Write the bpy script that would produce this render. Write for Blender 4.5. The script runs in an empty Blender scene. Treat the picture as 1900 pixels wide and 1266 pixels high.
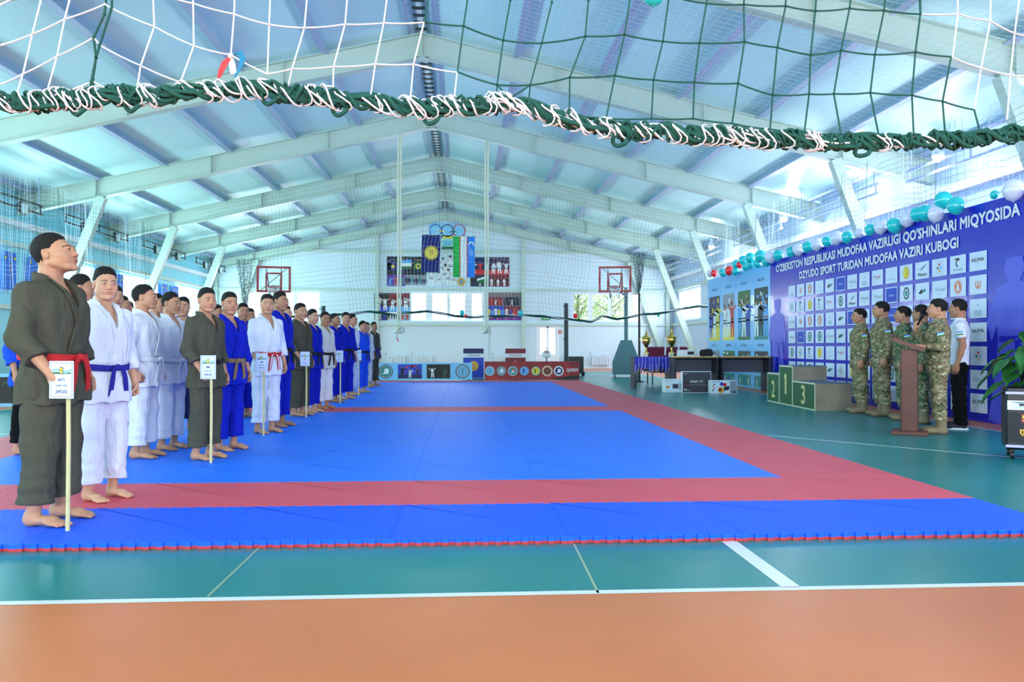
import bpy, bmesh, math, random
import numpy as np
from mathutils import Vector, Matrix
random.seed(7)
SC = bpy.context.scene
COL = SC.collection
PI = math.pi

# ------------------------------------------------------------------ camera
F_PX, EYE, VPX, VPY = 1480.0, 1.12, 861.0, 642.0
yaw = math.atan((950 - VPX) / F_PX)
pitch = math.atan((VPY - 633) / math.hypot(F_PX, 950 - VPX))
cam_d = bpy.data.cameras.new('camera'); cam = bpy.data.objects.new('camera', cam_d); COL.objects.link(cam)
cam.location = (0, 0, EYE)
cam.rotation_euler = (PI / 2 + pitch, 0, -yaw)
cam_d.sensor_width = 36.0; cam_d.lens = 36.0 * F_PX / 1900.0
cam_d.clip_start = 0.05; cam_d.clip_end = 300
SC.camera = cam
_sy, _cy, _sp, _cp = math.sin(yaw), math.cos(yaw), math.sin(pitch), math.cos(pitch)
_fw = Vector((_sy * _cp, _cy * _cp, _sp)); _rt = Vector((_cy, -_sy, 0)); _up = _rt.cross(_fw)
_C = Vector((0, 0, EYE))
def _ray(x, y): return _fw * F_PX + _rt * (x - 950) + _up * (633 - y)
def G(x, y, z=0.0):
    r = _ray(x, y); return _C + r * ((z - EYE) / r.z)
def PY(x, y, Y):
    r = _ray(x, y); return _C + r * (Y / r.y)
def PX(x, y, X):
    r = _ray(x, y); return _C + r * (X / r.x)

# ------------------------------------------------------------------ render look, world
SC.view_settings.view_transform = 'Standard'; SC.view_settings.look = 'None'
SC.view_settings.gamma = 1.0; SC.view_settings.use_curve_mapping = False
SC.view_settings.exposure = 0.08
SC.cycles.use_denoising = True
SC.cycles.max_bounces = 7; SC.cycles.diffuse_bounces = 4; SC.cycles.glossy_bounces = 3
SC.cycles.transmission_bounces = 4; SC.cycles.transparent_max_bounces = 12
SC.cycles.caustics_reflective = False; SC.cycles.caustics_refractive = False
SC.cycles.sample_clamp_indirect = 6.0
w = bpy.data.worlds.new('world'); SC.world = w; w.use_nodes = True
bg = w.node_tree.nodes['Background']; bg.inputs[0].default_value = (0.80, 0.90, 1.0, 1); bg.inputs[1].default_value = 2.2

# ------------------------------------------------------------------ hall dimensions
XL, XR, YF, YB = -12.2, 10.4, 39.2, -8.0
RX, RZ, SL = -0.9, 7.27, 0.228            # ridge x, rafter underside height at ridge, slope
def under(x): return RZ - SL * abs(x - RX)
FR_Y = [39.0, 33.6, 28.1, 22.6, 17.1, 11.6, 6.1, 0.6, -4.9]

def area_light(name, loc, rot, sx, sy, power, color):
    l = bpy.data.lights.new(name, 'AREA'); l.shape = 'RECTANGLE'; l.size = sx; l.size_y = sy
    l.energy = power; l.color = color
    o = bpy.data.objects.new(name, l); COL.objects.link(o); o.location = loc; o.rotation_euler = rot
    return o
# daylight entering the windows (behind the panes)
WIN_Z, WIN_H = 3.03, 1.4
BAYS = [(FR_Y[i] + FR_Y[i + 1]) / 2 for i in range(8)]
PL, PR, PF = 400, 265, 190
for yb in BAYS:
    area_light('window_daylight_left', (XL - 0.25, yb, WIN_Z), (0, -PI / 2, 0), WIN_H, 3.4, PL, (0.60, 1.0, 0.98))
    area_light('window_daylight_right', (XR + 0.25, yb, WIN_Z), (0, PI / 2, 0), WIN_H, 3.4, PR, (0.80, 0.87, 1.0))
for xc in (-8.7, -0.85, 7.1):
    if xc < 5: area_light('window_daylight_far', (xc, YF + 0.3, WIN_Z), (-PI / 2, 0, 0), 3.4, WIN_H, PF, (0.88, 0.94, 1.0))
    area_light('window_daylight_back', (xc, YB - 0.3, WIN_Z), (PI / 2, 0, 0), 3.4, WIN_H, 800, (0.9, 0.96, 1.0))

# ------------------------------------------------------------------ materials
MT = {}
def s2l(c):
    return tuple((v / 12.92 if v <= 0.04045 else ((v + 0.055) / 1.055) ** 2.4) for v in c)
def mat(name, rgb, rough=0.6, metal=0.0, var=0.0, vscale=6.0, bump=0.0, bscale=40.0, emit=0.0, spec=0.5, wave=None, srgb=True, vc=False, coat=0.0):
    if name in MT: return MT[name]
    m = bpy.data.materials.new(name); m.use_nodes = True; nt = m.node_tree; b = nt.nodes['Principled BSDF']
    c = s2l(rgb) if srgb else rgb
    b.inputs['Base Color'].default_value = (*c, 1); b.inputs['Roughness'].default_value = rough
    b.inputs['Metallic'].default_value = metal; b.inputs['Specular IOR Level'].default_value = spec
    b.inputs['Coat Weight'].default_value = coat
    tc = nt.nodes.new('ShaderNodeTexCoord')
    if vc:
        a = nt.nodes.new('ShaderNodeVertexColor'); a.layer_name = 'Col'
        mx = nt.nodes.new('ShaderNodeMix'); mx.data_type = 'RGBA'; mx.blend_type = 'MULTIPLY'; mx.inputs[0].default_value = 1
        nt.links.new(a.outputs['Color'], mx.inputs[6]); mx.inputs[7].default_value = (*c, 1)
        nt.links.new(mx.outputs[2], b.inputs['Base Color'])
    elif var > 0:
        n = nt.nodes.new('ShaderNodeTexNoise'); n.inputs['Scale'].default_value = vscale; n.inputs['Detail'].default_value = 5
        nt.links.new(tc.outputs['Object'], n.inputs['Vector'])
        r = nt.nodes.new('ShaderNodeValToRGB'); r.color_ramp.elements[0].position = 0.3; r.color_ramp.elements[1].position = 0.72
        r.color_ramp.elements[0].color = (*[max(0, v * (1 - var)) for v in c], 1)
        r.color_ramp.elements[1].color = (*[min(1, v * (1 + var) + 0.02 * var) for v in c], 1)
        nt.links.new(n.outputs['Fac'], r.inputs['Fac']); nt.links.new(r.outputs['Color'], b.inputs['Base Color'])
    if emit > 0:
        b.inputs['Emission Color'].default_value = (*c, 1); b.inputs['Emission Strength'].default_value = emit
    if bump > 0 or wave:
        bp = nt.nodes.new('ShaderNodeBump'); bp.inputs['Strength'].default_value = bump if bump > 0 else wave[2]
        bp.inputs['Distance'].default_value = 0.01
        if wave:
            wv = nt.nodes.new('ShaderNodeTexWave'); wv.bands_direction = wave[0]; wv.inputs['Scale'].default_value = wave[1]
            nt.links.new(tc.outputs['Object'], wv.inputs['Vector']); nt.links.new(wv.outputs['Fac'], bp.inputs['Height'])
        else:
            n2 = nt.nodes.new('ShaderNodeTexNoise'); n2.inputs['Scale'].default_value = bscale; n2.inputs['Detail'].default_value = 3
            nt.links.new(tc.outputs['Object'], n2.inputs['Vector']); nt.links.new(n2.outputs['Fac'], bp.inputs['Height'])
        nt.links.new(bp.outputs['Normal'], b.inputs['Normal'])
    MT[name] = m
    return m
def camo(name, base, cols, scale=7.0):
    if name in MT: return MT[name]
    m = bpy.data.materials.new(name); m.use_nodes = True; nt = m.node_tree; b = nt.nodes['Principled BSDF']
    b.inputs['Roughness'].default_value = 0.85; b.inputs['Specular IOR Level'].default_value = 0.2
    tc = nt.nodes.new('ShaderNodeTexCoord'); mp = nt.nodes.new('ShaderNodeMapping'); mp.inputs['Scale'].default_value = (1, 1, 1.7)
    nt.links.new(tc.outputs['Object'], mp.inputs['Vector'])
    prev = None
    for i, (c, lo, sc) in enumerate(cols):
        n = nt.nodes.new('ShaderNodeTexNoise'); n.inputs['Scale'].default_value = scale * sc; n.inputs['Detail'].default_value = 2.5
        n.inputs['Roughness'].default_value = 0.6; n.inputs['Distortion'].default_value = 0.7
        ad = nt.nodes.new('ShaderNodeVectorMath'); ad.inputs[1].default_value = (i * 3.7, i * 1.3, i * 2.1)
        nt.links.new(mp.outputs[0], ad.inputs[0]); nt.links.new(ad.outputs[0], n.inputs['Vector'])
        r = nt.nodes.new('ShaderNodeValToRGB'); r.color_ramp.interpolation = 'LINEAR'
        r.color_ramp.elements[0].position = lo; r.color_ramp.elements[0].color = (0, 0, 0, 1)
        r.color_ramp.elements[1].position = lo + 0.015; r.color_ramp.elements[1].color = (1, 1, 1, 1)
        nt.links.new(n.outputs['Fac'], r.inputs['Fac'])
        mx = nt.nodes.new('ShaderNodeMix'); mx.data_type = 'RGBA'
        nt.links.new(r.outputs['Color'], mx.inputs[0])
        if prev is None: mx.inputs[6].default_value = (*s2l(base), 1)
        else: nt.links.new(prev, mx.inputs[6])
        mx.inputs[7].default_value = (*s2l(c), 1); prev = mx.outputs[2]
    nt.links.new(prev, b.inputs['Base Color'])
    MT[name] = m
    return m

def cloth_mat(name, rgb, deep=.55):
    m = mat(name, rgb, rough=.9, spec=.15); nt = m.node_tree; b = nt.nodes['Principled BSDF']
    tc = nt.nodes.new('ShaderNodeTexCoord'); mp = nt.nodes.new('ShaderNodeMapping'); mp.inputs['Scale'].default_value = (1.0, 1.0, .38); mp.inputs['Rotation'].default_value = (.25, .3, 0)
    nt.links.new(tc.outputs['Object'], mp.inputs['Vector'])
    n1 = nt.nodes.new('ShaderNodeTexNoise'); n1.inputs['Scale'].default_value = 11; n1.inputs['Detail'].default_value = 2.5; n1.inputs['Distortion'].default_value = 1.2; nt.links.new(mp.outputs[0], n1.inputs['Vector'])
    n2 = nt.nodes.new('ShaderNodeTexNoise'); n2.inputs['Scale'].default_value = 260; nt.links.new(tc.outputs['Object'], n2.inputs['Vector'])
    b1 = nt.nodes.new('ShaderNodeBump'); b1.inputs['Strength'].default_value = deep; b1.inputs['Distance'].default_value = .045; nt.links.new(n1.outputs['Fac'], b1.inputs['Height'])
    b2 = nt.nodes.new('ShaderNodeBump'); b2.inputs['Strength'].default_value = .2; b2.inputs['Distance'].default_value = .004; nt.links.new(n2.outputs['Fac'], b2.inputs['Height']); nt.links.new(b1.outputs[0], b2.inputs['Normal'])
    nt.links.new(b2.outputs[0], b.inputs['Normal']); return m

# ------------------------------------------------------------------ mesh accumulator
class MB:
    def __init__(s): s.v = []; s.f = []; s.m = []; s.sm = []; s.mats = []
    def slot(s, m):
        if m not in s.mats: s.mats.append(m)
        return s.mats.index(m)
    def add(s, vs, fs, m=None, smooth=False):
        o = len(s.v); s.v += [tuple(p) for p in vs]; k = s.slot(m) if m is not None else 0
        for f in fs: s.f.append(tuple(i + o for i in f)); s.m.append(k); s.sm.append(smooth)
    def box(s, c, d, m=None, rz=0.0, bev=0.0, R=None):
        hx, hy, hz = d[0] / 2, d[1] / 2, d[2] / 2
        if bev > 0:
            b = min(bev, hx * .9, hy * .9, hz * .9); vs = []; 
            for sx in (-1, 1):
                for sy in (-1, 1):
                    for sz in (-1, 1):
                        vs += [(sx * hx, sy * (hy - b), sz * (hz - b)), (sx * (hx - b), sy * hy, sz * (hz - b)), (sx * (hx - b), sy * (hy - b), sz * hz)]
            bm = bmesh.new(); [bm.verts.new(v) for v in vs]; bmesh.ops.convex_hull(bm, input=bm.verts)
            bm.verts.index_update(); vs = [v.co.copy() for v in bm.verts]; fs = [[v.index for v in f.verts] for f in bm.faces]; bm.free()
        else:
            vs = [Vector((x, y, z)) for x in (-hx, hx) for y in (-hy, hy) for z in (-hz, hz)]
            fs = [(0, 1, 3, 2), (4, 6, 7, 5), (0, 4, 5, 1), (2, 3, 7, 6), (0, 2, 6, 4), (1, 5, 7, 3)]
        RR = R if R is not None else Matrix.Rotation(rz, 3, 'Z')
        c = Vector(c); s.add([RR @ Vector(v) + c for v in vs], fs, m)
    def tube(s, pts, r, n=6, m=None, cap=True, smooth=True, rad=None):
        pts = [Vector(p) for p in pts]; vs = []; k = len(pts)
        prev = None
        for i, p in enumerate(pts):
            t = (pts[min(i + 1, k - 1)] - pts[max(i - 1, 0)])
            if t.length < 1e-9: t = Vector((0, 0, 1))
            t.normalize()
            if prev is None:
                a = Vector((0, 0, 1)) if abs(t.z) < 0.9 else Vector((1, 0, 0)); u = t.cross(a).normalized()
            else:
                u = (prev - t * prev.dot(t))
                u = u.normalized() if u.length > 1e-6 else t.orthogonal().normalized()
            prev = u; v = t.cross(u); rr = rad[i] if rad else r
            for j in range(n):
                an = 2 * PI * j / n; vs.append(p + u * (math.cos(an) * rr) + v * (math.sin(an) * rr))
        fs = [(i * n + j, i * n + (j + 1) % n, (i + 1) * n + (j + 1) % n, (i + 1) * n + j) for i in range(k - 1) for j in range(n)]
        s.add(vs, fs, m, smooth)
        if cap: 
            s.add(vs[:n], [tuple(range(n))[::-1]], m); s.add(vs[-n:], [tuple(range(n))], m)
    def cyl(s, a, b, r, n=16, m=None, r2=None): s.tube([a, b], r, n, m, rad=[r, r if r2 is None else r2])
    def lathe(s, prof, c=(0, 0, 0), n=24, m=None, sx=1, sy=1, smooth=True):
        vs = []; k = len(prof)
        for (r, z) in prof:
            for j in range(n): an = 2 * PI * j / n; vs.append((c[0] + r * sx * math.cos(an), c[1] + r * sy * math.sin(an), c[2] + z))
        fs = [(i * n + j, i * n + (j + 1) % n, (i + 1) * n + (j + 1) % n, (i + 1) * n + j) for i in range(k - 1) for j in range(n)]
        s.add(vs, fs, m, smooth)
        s.add(vs[:n], [tuple(range(n))[::-1]], m); s.add(vs[-n:], [tuple(range(n))], m)
    def ball(s, c, r, m=None, n=16, k=10, sc=(1, 1, 1)):
        prof = [(max(1e-4, math.sin(PI * i / k)) * r, -math.cos(PI * i / k) * r * sc[2]) for i in range(k + 1)]
        s.lathe(prof, c, n, m, sc[0], sc[1])
    def prism(s, poly, axis_o, ux, uy, un, th, m=None, bot=False):
        """polygon (2D) placed at axis_o + u*ux + v*uy, extruded by th along un"""
        o, ux, uy, un = Vector(axis_o), Vector(ux), Vector(uy), Vector(un)
        a = [o + ux * p[0] + uy * p[1] for p in poly]; n = len(a)
        if th == 0: s.add(a, [tuple(range(n))], m); return
        b = [p + un * th for p in a]
        s.add(a + b, [tuple(range(n))[::-1], tuple(range(n, 2 * n))] + [(i, (i + 1) % n, n + (i + 1) % n, n + i) for i in range(n)], m)
    def strip(s, pts, wd, w, th, m=None, smooth=False):
        """flat band along pts; wd = width direction(s), thickness across"""
        k = len(pts); vs = []
        for i, p in enumerate(pts):
            p = Vector(p); t = (Vector(pts[min(i + 1, k - 1)]) - Vector(pts[max(i - 1, 0)])).normalized()
            d = Vector(wd[i] if isinstance(wd[0], (tuple, list, Vector)) else wd); d = (d - t * d.dot(t)).normalized()
            nn = t.cross(d).normalized(); ww = w[i] if isinstance(w, (list, tuple)) else w
            for a, b in ((-1, -1), (1, -1), (1, 1), (-1, 1)): vs.append(p + d * (a * ww / 2) + nn * (b * th / 2))
        fs = [(i * 4 + j, i * 4 + (j + 1) % 4, i * 4 + 4 + (j + 1) % 4, i * 4 + 4 + j) for i in range(k - 1) for j in range(4)]
        fs += [(3, 2, 1, 0), tuple((k - 1) * 4 + j for j in range(4))]
        s.add(vs, fs, m, smooth)
    def mesh(s, name, mt=None):
        me = bpy.data.meshes.new(name); me.from_pydata([tuple(v) for v in s.v], [], s.f)
        ms = s.mats if (s.mats and s.mats[0] is not None) else []
        for x in (ms or ([mt] if mt else [])): me.materials.append(x)
        me.polygons.foreach_set('material_index', s.m if ms else [0] * len(s.f))
        me.polygons.foreach_set('use_smooth', s.sm); me.update()
        bm = bmesh.new(); bm.from_mesh(me); bmesh.ops.recalc_face_normals(bm, faces=bm.faces); bm.to_mesh(me); bm.free()
        return me
    def build(s, name, mt=None, parent=None, loc=None, rz=None, recalc=True):
        return link(name, s.mesh(name, mt), parent, loc, rz)
def link(name, me, parent=None, loc=None, rz=None):
    o = bpy.data.objects.new(name, me); COL.objects.link(o)
    if parent is not None: o.parent = parent
    if loc is not None: o.location = loc
    if rz is not None: o.rotation_euler = (0, 0, rz)
    return o
def tag(o, label=None, cat=None, group=None, kind=None):
    if label: o['label'] = label
    if cat: o['category'] = cat
    if group: o['group'] = group
    if kind: o['kind'] = kind
    return o
def thing(name, label, cat, loc=(0, 0, 0), rz=0.0, group=None, sc=None):
    o = bpy.data.objects.new(name, None); COL.objects.link(o); o.location = loc; o.rotation_euler = (0, 0, rz); o.empty_display_size = 0.1
    if sc: o.scale = sc
    return tag(o, label, cat, group)
def struct(name, mb, mt=None): return tag(mb.build(name, mt), kind='structure')

_TX = {}
def text_poly(txt, bold=0.0, squeeze=1.0):
    """triangulated letters, unit height of capitals = 1, left aligned at 0"""
    key = (txt, bold)
    if key not in _TX:
        cu = bpy.data.curves.new('t', 'FONT'); cu.body = txt; cu.offset = bold; cu.resolution_u = 2; cu.size = 1.0
        o = bpy.data.objects.new('t', cu); COL.objects.link(o)
        dg = bpy.context.evaluated_depsgraph_get(); me = bpy.data.meshes.new_from_object(o.evaluated_get(dg))
        vs = np.array([v.co[:] for v in me.vertices], dtype=float).reshape(-1, 3); fs = [tuple(p.vertices) for p in me.polygons]
        bpy.data.objects.remove(o); bpy.data.curves.remove(cu); bpy.data.meshes.remove(me)
        if len(vs): vs[:, 0] -= vs[:, 0].min(); y0 = 0; h = 0.70; vs[:, 1] = vs[:, 1] / h; vs[:, 0] = vs[:, 0] / h
        _TX[key] = (vs, fs)
    return _TX[key]

class Board:
    """flat print built in its own plane: origin o, u to the viewer's right, v up, n towards the viewer"""
    def __init__(s, o, u, v, n): s.o, s.u, s.v, s.n = Vector(o), Vector(u).normalized(), Vector(v).normalized(), Vector(n).normalized(); s.mb = MB(); s.lay = 0
    def P(s, x, y, l): return s.o + s.u * x + s.v * y + s.n * (l * 0.0012)
    def poly(s, pts, m, l=1): s.mb.add([s.P(x, y, l) for x, y in pts], [tuple(range(len(pts)))], m)
    def rect(s, x0, y0, x1, y1, m, l=1): s.poly([(x0, y0), (x1, y0), (x1, y1), (x0, y1)], m, l)
    def slab(s, x0, y0, x1, y1, th, m):
        a = [s.P(x0, y0, 0), s.P(x1, y0, 0), s.P(x1, y1, 0), s.P(x0, y1, 0)]; b = [p - s.n * th for p in a]
        s.mb.add(a + b, [(0, 1, 2, 3), (7, 6, 5, 4), (0, 4, 5, 1), (1, 5, 6, 2), (2, 6, 7, 3), (3, 7, 4, 0)], m)
    def disc(s, x, y, r, m, l=1, ry=None, n=28):
        ry = r if ry is None else ry
        s.poly([(x + r * math.cos(2 * PI * i / n), y + ry * math.sin(2 * PI * i / n)) for i in range(n)], m, l)
    def ring(s, x, y, r0, r1, m, l=1, asp=1.0, n=32, a0=0.0, a1=2 * PI):
        vs = []; 
        for i in range(n + 1):
            a = a0 + (a1 - a0) * i / n
            for r in (r0, r1): vs.append(s.P(x + r * math.cos(a), y + r * asp * math.sin(a), l))
        s.mb.add(vs, [(2 * i, 2 * i + 1, 2 * i + 3, 2 * i + 2) for i in range(n)], m)
    def text(s, txt, x, y, h, m, l=2, width=None, bold=0.0, center=False, italic=0.0, fat=0.0):
        if bold > 0: fat = max(fat, bold * h * .45); bold = 0.0
        if fat > 0:
            for q, (dx, dy) in enumerate(((-fat, -fat), (fat, -fat), (-fat, fat), (fat, fat))): s.text(txt, x + dx, y + dy, h, m, l + .12 * (q + 1), width, bold, center, italic)
        vs, fs = text_poly(txt, bold)
        if not len(vs): return
        W = vs[:, 0].max(); sx = h if width is None else width / W
        if center: x = x - W * sx / 2
        s.mb.add([s.P(x + a * sx + b * h * italic, y + b * h, l) for a, b, _ in vs], fs, m)
    def star(s, x, y, r, m, l=2, n=5, q=0.42):
        s.poly([(x + (r if i % 2 == 0 else r * q) * math.sin(PI * i / n), y + (r if i % 2 == 0 else r * q) * math.cos(PI * i / n)) for i in range(2 * n)], m, l)
    def figure(s, x, y, h, m, skin, l=2, lean=0.0, arms=0, belt=None, hair=None):
        """small printed standing figure"""
        hd = h * 0.075
        def L(a, b, w):
            (x0, y0), (x1, y1) = a, b; dx, dy = x1 - x0, y1 - y0; q = math.hypot(dx, dy) or 1; nx, ny = -dy / q * w / 2, dx / q * w / 2
            s.poly([(x0 + nx, y0 + ny), (x0 - nx, y0 - ny), (x1 - nx * .7, y1 - ny * .7), (x1 + nx * .7, y1 + ny * .7)], m, l)
        k = lean * h
        s.poly([(x - .11 * h + k * .5, y + .42 * h), (x + .11 * h + k * .5, y + .42 * h), (x + .13 * h + k, y + .8 * h), (x + .05 * h + k, y + .85 * h), (x - .05 * h + k, y + .85 * h), (x - .13 * h + k, y + .8 * h)], m, l)
        L((x - .06 * h + k * .5, y + .46 * h), (x - .10 * h, y + .02 * h), .13 * h); L((x + .06 * h + k * .5, y + .46 * h), (x + .10 * h, y + .02 * h), .13 * h)
        if arms == 0: L((x - .12 * h + k, y + .79 * h), (x - .17 * h + k, y + .45 * h), .07 * h); L((x + .12 * h + k, y + .79 * h), (x + .17 * h + k, y + .45 * h), .07 * h)
        elif arms == 1: L((x - .12 * h + k, y + .79 * h), (x - .34 * h + k, y + .9 * h), .07 * h); L((x + .12 * h + k, y + .79 * h), (x + .34 * h + k, y + .9 * h), .07 * h)
        else: L((x - .12 * h + k, y + .79 * h), (x + .25 * h + k, y + .66 * h), .07 * h); L((x + .12 * h + k, y + .79 * h), (x + .38 * h + k, y + .74 * h), .07 * h)
        s.disc(x + k * 1.1, y + .92 * h, hd, skin, l + .4, n=12)
        if hair: s.poly([(x + k * 1.1 + hd * 1.05 * math.cos(a), y + .93 * h + hd * 1.1 * math.sin(a)) for a in [PI * i / 8 for i in range(9)]], hair, l + .6)
        if belt: s.rect(x - .115 * h + k * .6, y + .5 * h, x + .115 * h + k * .6, y + .54 * h, belt, l + .4)
    def build(s, name, parent=None): return s.mb.build(name, None, parent)
# ------------------------------------------------------------------ signed distance modelling (people and cloth)
def axis(segs):
    """segs: [(start, step), ..., (end, None)] -> increasing coordinates"""
    out = [segs[0][0]]
    for (a, st), (b, _) in zip(segs[:-1], segs[1:]):
        n = max(1, int(round((b - a) / st))); out += [a + (b - a) * i / n for i in range(1, n + 1)]
    return np.array(out, dtype=np.float32)
class SDF:
    def __init__(s, ax, ay, az):
        s.ax, s.ay, s.az = ax, ay, az; s.f = np.full((len(ax), len(ay), len(az)), 0.2, dtype=np.float32)
    def blk(s, lo, hi):
        i = [(max(0, int(np.searchsorted(a, l)) - 1), int(np.searchsorted(a, h)) + 1) for a, l, h in zip((s.ax, s.ay, s.az), lo, hi)]
        sl = tuple(slice(a, b) for a, b in i)
        return sl, s.ax[sl[0]][:, None, None], s.ay[sl[1]][None, :, None], s.az[sl[2]][None, None, :]
    def put(s, sl, d, k, op):
        f = s.f[sl]
        if op == 'u':
            if k > 0: h = np.maximum(k - np.abs(f - d), 0) / k; s.f[sl] = np.minimum(f, d) - h * h * k * 0.25
            else: s.f[sl] = np.minimum(f, d)
        elif op == 's':
            d = -d
            if k > 0: h = np.maximum(k - np.abs(f - d), 0) / k; s.f[sl] = np.maximum(f, d) + h * h * k * 0.25
            else: s.f[sl] = np.maximum(f, d)
    def cap(s, a, b, r0, r1=None, k=0.02, op='u', sc=None):
        r1 = r0 if r1 is None else r1; a, b = np.array(a, float), np.array(b, float); m = max(r0, r1) + 0.05 + k
        sl, X, Y, Z = s.blk(np.minimum(a, b) - m, np.maximum(a, b) + m)
        ab = b - a; L = float(ab @ ab) + 1e-12
        t = np.clip(((X - a[0]) * ab[0] + (Y - a[1]) * ab[1] + (Z - a[2]) * ab[2]) / L, 0, 1)
        d = np.sqrt((X - a[0] - t * ab[0]) ** 2 + (Y - a[1] - t * ab[1]) ** 2 + (Z - a[2] - t * ab[2]) ** 2) - (r0 + (r1 - r0) * t)
        s.put(sl, d.astype(np.float32), k, op)
    def ell(s, c, r, k=0.02, op='u', R=None):
        c, r = np.array(c, float), np.array(r, float); m = r.max() + 0.05 + k
        sl, X, Y, Z = s.blk(c - m, c + m); X, Y, Z = X - c[0], Y - c[1], Z - c[2]
        if R is not None:
            X, Y, Z = (R[0][0] * X + R[1][0] * Y + R[2][0] * Z), (R[0][1] * X + R[1][1] * Y + R[2][1] * Z), (R[0][2] * X + R[1][2] * Y + R[2][2] * Z)
        k0 = np.sqrt((X / r[0]) ** 2 + (Y / r[1]) ** 2 + (Z / r[2]) ** 2); k1 = np.sqrt((X / r[0] ** 2) ** 2 + (Y / r[1] ** 2) ** 2 + (Z / r[2] ** 2) ** 2) + 1e-6
        s.put(sl, (k0 * (k0 - 1) / k1).astype(np.float32), k, op)
    def prof(s, zs, a, b, cy=None, cx=None, e=2.3, k=0.02, op='u', fold=None):
        """stacked superellipse sections"""
        zs = np.array(zs); z0, z1 = zs[0], zs[-1]; A = max(a) + 0.06; B = max(b) + 0.06; cym = 0 if cy is None else max(abs(min(cy)), abs(max(cy)))
        cxm = 0 if cx is None else max(abs(min(cx)), abs(max(cx)))
        sl, X, Y, Z = s.blk((-A - cxm, -B - cym, z0 - 0.05), (A + cxm, B + cym, z1 + 0.05))
        az = np.interp(Z, zs, a); bz = np.interp(Z, zs, b); cz = 0 if cy is None else np.interp(Z, zs, cy); cz2 = 0 if cx is None else np.interp(Z, zs, cx)
        q = (np.abs((X - cz2) / az) ** e + np.abs((Y - cz) / bz) ** e) ** (1 / e)
        d = (q - 1) * (0.5 * (az + bz)) * 0.85
        dz = np.maximum(z0 - Z, Z - z1); d = np.maximum(d, dz)
        s.put(sl, d.astype(np.float32), k, op)
    def cut(s, fn):
        X, Y, Z = s.ax[:, None, None], s.ay[None, :, None], s.az[None, None, :]
        s.f = np.maximum(s.f, fn(X, Y, Z).astype(np.float32))
    def disp(s, fn):
        X, Y, Z = s.ax[:, None, None], s.ay[None, :, None], s.az[None, None, :]
        s.f = s.f + fn(X, Y, Z).astype(np.float32)
    def nets(s):
        f = s.f; ins = f < 0
        nx, ny, nz = f.shape
        c = np.zeros((nx - 1, ny - 1, nz - 1), dtype=np.int8)
        for i in (0, 1):
            for j in (0, 1):
                for k in (0, 1): c += ins[i:nx - 1 + i, j:ny - 1 + j, k:nz - 1 + k]
        cells = np.argwhere((c > 0) & (c < 8)); idx = np.full(c.shape, -1, dtype=np.int64); idx[tuple(cells.T)] = np.arange(len(cells))
        acc = np.zeros((len(cells), 3)); cnt = np.zeros(len(cells))
        I, J, K = cells.T
        for a in range(3):
            o = [x for x in range(3) if x != a]
            for u in (0, 1):
                for v in (0, 1):
                    p = [I, J, K]; off = [0, 0, 0]; off[o[0]] = u; off[o[1]] = v
                    p0 = tuple(p[t] + off[t] for t in range(3)); off[a] = 1; p1 = tuple(p[t] + off[t] for t in range(3))
                    f0, f1 = f[p0], f[p1]; cr = (f0 < 0) != (f1 < 0)
                    tt = np.where(cr, f0 / np.where(cr, f0 - f1, 1), 0)
                    P = np.zeros((len(cells), 3)); 
                    for t in range(3): P[:, t] = (cells[:, t] + (tt if t == a else off[t]))
                    acc += P * cr[:, None]; cnt += cr
        V = acc / np.maximum(cnt, 1)[:, None]
        W = np.stack([np.interp(V[:, t], np.arange(len(A)), A) for t, A in enumerate((s.ax, s.ay, s.az))], 1)
        quads = []
        for a in range(3):
            b, cc = (a + 1) % 3, (a + 2) % 3
            s0 = [slice(1, n - 1) for n in f.shape]; s1 = list(s0); s0[a] = slice(0, f.shape[a] - 1); s1[a] = slice(1, f.shape[a])
            A0, A1 = ins[tuple(s0)], ins[tuple(s1)]
            e = np.argwhere(A0 != A1)
            if not len(e): continue
            sgn = A0[tuple(e.T)]
            base = e.copy(); base[:, b] += 1; base[:, cc] += 1
            def cell(db, dc):
                q = base.copy(); q[:, b] -= db; q[:, cc] -= dc; return idx[tuple(q.T)]
            Q = np.stack([cell(1, 1), cell(0, 1), cell(0, 0), cell(1, 0)], 1)
            Q[~sgn] = Q[~sgn][:, ::-1]; quads.append(Q)
        Q = np.concatenate(quads); Q = Q[(Q >= 0).all(1)]
        return W, Q
def np_mesh(name, V, Q, mt=None, col=None):
    me = bpy.data.meshes.new(name); me.vertices.add(len(V)); me.vertices.foreach_set('co', V.astype(np.float32).ravel())
    me.loops.add(Q.size); me.loops.foreach_set('vertex_index', Q.astype(np.int32).ravel())
    me.polygons.add(len(Q)); me.polygons.foreach_set('loop_start', np.arange(0, Q.size, 4, dtype=np.int32))
    me.polygons.foreach_set('use_smooth', np.ones(len(Q), dtype=bool))
    if mt: me.materials.append(mt)
    me.update(calc_edges=True)
    if col is not None:
        ca = me.color_attributes.new('Col', 'FLOAT_COLOR', 'POINT'); ca.data.foreach_set('color', np.concatenate([col, np.ones((len(V), 1))], 1).astype(np.float32).ravel())
    return me

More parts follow.
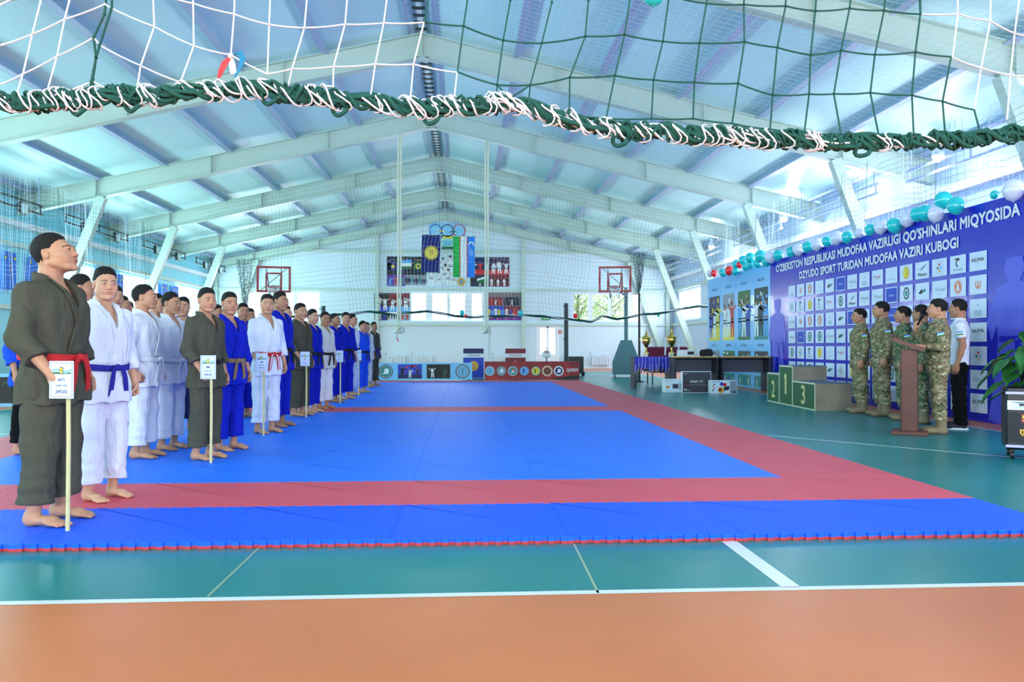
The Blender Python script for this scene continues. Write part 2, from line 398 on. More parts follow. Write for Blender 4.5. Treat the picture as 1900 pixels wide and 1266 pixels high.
# --- poses: joints in local metres, facing -y, right hand at -x, height 1.75
def arm_pose(kind, sx):
    """shoulder, elbow, wrist, hand direction, palm normal, thumb side, finger curl"""
    S = (sx * .166, .012, 1.385)
    if kind == 'side': return S, (sx * .240, .035, 1.12), (sx * .252, -.03, .875), (-sx * .05, -.22, -.97), (-sx * 1, 0, 0), (0, -1, 0), 0.55
    if kind == 'fist': return S, (sx * .246, .045, 1.12), (sx * .254, -.035, .875), (-sx * .08, -.15, -.98), (-sx * 1, .0, 0), (0, -1, 0), 1.25
    if kind == 'sign': return S, (sx * .248, .020, 1.12), (sx * .240, -.15, .915), (-sx * .05, -.55, -.83), (-sx * 1, 0, 0), (0, -.83, .55), 1.15
    if kind == 'mic': return S, (sx * .235, -.13, 1.17), (sx * .135, -.235, 1.365), (-sx * .15, -.05, .98), (-sx * .55, .83, 0), (sx * -.6, .1, .8), 1.1
    if kind == 'desk': return S, (sx * .245, .055, 1.13), (sx * .21, -.15, 1.135), (-sx * .15, -.93, .20), (0, -.2, -1), (-sx, 0, 0), 0.25
    if kind == 'clasp': return S, (sx * .245, .05, 1.13), (sx * .17, -.13, .93), (-sx * .75, -.25, -.6), (0, 1, -.2), (-sx * .5, -.2, .9), 0.6
def unit(v): v = np.array(v, float); return v / (np.linalg.norm(v) + 1e-9)
def head_frame(hy, hp):
    """rotation (yaw to the person's left positive, pitch up positive)"""
    cy, sy = math.cos(hy), math.sin(hy); cp, sp = math.cos(hp), math.sin(hp)
    Rx = np.array([[1, 0, 0], [0, cp, sp], [0, -sp, cp]]); Rz = np.array([[cy, -sy, 0], [sy, cy, 0], [0, 0, 1]])
    return Rz @ Rx
HC = np.array([0, -.014, 1.625])   # head centre at eye level
_BODY = {}
def torso_skin(s):
    s.prof([.80, .88, 1.0, 1.1, 1.25, 1.34, 1.40, 1.45], [.14, .155, .14, .145, .158, .160, .120, .065], [.09, .10, .09, .095, .11, .10, .085, .065], cy=[.01, .01, .005, 0, 0, .005, .012, .015], e=2.2, k=.03)
def build_body(R='side', L='side', hy=0.0, hp=0.0, shoes=False, lod=1, seed=0, bare=False):
    key = (R, L, round(hy, 2), round(hp, 2), shoes, lod, seed)
    if key in _BODY: return _BODY[key]
    q = lod; rnd = random.Random(seed * 13 + 5); jw = rnd.uniform(.94, 1.08); nl = rnd.uniform(.9, 1.12); fh = rnd.uniform(.98, 1.03); ch = rnd.uniform(.95, 1.12)
    wide = -.36 if 'desk' in (R, L) or 'mic' in (R, L) else -.30
    ax = axis([(-.34, .0038 * q), (-.20, .006 * q), (-.105, .0028 * q), (.105, .006 * q), (.20, .0038 * q), (.34, None)])
    ay = axis([(-.46 if 'desk' in (R, L) else -.30, .0040 * q), (-.13, .0026 * q), (-.03, .0045 * q), (.13, None)])
    special = 'desk' in (R, L) or 'mic' in (R, L)
    az = axis([(-.012, .0045 * q), (.07, .012 * q), (.68, .0038 * q), (.95, .012 * q if not special else .0045 * q), (1.42, .006 * q if not special else .0045 * q), (1.49, .0026 * q), (1.775, None)])
    s = SDF(ax, ay, az)
    torso_skin(s)
    for sx in (-1, 1):
        s.cap((sx * .085, .01, .88), (sx * .10, .0, .50), .082, .054, k=.03)
        s.cap((sx * .10, .0, .50), (sx * .105, .03, .10), .054, .036, k=.02); s.ell((sx * .103, .035, .36), (.045, .045, .10), k=.03)
        if True:
            s.cap((sx * .105, .05, .034), (sx * .112, -.08, .036), .033, .026, k=.03); s.ell((sx * .107, .045, .05), (.034, .04, .05), k=.02)
            s.ell((sx * .116, -.10, .022), (.045, .055, .022), k=.02)
            if not shoes:
                for i, (dx, ln, r) in enumerate(((-.030, .0, .0125), (-.008, .0, .0095), (.008, -.006, .009), (.023, -.014, .0088), (.037, -.026, .0085))):
                    x = sx * (.116 + dx); s.cap((x, -.125 - ln * .6, .018), (x + sx * .002, -.160 - ln, .012), r * .98, r * .95, k=.0025)
        # arms
        S, E, Wr, hd, pn, th, cu = arm_pose(R if sx < 0 else L, sx)
        S, E, Wr = np.array(S), np.array(E), np.array(Wr); hd, pn, th = unit(hd), unit(pn), unit(th)
        th = unit(th - hd * (th @ hd)); pn = unit(pn - hd * (pn @ hd) - th * (pn @ th))
        s.cap(S, E, .052, .040, k=.03); s.cap(E, E + (Wr - E) * .45, .040, .038, k=.02); s.cap(E + (Wr - E) * .4, Wr, .037, .025, k=.02)
        s.cap(Wr, Wr + hd * .03, .025, .024, k=.01)
        Rm = np.stack([th, hd, pn], 1)
        s.ell(Wr + hd * .055, (.043, .052, .019), k=.014, R=Rm.tolist())
        for fo, ln, r in ((.031, .078, .0092), (.0105, .087, .0094), (-.0105, .081, .009), (-.030, .062, .0082)):
            p = Wr + hd * .088 + th * fo; an = 0.12 * cu; pb = Wr + hd * .055 + th * fo * .9
            s.cap(pb, p, .0105, .0100, k=.008)
            for q3, sg in enumerate((.45, .31, .24)):
                an += cu * (0.75 if q3 == 0 else .95); d = hd * math.cos(an) + pn * math.sin(an); p2 = p + d * ln * sg
                s.cap(p, p2, r - q3 * .0008, r - (q3 + 1) * .0008, k=.004); p = p2
        tb = Wr + hd * .022 + th * .030 + pn * .006
        d1 = unit(hd * .75 + th * .55 + pn * (.25 + .4 * min(cu, 1))); p = tb + d1 * .034; s.cap(tb, p, .0145, .0115, k=.012)
        d2 = unit(hd * .85 + th * (.2 - .25 * cu) + pn * (.3 + .4 * cu)); p2 = p + d2 * .030; s.cap(p, p2, .0112, .0098, k=.005)
        d3 = unit(hd * .8 + th * (-.1 - .25 * cu) + pn * (.35 + .4 * cu)); s.cap(p2, p2 + d3 * .024, .0098, .0085, k=.004)
    s.cut(lambda X, Y, Z: -Z - 0.0 * X)
    # head
    H = head_frame(hy, hp); Hl = H.tolist()
    hs_ = 1.05
    def W_(p): return HC + H @ np.array(p, float) * hs_
    def E_(c, r, k=.015, op='u'): s.ell(W_(c), np.array(r) * hs_, k=k, op=op, R=Hl)
    def C_(a, b, r0, r1=None, k=.01, op='u'): s.cap(W_(a), W_(b), r0 * hs_, (r0 if r1 is None else r1) * hs_, k=k, op=op)
    nb = np.array([0, .02, 1.45])
    s.cap(W_((0, .03, -.055)), nb, .050, .056, k=.025); s.cap(W_((0, .045, -.04)), (0, .035, 1.44), .045, .06, k=.03)
    for sx in (-1, 1): s.cap(W_((sx * .05, .03, -.06)), (sx * .02, -.03, 1.445), .013, .012, k=.02); s.cap((sx * .03, .03, 1.452), (sx * .14, .02, 1.395), .030, .036, k=.035)
    E_((0, .020, .036), (.075, .094, .083)); E_((0, .026, -.012), (.064, .073, .064), k=.02); E_((0, -.022, -.005), (.066, .071, .080), k=.02); E_((0, -.020, -.062), (.052 * jw, .060, .050), k=.025)
    E_((0, -.064, -.098 * fh), (.022 * jw, .021, .018), k=.02)
    for sx in (-1, 1):
        E_((sx * .047 * ch, -.048, -.022), (.021, .026, .020), k=.02)
        C_((sx * .058 * jw, .005, -.052), (sx * .030 * jw, -.050, -.093), .014, .016, k=.02)
        E_((sx * .037, -.050, -.046), (.024, .028, .028), k=.02); E_((sx * .052, -.010, -.042), (.016, .032, .034), k=.02)
    C_((-.030, -.083, .022), (.030, -.083, .022), .009, k=.016)
    for sx in (-1, 1):
        E_((sx * .031, -.101, .001), (.019, .014, .011), k=.010, op='s')
        E_((sx * .031, -.0745, .000), (.0145, .0145, .0125), k=.003)
        C_((sx * .018, -.0865, .0045), (sx * .031, -.0895, .0085), .0028, k=.003); C_((sx * .031, -.0895, .0085), (sx * .046, -.0825, .0045), .0028, k=.003)
        C_((sx * .019, -.0865, -.006), (sx * .044, -.083, -.006), .0024, k=.003)
        E_((sx * .0775, .014, -.003), (.0075, .0185, .0290), k=.005); E_((sx * .0870, .010, .0), (.0095, .0115, .0190), k=.002, op='s')
        E_((sx * .0135 * nl, -.091, -.035), (.0080, .009, .0070), k=.006)
    C_((0, -.083, .014), (0, -.0980, -.026), .0065, .0092, k=.012); E_((0, -.0985, -.031), (.0120, .0090, .0088), k=.008)
    C_((-.020, -.0795, -.0605), (0, -.0875, -.0575), .0035, .0048, k=.008); C_((.020, -.0795, -.0605), (0, -.0875, -.0575), .0035, .0048, k=.008)
    C_((-.014, -.0815, -.0685), (.014, -.0815, -.0685), .0055, k=.010); C_((-.022, -.0885, -.0632), (.022, -.0885, -.0632), .0020, k=.002, op='s')
    V, Q = s.nets()
    # colours
    sk = np.ones((len(V), 3)); P = (V - HC) @ H / hs_; x, y, z = P.T; ax_ = np.abs(x)
    head = V[:, 2] > 1.50
    def setc(mask, c, mix=1.0): sk[mask] = sk[mask] * (1 - mix) + np.array(c) * mix
    fr = y < -.06
    setc(head & fr & (ax_ < .05) & (z < -.005) & (z > -.05), (1.04, .92, .90), .4)
    setc(head & fr & (ax_ < .0235) & (z < -.0535) & (z > -.0765), (.90, .66, .64), .8)
    setc(head & fr & (ax_ < .021) & (np.abs(z + .0632) < .0017), (.30, .16, .16))
    zb = .0235 - ((ax_ - .030) / .022) ** 2 * .006
    setc(head & fr & (ax_ > .012) & (ax_ < .050) & (np.abs(z - zb) < .0038), (.10, .09, .10), .92)
    de = np.sqrt(((ax_ - .031) / .0135) ** 2 + ((z - .000) / .0062) ** 2)
    eye = head & (y < -.070) & (de < 1)
    setc(eye, (1.35, 1.55, 1.85)); setc(eye & (de > .80), (.18, .14, .13)); setc(eye & (np.hypot(ax_ - .031, z - .0005) < .0058), (.10, .07, .06))
    if not shoes: setc(V[:, 2] < .012, (.9, .72, .66), .5)
    me = np_mesh('body', V, Q, None, np.clip(sk, 0, 2))
    # hair
    q = min(q, 1.35); n = axis([(-.115, .0036 * q), (.115, None)]); hs = SDF(n, axis([(-.12, .0036 * q), (.14, None)]), axis([(-.08, .0036 * q), (.15, None)]))
    hs.ell((0, .020, .036), (.0782, .0965, .0870), k=0); hs.ell((0, .026, -.014), (.0685, .0785, .070), k=.02); hs.ell((0, .012, .086), (.058, .058, .040), k=.03); hs.ell((0, -.018, .082), (.048, .036, .026), k=.02)
    rn = rnd.uniform(-.006, .006)
    def hairline(X, Y, Z):
        g = np.interp(Y, [-.12, -.085, -.068, -.045, -.036, -.022, -.004, .030, .042, .12], [.090, .084, .066, .050, .030, -.014, -.008, .012, -.040, -.050]) + rn * np.clip(-Y * 20, 0, 1) + .0022 * np.sin(95 * X + rn * 900) * np.sin(140 * Y + 1) + .0012 * np.sin(260 * X)
        return (g - Z) * .75
    hs.disp(lambda X, Y, Z: 0.0012 * np.clip((0.03 - Z) / .05, 0, 1) - .002 * np.clip((Z - .06) / .03, 0, 1) + .0012 * np.sin(160 * X + 3 * np.sin(60 * Y)) * np.sin(120 * Y + 2) + .0006 * np.sin(330 * X) * np.sin(300 * Z))
    hs.disp(lambda X, Y, Z: .0032 * np.clip(1 + hairline(X, Y, Z) / .75 / .075, 0, 1))
    hs.cut(hairline)
    HV, HQ = hs.nets(); HV = HC + HV @ H.T * hs_
    hm = np_mesh('hair', HV, HQ, None)
    _BODY[key] = (me, hm)
    return _BODY[key]

def folds(seed, amp=.005, fx=26.0):
    r = random.Random(seed); p = [r.uniform(0, 6) for _ in range(8)]
    def fn(X, Y, Z):
        u = X * .8 + Y * .9
        a = np.sin(fx * u + 2.2 * np.sin(5 * Z + p[0]) + p[1]) * np.sin(7 * Z + 3 * u + p[2])
        b = np.sin(fx * 1.7 * (X * .9 - Y * .6) + 9 * Z + 1.5 * np.sin(11 * Z + p[3]) + p[4])
        c = np.sin(31 * Z + 8 * u + 2.5 * np.sin(9 * u + p[5]) + p[6])
        return amp * (.9 * a + .5 * b + .45 * c * np.sin(4 * Z + p[7]))
    return fn
_CL = {}
def gi_prof(z):
    zs = [.70, .76, .90, 1.00, 1.05, 1.15, 1.30, 1.37, 1.42, 1.465, 1.50]
    return (np.interp(z, zs, [.208, .204, .188, .172, .176, .188, .196, .176, .128, .088, .080]), np.interp(z, zs, [.155, .152, .142, .126, .128, .137, .140, .128, .105, .082, .076]), np.interp(z, zs, [.0, .0, 0, .0, 0, 0, 0, .005, .01, .018, .022]))
def sleeve(s, pts, cf, n, k):
    t = SDF(s.ax, s.ay, s.az)
    for (a, ra), (b, rb) in zip(pts[:-1], pts[1:]): t.cap(a, b, ra, rb, k=.02)
    t.cut(lambda X, Y, Z: (X - cf[0]) * n[0] + (Y - cf[1]) * n[1] + (Z - cf[2]) * n[2])
    s.put((slice(None),) * 3, t.f, k, 'u')
def build_gi(R='side', L='side', lod=1, seed=0):
    """judo jacket, trousers"""
    key = ('gi', R, L, lod, seed)
    if key in _CL: return _CL[key]
    g = .0065 * lod
    s = SDF(axis([(-.40, g), (.40, None)]), axis([(-.30, g), (.22, None)]), axis([(.66, g), (1.56, None)]))
    zs = [.70, .76, .90, 1.00, 1.05, 1.15, 1.30, 1.37, 1.42, 1.465, 1.50]
    A, B, CY = gi_prof(np.array(zs)); s.prof(zs, A, B, cy=CY, e=2.3, k=0)
    s.cut(lambda X, Y, Z: .735 + .012 * np.sin(9 * X + seed) - Z)
    # overlap step of the upper panel, neck opening
    def over(X, Y, Z):
        xl = np.interp(Z, [.70, 1.0, 1.25, 1.47], [-.075, -.055, .0, .070]); st = np.clip((X - xl) / .004, 0, 1)
        return -np.where(Y < -.02, .0065 * st, 0) * (np.abs(X) < .19)
    s.disp(over)
    for sx in (-1, 1):
        S, E, Wr, *_ = arm_pose(R if sx < 0 else L, sx); S, E, Wr = np.array(S), np.array(E), np.array(Wr)
        s.cap((sx * .06, .018, 1.448), np.array(S) + (0, 0, -.005), .040, .058, k=.03)
        sleeve(s, [(S + (0, 0, -.010), .070), (E, .066), (E + (Wr - E) * .80, .070)], E + (Wr - E) * .62, unit(Wr - E), .045)
    s.disp(folds(seed, .0075))
    s.disp(lambda X, Y, Z: -.006 * np.exp(-((Z - 1.045 - .02 * np.sin(14 * X + seed)) / .022) ** 2) + .006 * np.exp(-((Z - 1.0) / .025) ** 2))
    def neck(X, Y, Z):
        w = np.interp(Z, [1.262, 1.47, 1.6], [0.0, .066, .105]); wd = np.where(Z > 1.262, w - np.abs(X - .004), -.1)
        front = np.where(Y < .02, wd, -.1)
        return np.minimum(wd + 0 * Y, (.035 - Y)) * .9
    s.cut(neck)
    # neck hole through the collar
    s.cap((0, .022, 1.44), (0, .022, 1.6), .062, .066, k=.004, op='s')
    V, Q = s.nets(); jm = np_mesh('judo_jacket', V, Q)
    t = SDF(axis([(-.27, g), (.27, None)]), axis([(-.20, g), (.20, None)]), axis([(.10, g), (.98, None)]))
    t.prof([.78, .86, .97], [.175, .18, .165], [.125, .13, .115], e=2.3, k=0)
    for sx in (-1, 1):
        t.cap((sx * .085, .005, .86), (sx * .100, .0, .50), .105, .090, k=.03); t.cap((sx * .100, .0, .50), (sx * .107, .018, .10), .090, .088, k=.012)
    t.disp(folds(seed + 40, .0080, 22.0))
    t.disp(lambda X, Y, Z: .004 * np.sin(70 * Z + 6 * np.sin(8 * X) + 5 * Y) * np.clip((.42 - Z) / .3, 0, 1))
    t.cut(lambda X, Y, Z: (.140 + .008 * np.sin(15 * X + seed) - Z))
    V, Q = t.nets(); tm = np_mesh('trousers', V, Q)
    # lapel band
    mb = MB()
    def surf(x, z, off=.008):
        a, b, c = gi_prof(z); q = min(.985, abs(x) / a); return -(b * (1 - q ** 2.3) ** (1 / 2.3)) + c - off
    def band(side):
        pts = []; wd = []
        for an in [0, .35, .7, 1.05, 1.3]:      # from the nape round the neck
            r = .078 + .004 * an; pts.append((side * r * math.sin(an) * .98, .022 + .062 * math.cos(an) + .012, 1.500 - .006 * an)); wd.append((0, .15, 1))
        end = ([(.070, 1.462), (.052, 1.40), (.034, 1.33), (.014, 1.262), (-.012, 1.18), (-.036, 1.09), (-.050, 1.03)] if side > 0 else [(-.070, 1.462), (-.052, 1.40), (-.034, 1.33), (-.014, 1.262), (.012, 1.18)])
        for x, z in end:
            pts.append((x, surf(x, z, .009 if side > 0 else .0045), z)); wd.append((side * .9, 0, .35))
        mb.strip(pts, wd, .040, .009, smooth=False)
    band(-1); band(1)
    lm = mb.mesh('lapel')
    _CL[key] = (jm, tm, lm)
    return _CL[key]
_BELT = {}
def build_belt(kind=0):
    if kind in _BELT: return _BELT[kind]
    mb = MB(); z0 = 1.00; n = 44; pts = []; 
    for ly, (off, dz) in enumerate(((.010, 0.0), (.016, .006))):
        pts = []
        for i in range(n + 1):
            t = 2 * PI * i / n; a, b, c = gi_prof(z0); e = 2 / 2.3
            x = (a + off) * math.copysign(abs(math.cos(t)) ** e, math.cos(t)); y = (b + off) * math.copysign(abs(math.sin(t)) ** e, math.sin(t)) + c
            pts.append((x, y, z0 + dz + .008 * math.sin(t) + .004 * math.cos(2 * t)))
        mb.strip(pts, (0, 0, 1), .042, .005, smooth=False)
    a, b, c = gi_prof(z0); yk = -b - .022
    me = mb.mesh('belt')
    k = MB(); k.ball((0.0, yk - .006, z0), .024, n=12, k=8, sc=(1.25, .75, .95)); k.ball((.012, yk - .014, z0 - .004), .016, n=10, k=6, sc=(1.1, .8, 1.3))
    tails = MB()
    for sx in (-1, 1):
        P = [(sx * .01, yk - .010, z0), (sx * .040, yk - .016, z0 - .020), (sx * (.062 if sx > 0 else .05), yk - .012, z0 - .09), (sx * (.075 if sx > 0 else .058), yk - .004, z0 - .17), (sx * (.080 if sx > 0 else .06), yk + .004, z0 - (.25 if sx > 0 else .22))]
        tails.strip(P, [(sx * .3, 0, 1), (sx * .8, 0, .5), (1, 0, 0), (1, 0, 0), (1, 0, 0)], [.034, .038, .040, .040, .040], .006)
    stp = MB()
    for sx in (-1, 1):
        P = [(sx * .010, yk - .0145, z0), (sx * .040, yk - .0205, z0 - .020), (sx * (.062 if sx > 0 else .05), yk - .0165, z0 - .09), (sx * (.075 if sx > 0 else .058), yk - .0085, z0 - .17), (sx * (.080 if sx > 0 else .06), yk - .0005, z0 - (.249 if sx > 0 else .219))]
        stp.strip(P, [(sx * .3, 0, 1), (sx * .8, 0, .5), (1, 0, 0), (1, 0, 0), (1, 0, 0)], [.012, .014, .014, .014, .014], .003)
    _BELT[kind] = (me, k.mesh('belt_knot'), tails.mesh('belt_tail'), stp.mesh('belt_stripe'))
    return _BELT[kind]

def build_uniform(R='side', L='side', lod=1, seed=0, kind='field'):
    key = (kind, R, L, lod, seed)
    if key in _CL: return _CL[key]
    g = .0065 * lod; deep = 'desk' in (R, L) or 'mic' in (R, L); short = kind == 'tee'
    s = SDF(axis([(-.38, g), (.38, None)]), axis([(-.42 if deep else -.26, g), (.20, None)]), axis([(.74, g), (1.56, None)]))
    zs = [.76, .85, .95, 1.05, 1.20, 1.32, 1.38, 1.425, 1.465, 1.50]
    A = [.186, .183, .174, .172, .182, .188, .168, .115, .082, .076]; B = [.128, .128, .122, .125, .134, .130, .112, .092, .074, .070]; CY = [0, 0, 0, 0, 0, .003, .008, .014, .018, .022]
    s.prof(zs, A, B, cy=CY, e=2.3, k=0); hem = .80 if not short else .86
    s.cut(lambda X, Y, Z: hem + .008 * np.sin(8 * X + seed) - Z)
    for sx in (-1, 1):
        S, E, Wr, *_ = arm_pose(R if sx < 0 else L, sx); S, E, Wr = np.array(S), np.array(E), np.array(Wr)
        s.cap((sx * .06, .018, 1.445), S + (0, 0, -.004), .038, .056, k=.03)
        if short: sleeve(s, [(S + (0, 0, -.006), .064), (E, .062)], S + (E - S) * .62, unit(E - S), .035)
        else: sleeve(s, [(S + (0, 0, -.006), .066), (E, .056), (Wr + (Wr - E) * .1, .043)], E + (Wr - E) * .93, unit(Wr - E), .035)
    s.disp(folds(seed, .0068 if not short else .0038, 24.0))
    s.disp(lambda X, Y, Z: .0035 * np.sin(48 * Z + 9 * X + 4 * np.sin(13 * Y)) * (np.abs(X) > .19))
    s.cap((0, .022, 1.43), (0, .022, 1.6), .060, .064, k=.004, op='s')
    s.cut(lambda X, Y, Z: np.minimum(np.interp(Z, [1.40 if not short else 1.44, 1.50, 1.6], [0, .045, .09]) - np.abs(X), -.02 - Y) * .9)
    V, Q = s.nets(); jm = np_mesh('jacket', V, Q)
    t = SDF(axis([(-.25, g), (.25, None)]), axis([(-.20, g), (.20, None)]), axis([(.02, g), (.98, None)]))
    t.prof([.80, .86, .97 if not short else .93], [.165, .17, .160] if not short else [.165, .160, .150], [.118, .122, .112] if not short else [.115, .112, .105], e=2.3, k=0)
    low = .19 if not short else .06
    for sx in (-1, 1):
        t.cap((sx * .082, .005, .86), (sx * .10, .0, .50), .098, .080, k=.03); t.cap((sx * .10, .0, .50), (sx * .107, .022, .10), .080, .074 if not short else .078, k=.012)
    t.disp(folds(seed + 40, .0055, 24.0))
    t.disp(lambda X, Y, Z: .0055 * np.sin(62 * Z + 6 * np.sin(8 * X) + 7 * Y) * np.clip((.5 - Z) / .25, 0, 1))
    t.cut(lambda X, Y, Z: (low - Z)); V, Q = t.nets(); tm = np_mesh('trousers', V, Q)
    bs = []
    for sx in (-1, 1):
        b = SDF(axis([(-.20, .005 * lod), (.20, None)]) if False else axis([(sx * .115 - .08, .005 * lod), (sx * .115 + .08, None)]), axis([(-.21, .005 * lod), (.11, None)]), axis([(-.01, .005 * lod), (.27, None)]))
        if not short: b.cap((sx * .107, .03, .07), (sx * .106, .028, .235), .052, .056, k=.02)
        b.cap((sx * .108, .045, .045), (sx * .114, -.10, .045), .046, .040, k=.03); b.ell((sx * .116, -.115, .040), (.052, .065, .040), k=.02)
        b.cut(lambda X, Y, Z: -Z); V, Q = b.nets(); bm_ = np_mesh('boot', V, Q)
        so = MB(); pl = []
        for i in range(24):
            an = 2 * PI * i / 24; x = .050 * math.cos(an) * (1.0 if math.sin(an) < 0 else .85); y = -.035 + .142 * math.sin(an); pl.append((sx * .112 + x, y))
        so.prism(pl, (0, 0, .0), (1, 0, 0), (0, 1, 0), (0, 0, 1), .024); bs.append((bm_, so.mesh('sole')))
    # collar, pockets
    c = MB()
    if not short:
        for sx in (-1, 1):
            P = [(sx * .082 * math.sin(a), .022 + .074 * math.cos(a), 1.492 - .012 * a) for a in (0, .5, 1.0, 1.5, 2.0)] + [(sx * .060, -.066, 1.455), (sx * .050, -.090, 1.425)]
            c.strip(P, [(sx * .5 * math.sin(a), .5 * math.cos(a), -.9) for a in (0, .5, 1.0, 1.5, 2.0)] + [(sx * 1, -.3, -.5), (sx * 1, 0, -.3)], [.040] * 5 + [.046, .040], .007)
        def sf(x, z): a = np.interp(z, zs, A); b = np.interp(z, zs, B); return -(b * (1 - (abs(x) / a) ** 2.3) ** (1 / 2.3)) + .001
        for sx in (-1, 1): c.box((sx * .095, sf(.095, 1.27), 1.27), (.095, .010, .12), bev=.004, rz=sx * .18); c.box((sx * .095, sf(.095, 1.33) - .003, 1.325), (.10, .012, .035), bev=.004, rz=sx * .18)
        zz_ = [.83 + .06 * i for i in range(10)]; c.strip([(0, sf(0, z_) - .002, z_) for z_ in zz_], (1, 0, 0), .035, .007)
    else:
        c.tube([(.068 * math.cos(a), .020 + .068 * math.sin(a), 1.487 - .012 * max(0, -math.sin(a))) for a in [2 * PI * i / 24 for i in range(25)]], .006, 6)
    _CL[key] = (jm, tm, c.mesh('collar'), bs)
    return _CL[key]
# ------------------------------------------------------------------ people
SKINS = [mat('skin_%d' % i, c, rough=.52, vc=True, spec=.35) for i, c in enumerate(((.80, .60, .49), (.74, .54, .43), (.86, .68, .57), (.66, .47, .37)))]
HAIRM = mat('black_hair', (.085, .07, .065), rough=.75, spec=.3, bump=.4, bscale=220)
CLOTH = {
    'khaki': cloth_mat('cloth_khaki', (.30, .295, .255)),
    'white': cloth_mat('cloth_white', (.85, .87, .93)),
    'grey': cloth_mat('cloth_offwhite', (.80, .81, .82)),
    'blue': cloth_mat('cloth_blue', (.07, .13, .68)),
    'light_blue': cloth_mat('cloth_sky_blue', (.13, .32, .86)),
    'navy': cloth_mat('cloth_navy', (.10, .13, .30)), 'black': cloth_mat('cloth_black', (.05, .05, .065))}
BELTM = {'sky': mat('patch_sky', (.20, .55, .90), rough=.8), 'green': mat('patch_green', (.15, .55, .25), rough=.8), 'red': mat('belt_red', (.74, .10, .12), rough=.8), 'blue': mat('belt_blue', (.08, .08, .55), rough=.8), 'white': mat('belt_white', (.88, .90, .95), rough=.8),
         'black': mat('belt_black', (.05, .05, .08), rough=.8), 'brown': mat('belt_brown', (.50, .40, .30), rough=.8)}
CAMO = camo('camouflage', (.63, .58, .46), [((.45, .46, .33), .49, 1.0), ((.50, .42, .33), .52, 1.6), ((.29, .30, .22), .575, 2.0), ((.80, .77, .65), .62, 2.3)], 9.0)
CAMO2 = camo('camouflage_green', (.58, .56, .44), [((.30, .42, .30), .46, 1.0), ((.45, .37, .28), .54, 1.5), ((.22, .27, .22), .57, 1.9), ((.78, .76, .66), .63, 2.3)], 9.0)
BOOTM = mat('boot_suede', (.56, .49, .38), rough=.85, var=.15); SOLEM = mat('boot_sole', (.30, .26, .22), rough=.8)
def olink(name, me, m, parent):
    """mesh shared between people, material set on the object"""
    if not len(me.materials): me.materials.append(None)
    o = link(name, me, parent); o.material_slots[0].link = 'OBJECT'; o.material_slots[0].material = m
    return o
def person(label, loc, face, R='side', L='side', hy=0., hp=0., skin=0, lod=1, seed=0, sc=1.0, wide=1.0, kind='gi', top='white', bot=None, belt='white', group=None, tails=True, stripe=False):
    """face: direction the chest points to, degrees anticlockwise from +x"""
    t = thing('person', label, 'person', loc, math.radians(face) + PI / 2, group, (sc * wide, sc * wide, sc))
    bme, hme = build_body(R, L, math.radians(hy), math.radians(hp), kind in ('field', 'tee'), lod, seed % 4)
    b = olink('body', bme, SKINS[skin], t)
    olink('hair', hme, HAIRM, t)
    if kind == 'gi':
        j, tr, lm = build_gi(R, L, lod, seed % 2)
        jo = olink('judo_jacket', j, CLOTH[top], t); olink('trousers', tr, CLOTH[bot or top], t); olink('lapel', lm, CLOTH[top], jo)
        if belt:
            be, kn, ta, sp_ = build_belt(); bo = olink('belt', be, BELTM[belt], t); olink('belt_knot', kn, BELTM[belt], bo)
            if tails: olink('belt_tails', ta, BELTM[belt], bo)
            if stripe: olink('belt_stripe', sp_, BELTM['white'], bo)
    else:
        j, tr, co, bs = build_uniform(R, L, lod, seed % 2, kind)
        jm = CLOTH[top] if kind == 'tee' else (CAMO if top == 'camo' else CAMO2)
        jo = olink('camouflage_jacket' if kind == 'field' else 't_shirt', j, jm, t); olink('trousers', tr, CLOTH[bot] if bot else jm, t)
        olink('collar', co, jm, jo)
        if R != 'x':
            S_p, E_p, *_ = arm_pose(L, 1); S_p, E_p = Vector(S_p), Vector(E_p); q_ = S_p.lerp(E_p, .42); fp = MB(); dz = (E_p - S_p).normalized(); on = (Vector((1, -.25, 0)) - dz * Vector((1, -.25, 0)).dot(dz)).normalized(); sd_ = dz.cross(on)
            for k_, mm_ in enumerate((BELTM['sky'], BELTM['white'], BELTM['green'])): fp.box(q_ + on * .066 + dz * (.016 * (k_ - 1)), (.070, .004, .016), mm_, R=Matrix((sd_, on, -dz)).transposed())
            fp.build('flag_patch', None, jo)
        for me, so in bs:
            bo = olink('boot' if kind == 'field' else 'sneaker', me, BOOTM if kind == 'field' else mat('sneaker_navy', (.08, .09, .16), rough=.6), t)
            olink('sole', so, SOLEM if kind == 'field' else mat('sneaker_sole', (.9, .92, .95), rough=.6), bo)
    return t
# ------------------------------------------------------------------ the hall
M_green = mat('court_green', (.10, .50, .50), rough=.30, var=.12, vscale=.9, spec=.35)
M_orange = mat('court_orange', (.82, .47, .28), rough=.33, var=.08, vscale=1.1, spec=.30)
M_line = mat('court_line_white', (.88, .90, .92), rough=.3)
M_linet = mat('court_line_thin', (.62, .70, .58), rough=.3)
M_wall = mat('wall_panel', (.83, .90, .95), rough=.45, wave=('X', 2.2, .06))
M_walls = mat('wall_panel_side', (.56, .87, .94), rough=.42, wave=('Y', 2.2, .06))
M_wallr = mat('wall_panel_right', (.76, .84, .94), rough=.42, wave=('Y', 2.2, .06))
M_ceil = mat('ceiling_panel', (.82, .98, 1.0), rough=.36, wave=('Y', 5.0, .30), spec=.4)
M_steel = mat('painted_steel', (.74, .82, .78), rough=.35, spec=.5)
M_purlin = mat('purlin_grey', (.66, .72, .84), rough=.5, metal=.0)
M_frame = mat('window_frame_white', (.92, .94, .97), rough=.35)
M_dark = mat('dark_metal', (.14, .19, .21), rough=.5)
fl = MB()
CX0, CX1, CY0, CY1 = -8.0, 7.0, 3.62, 34.5
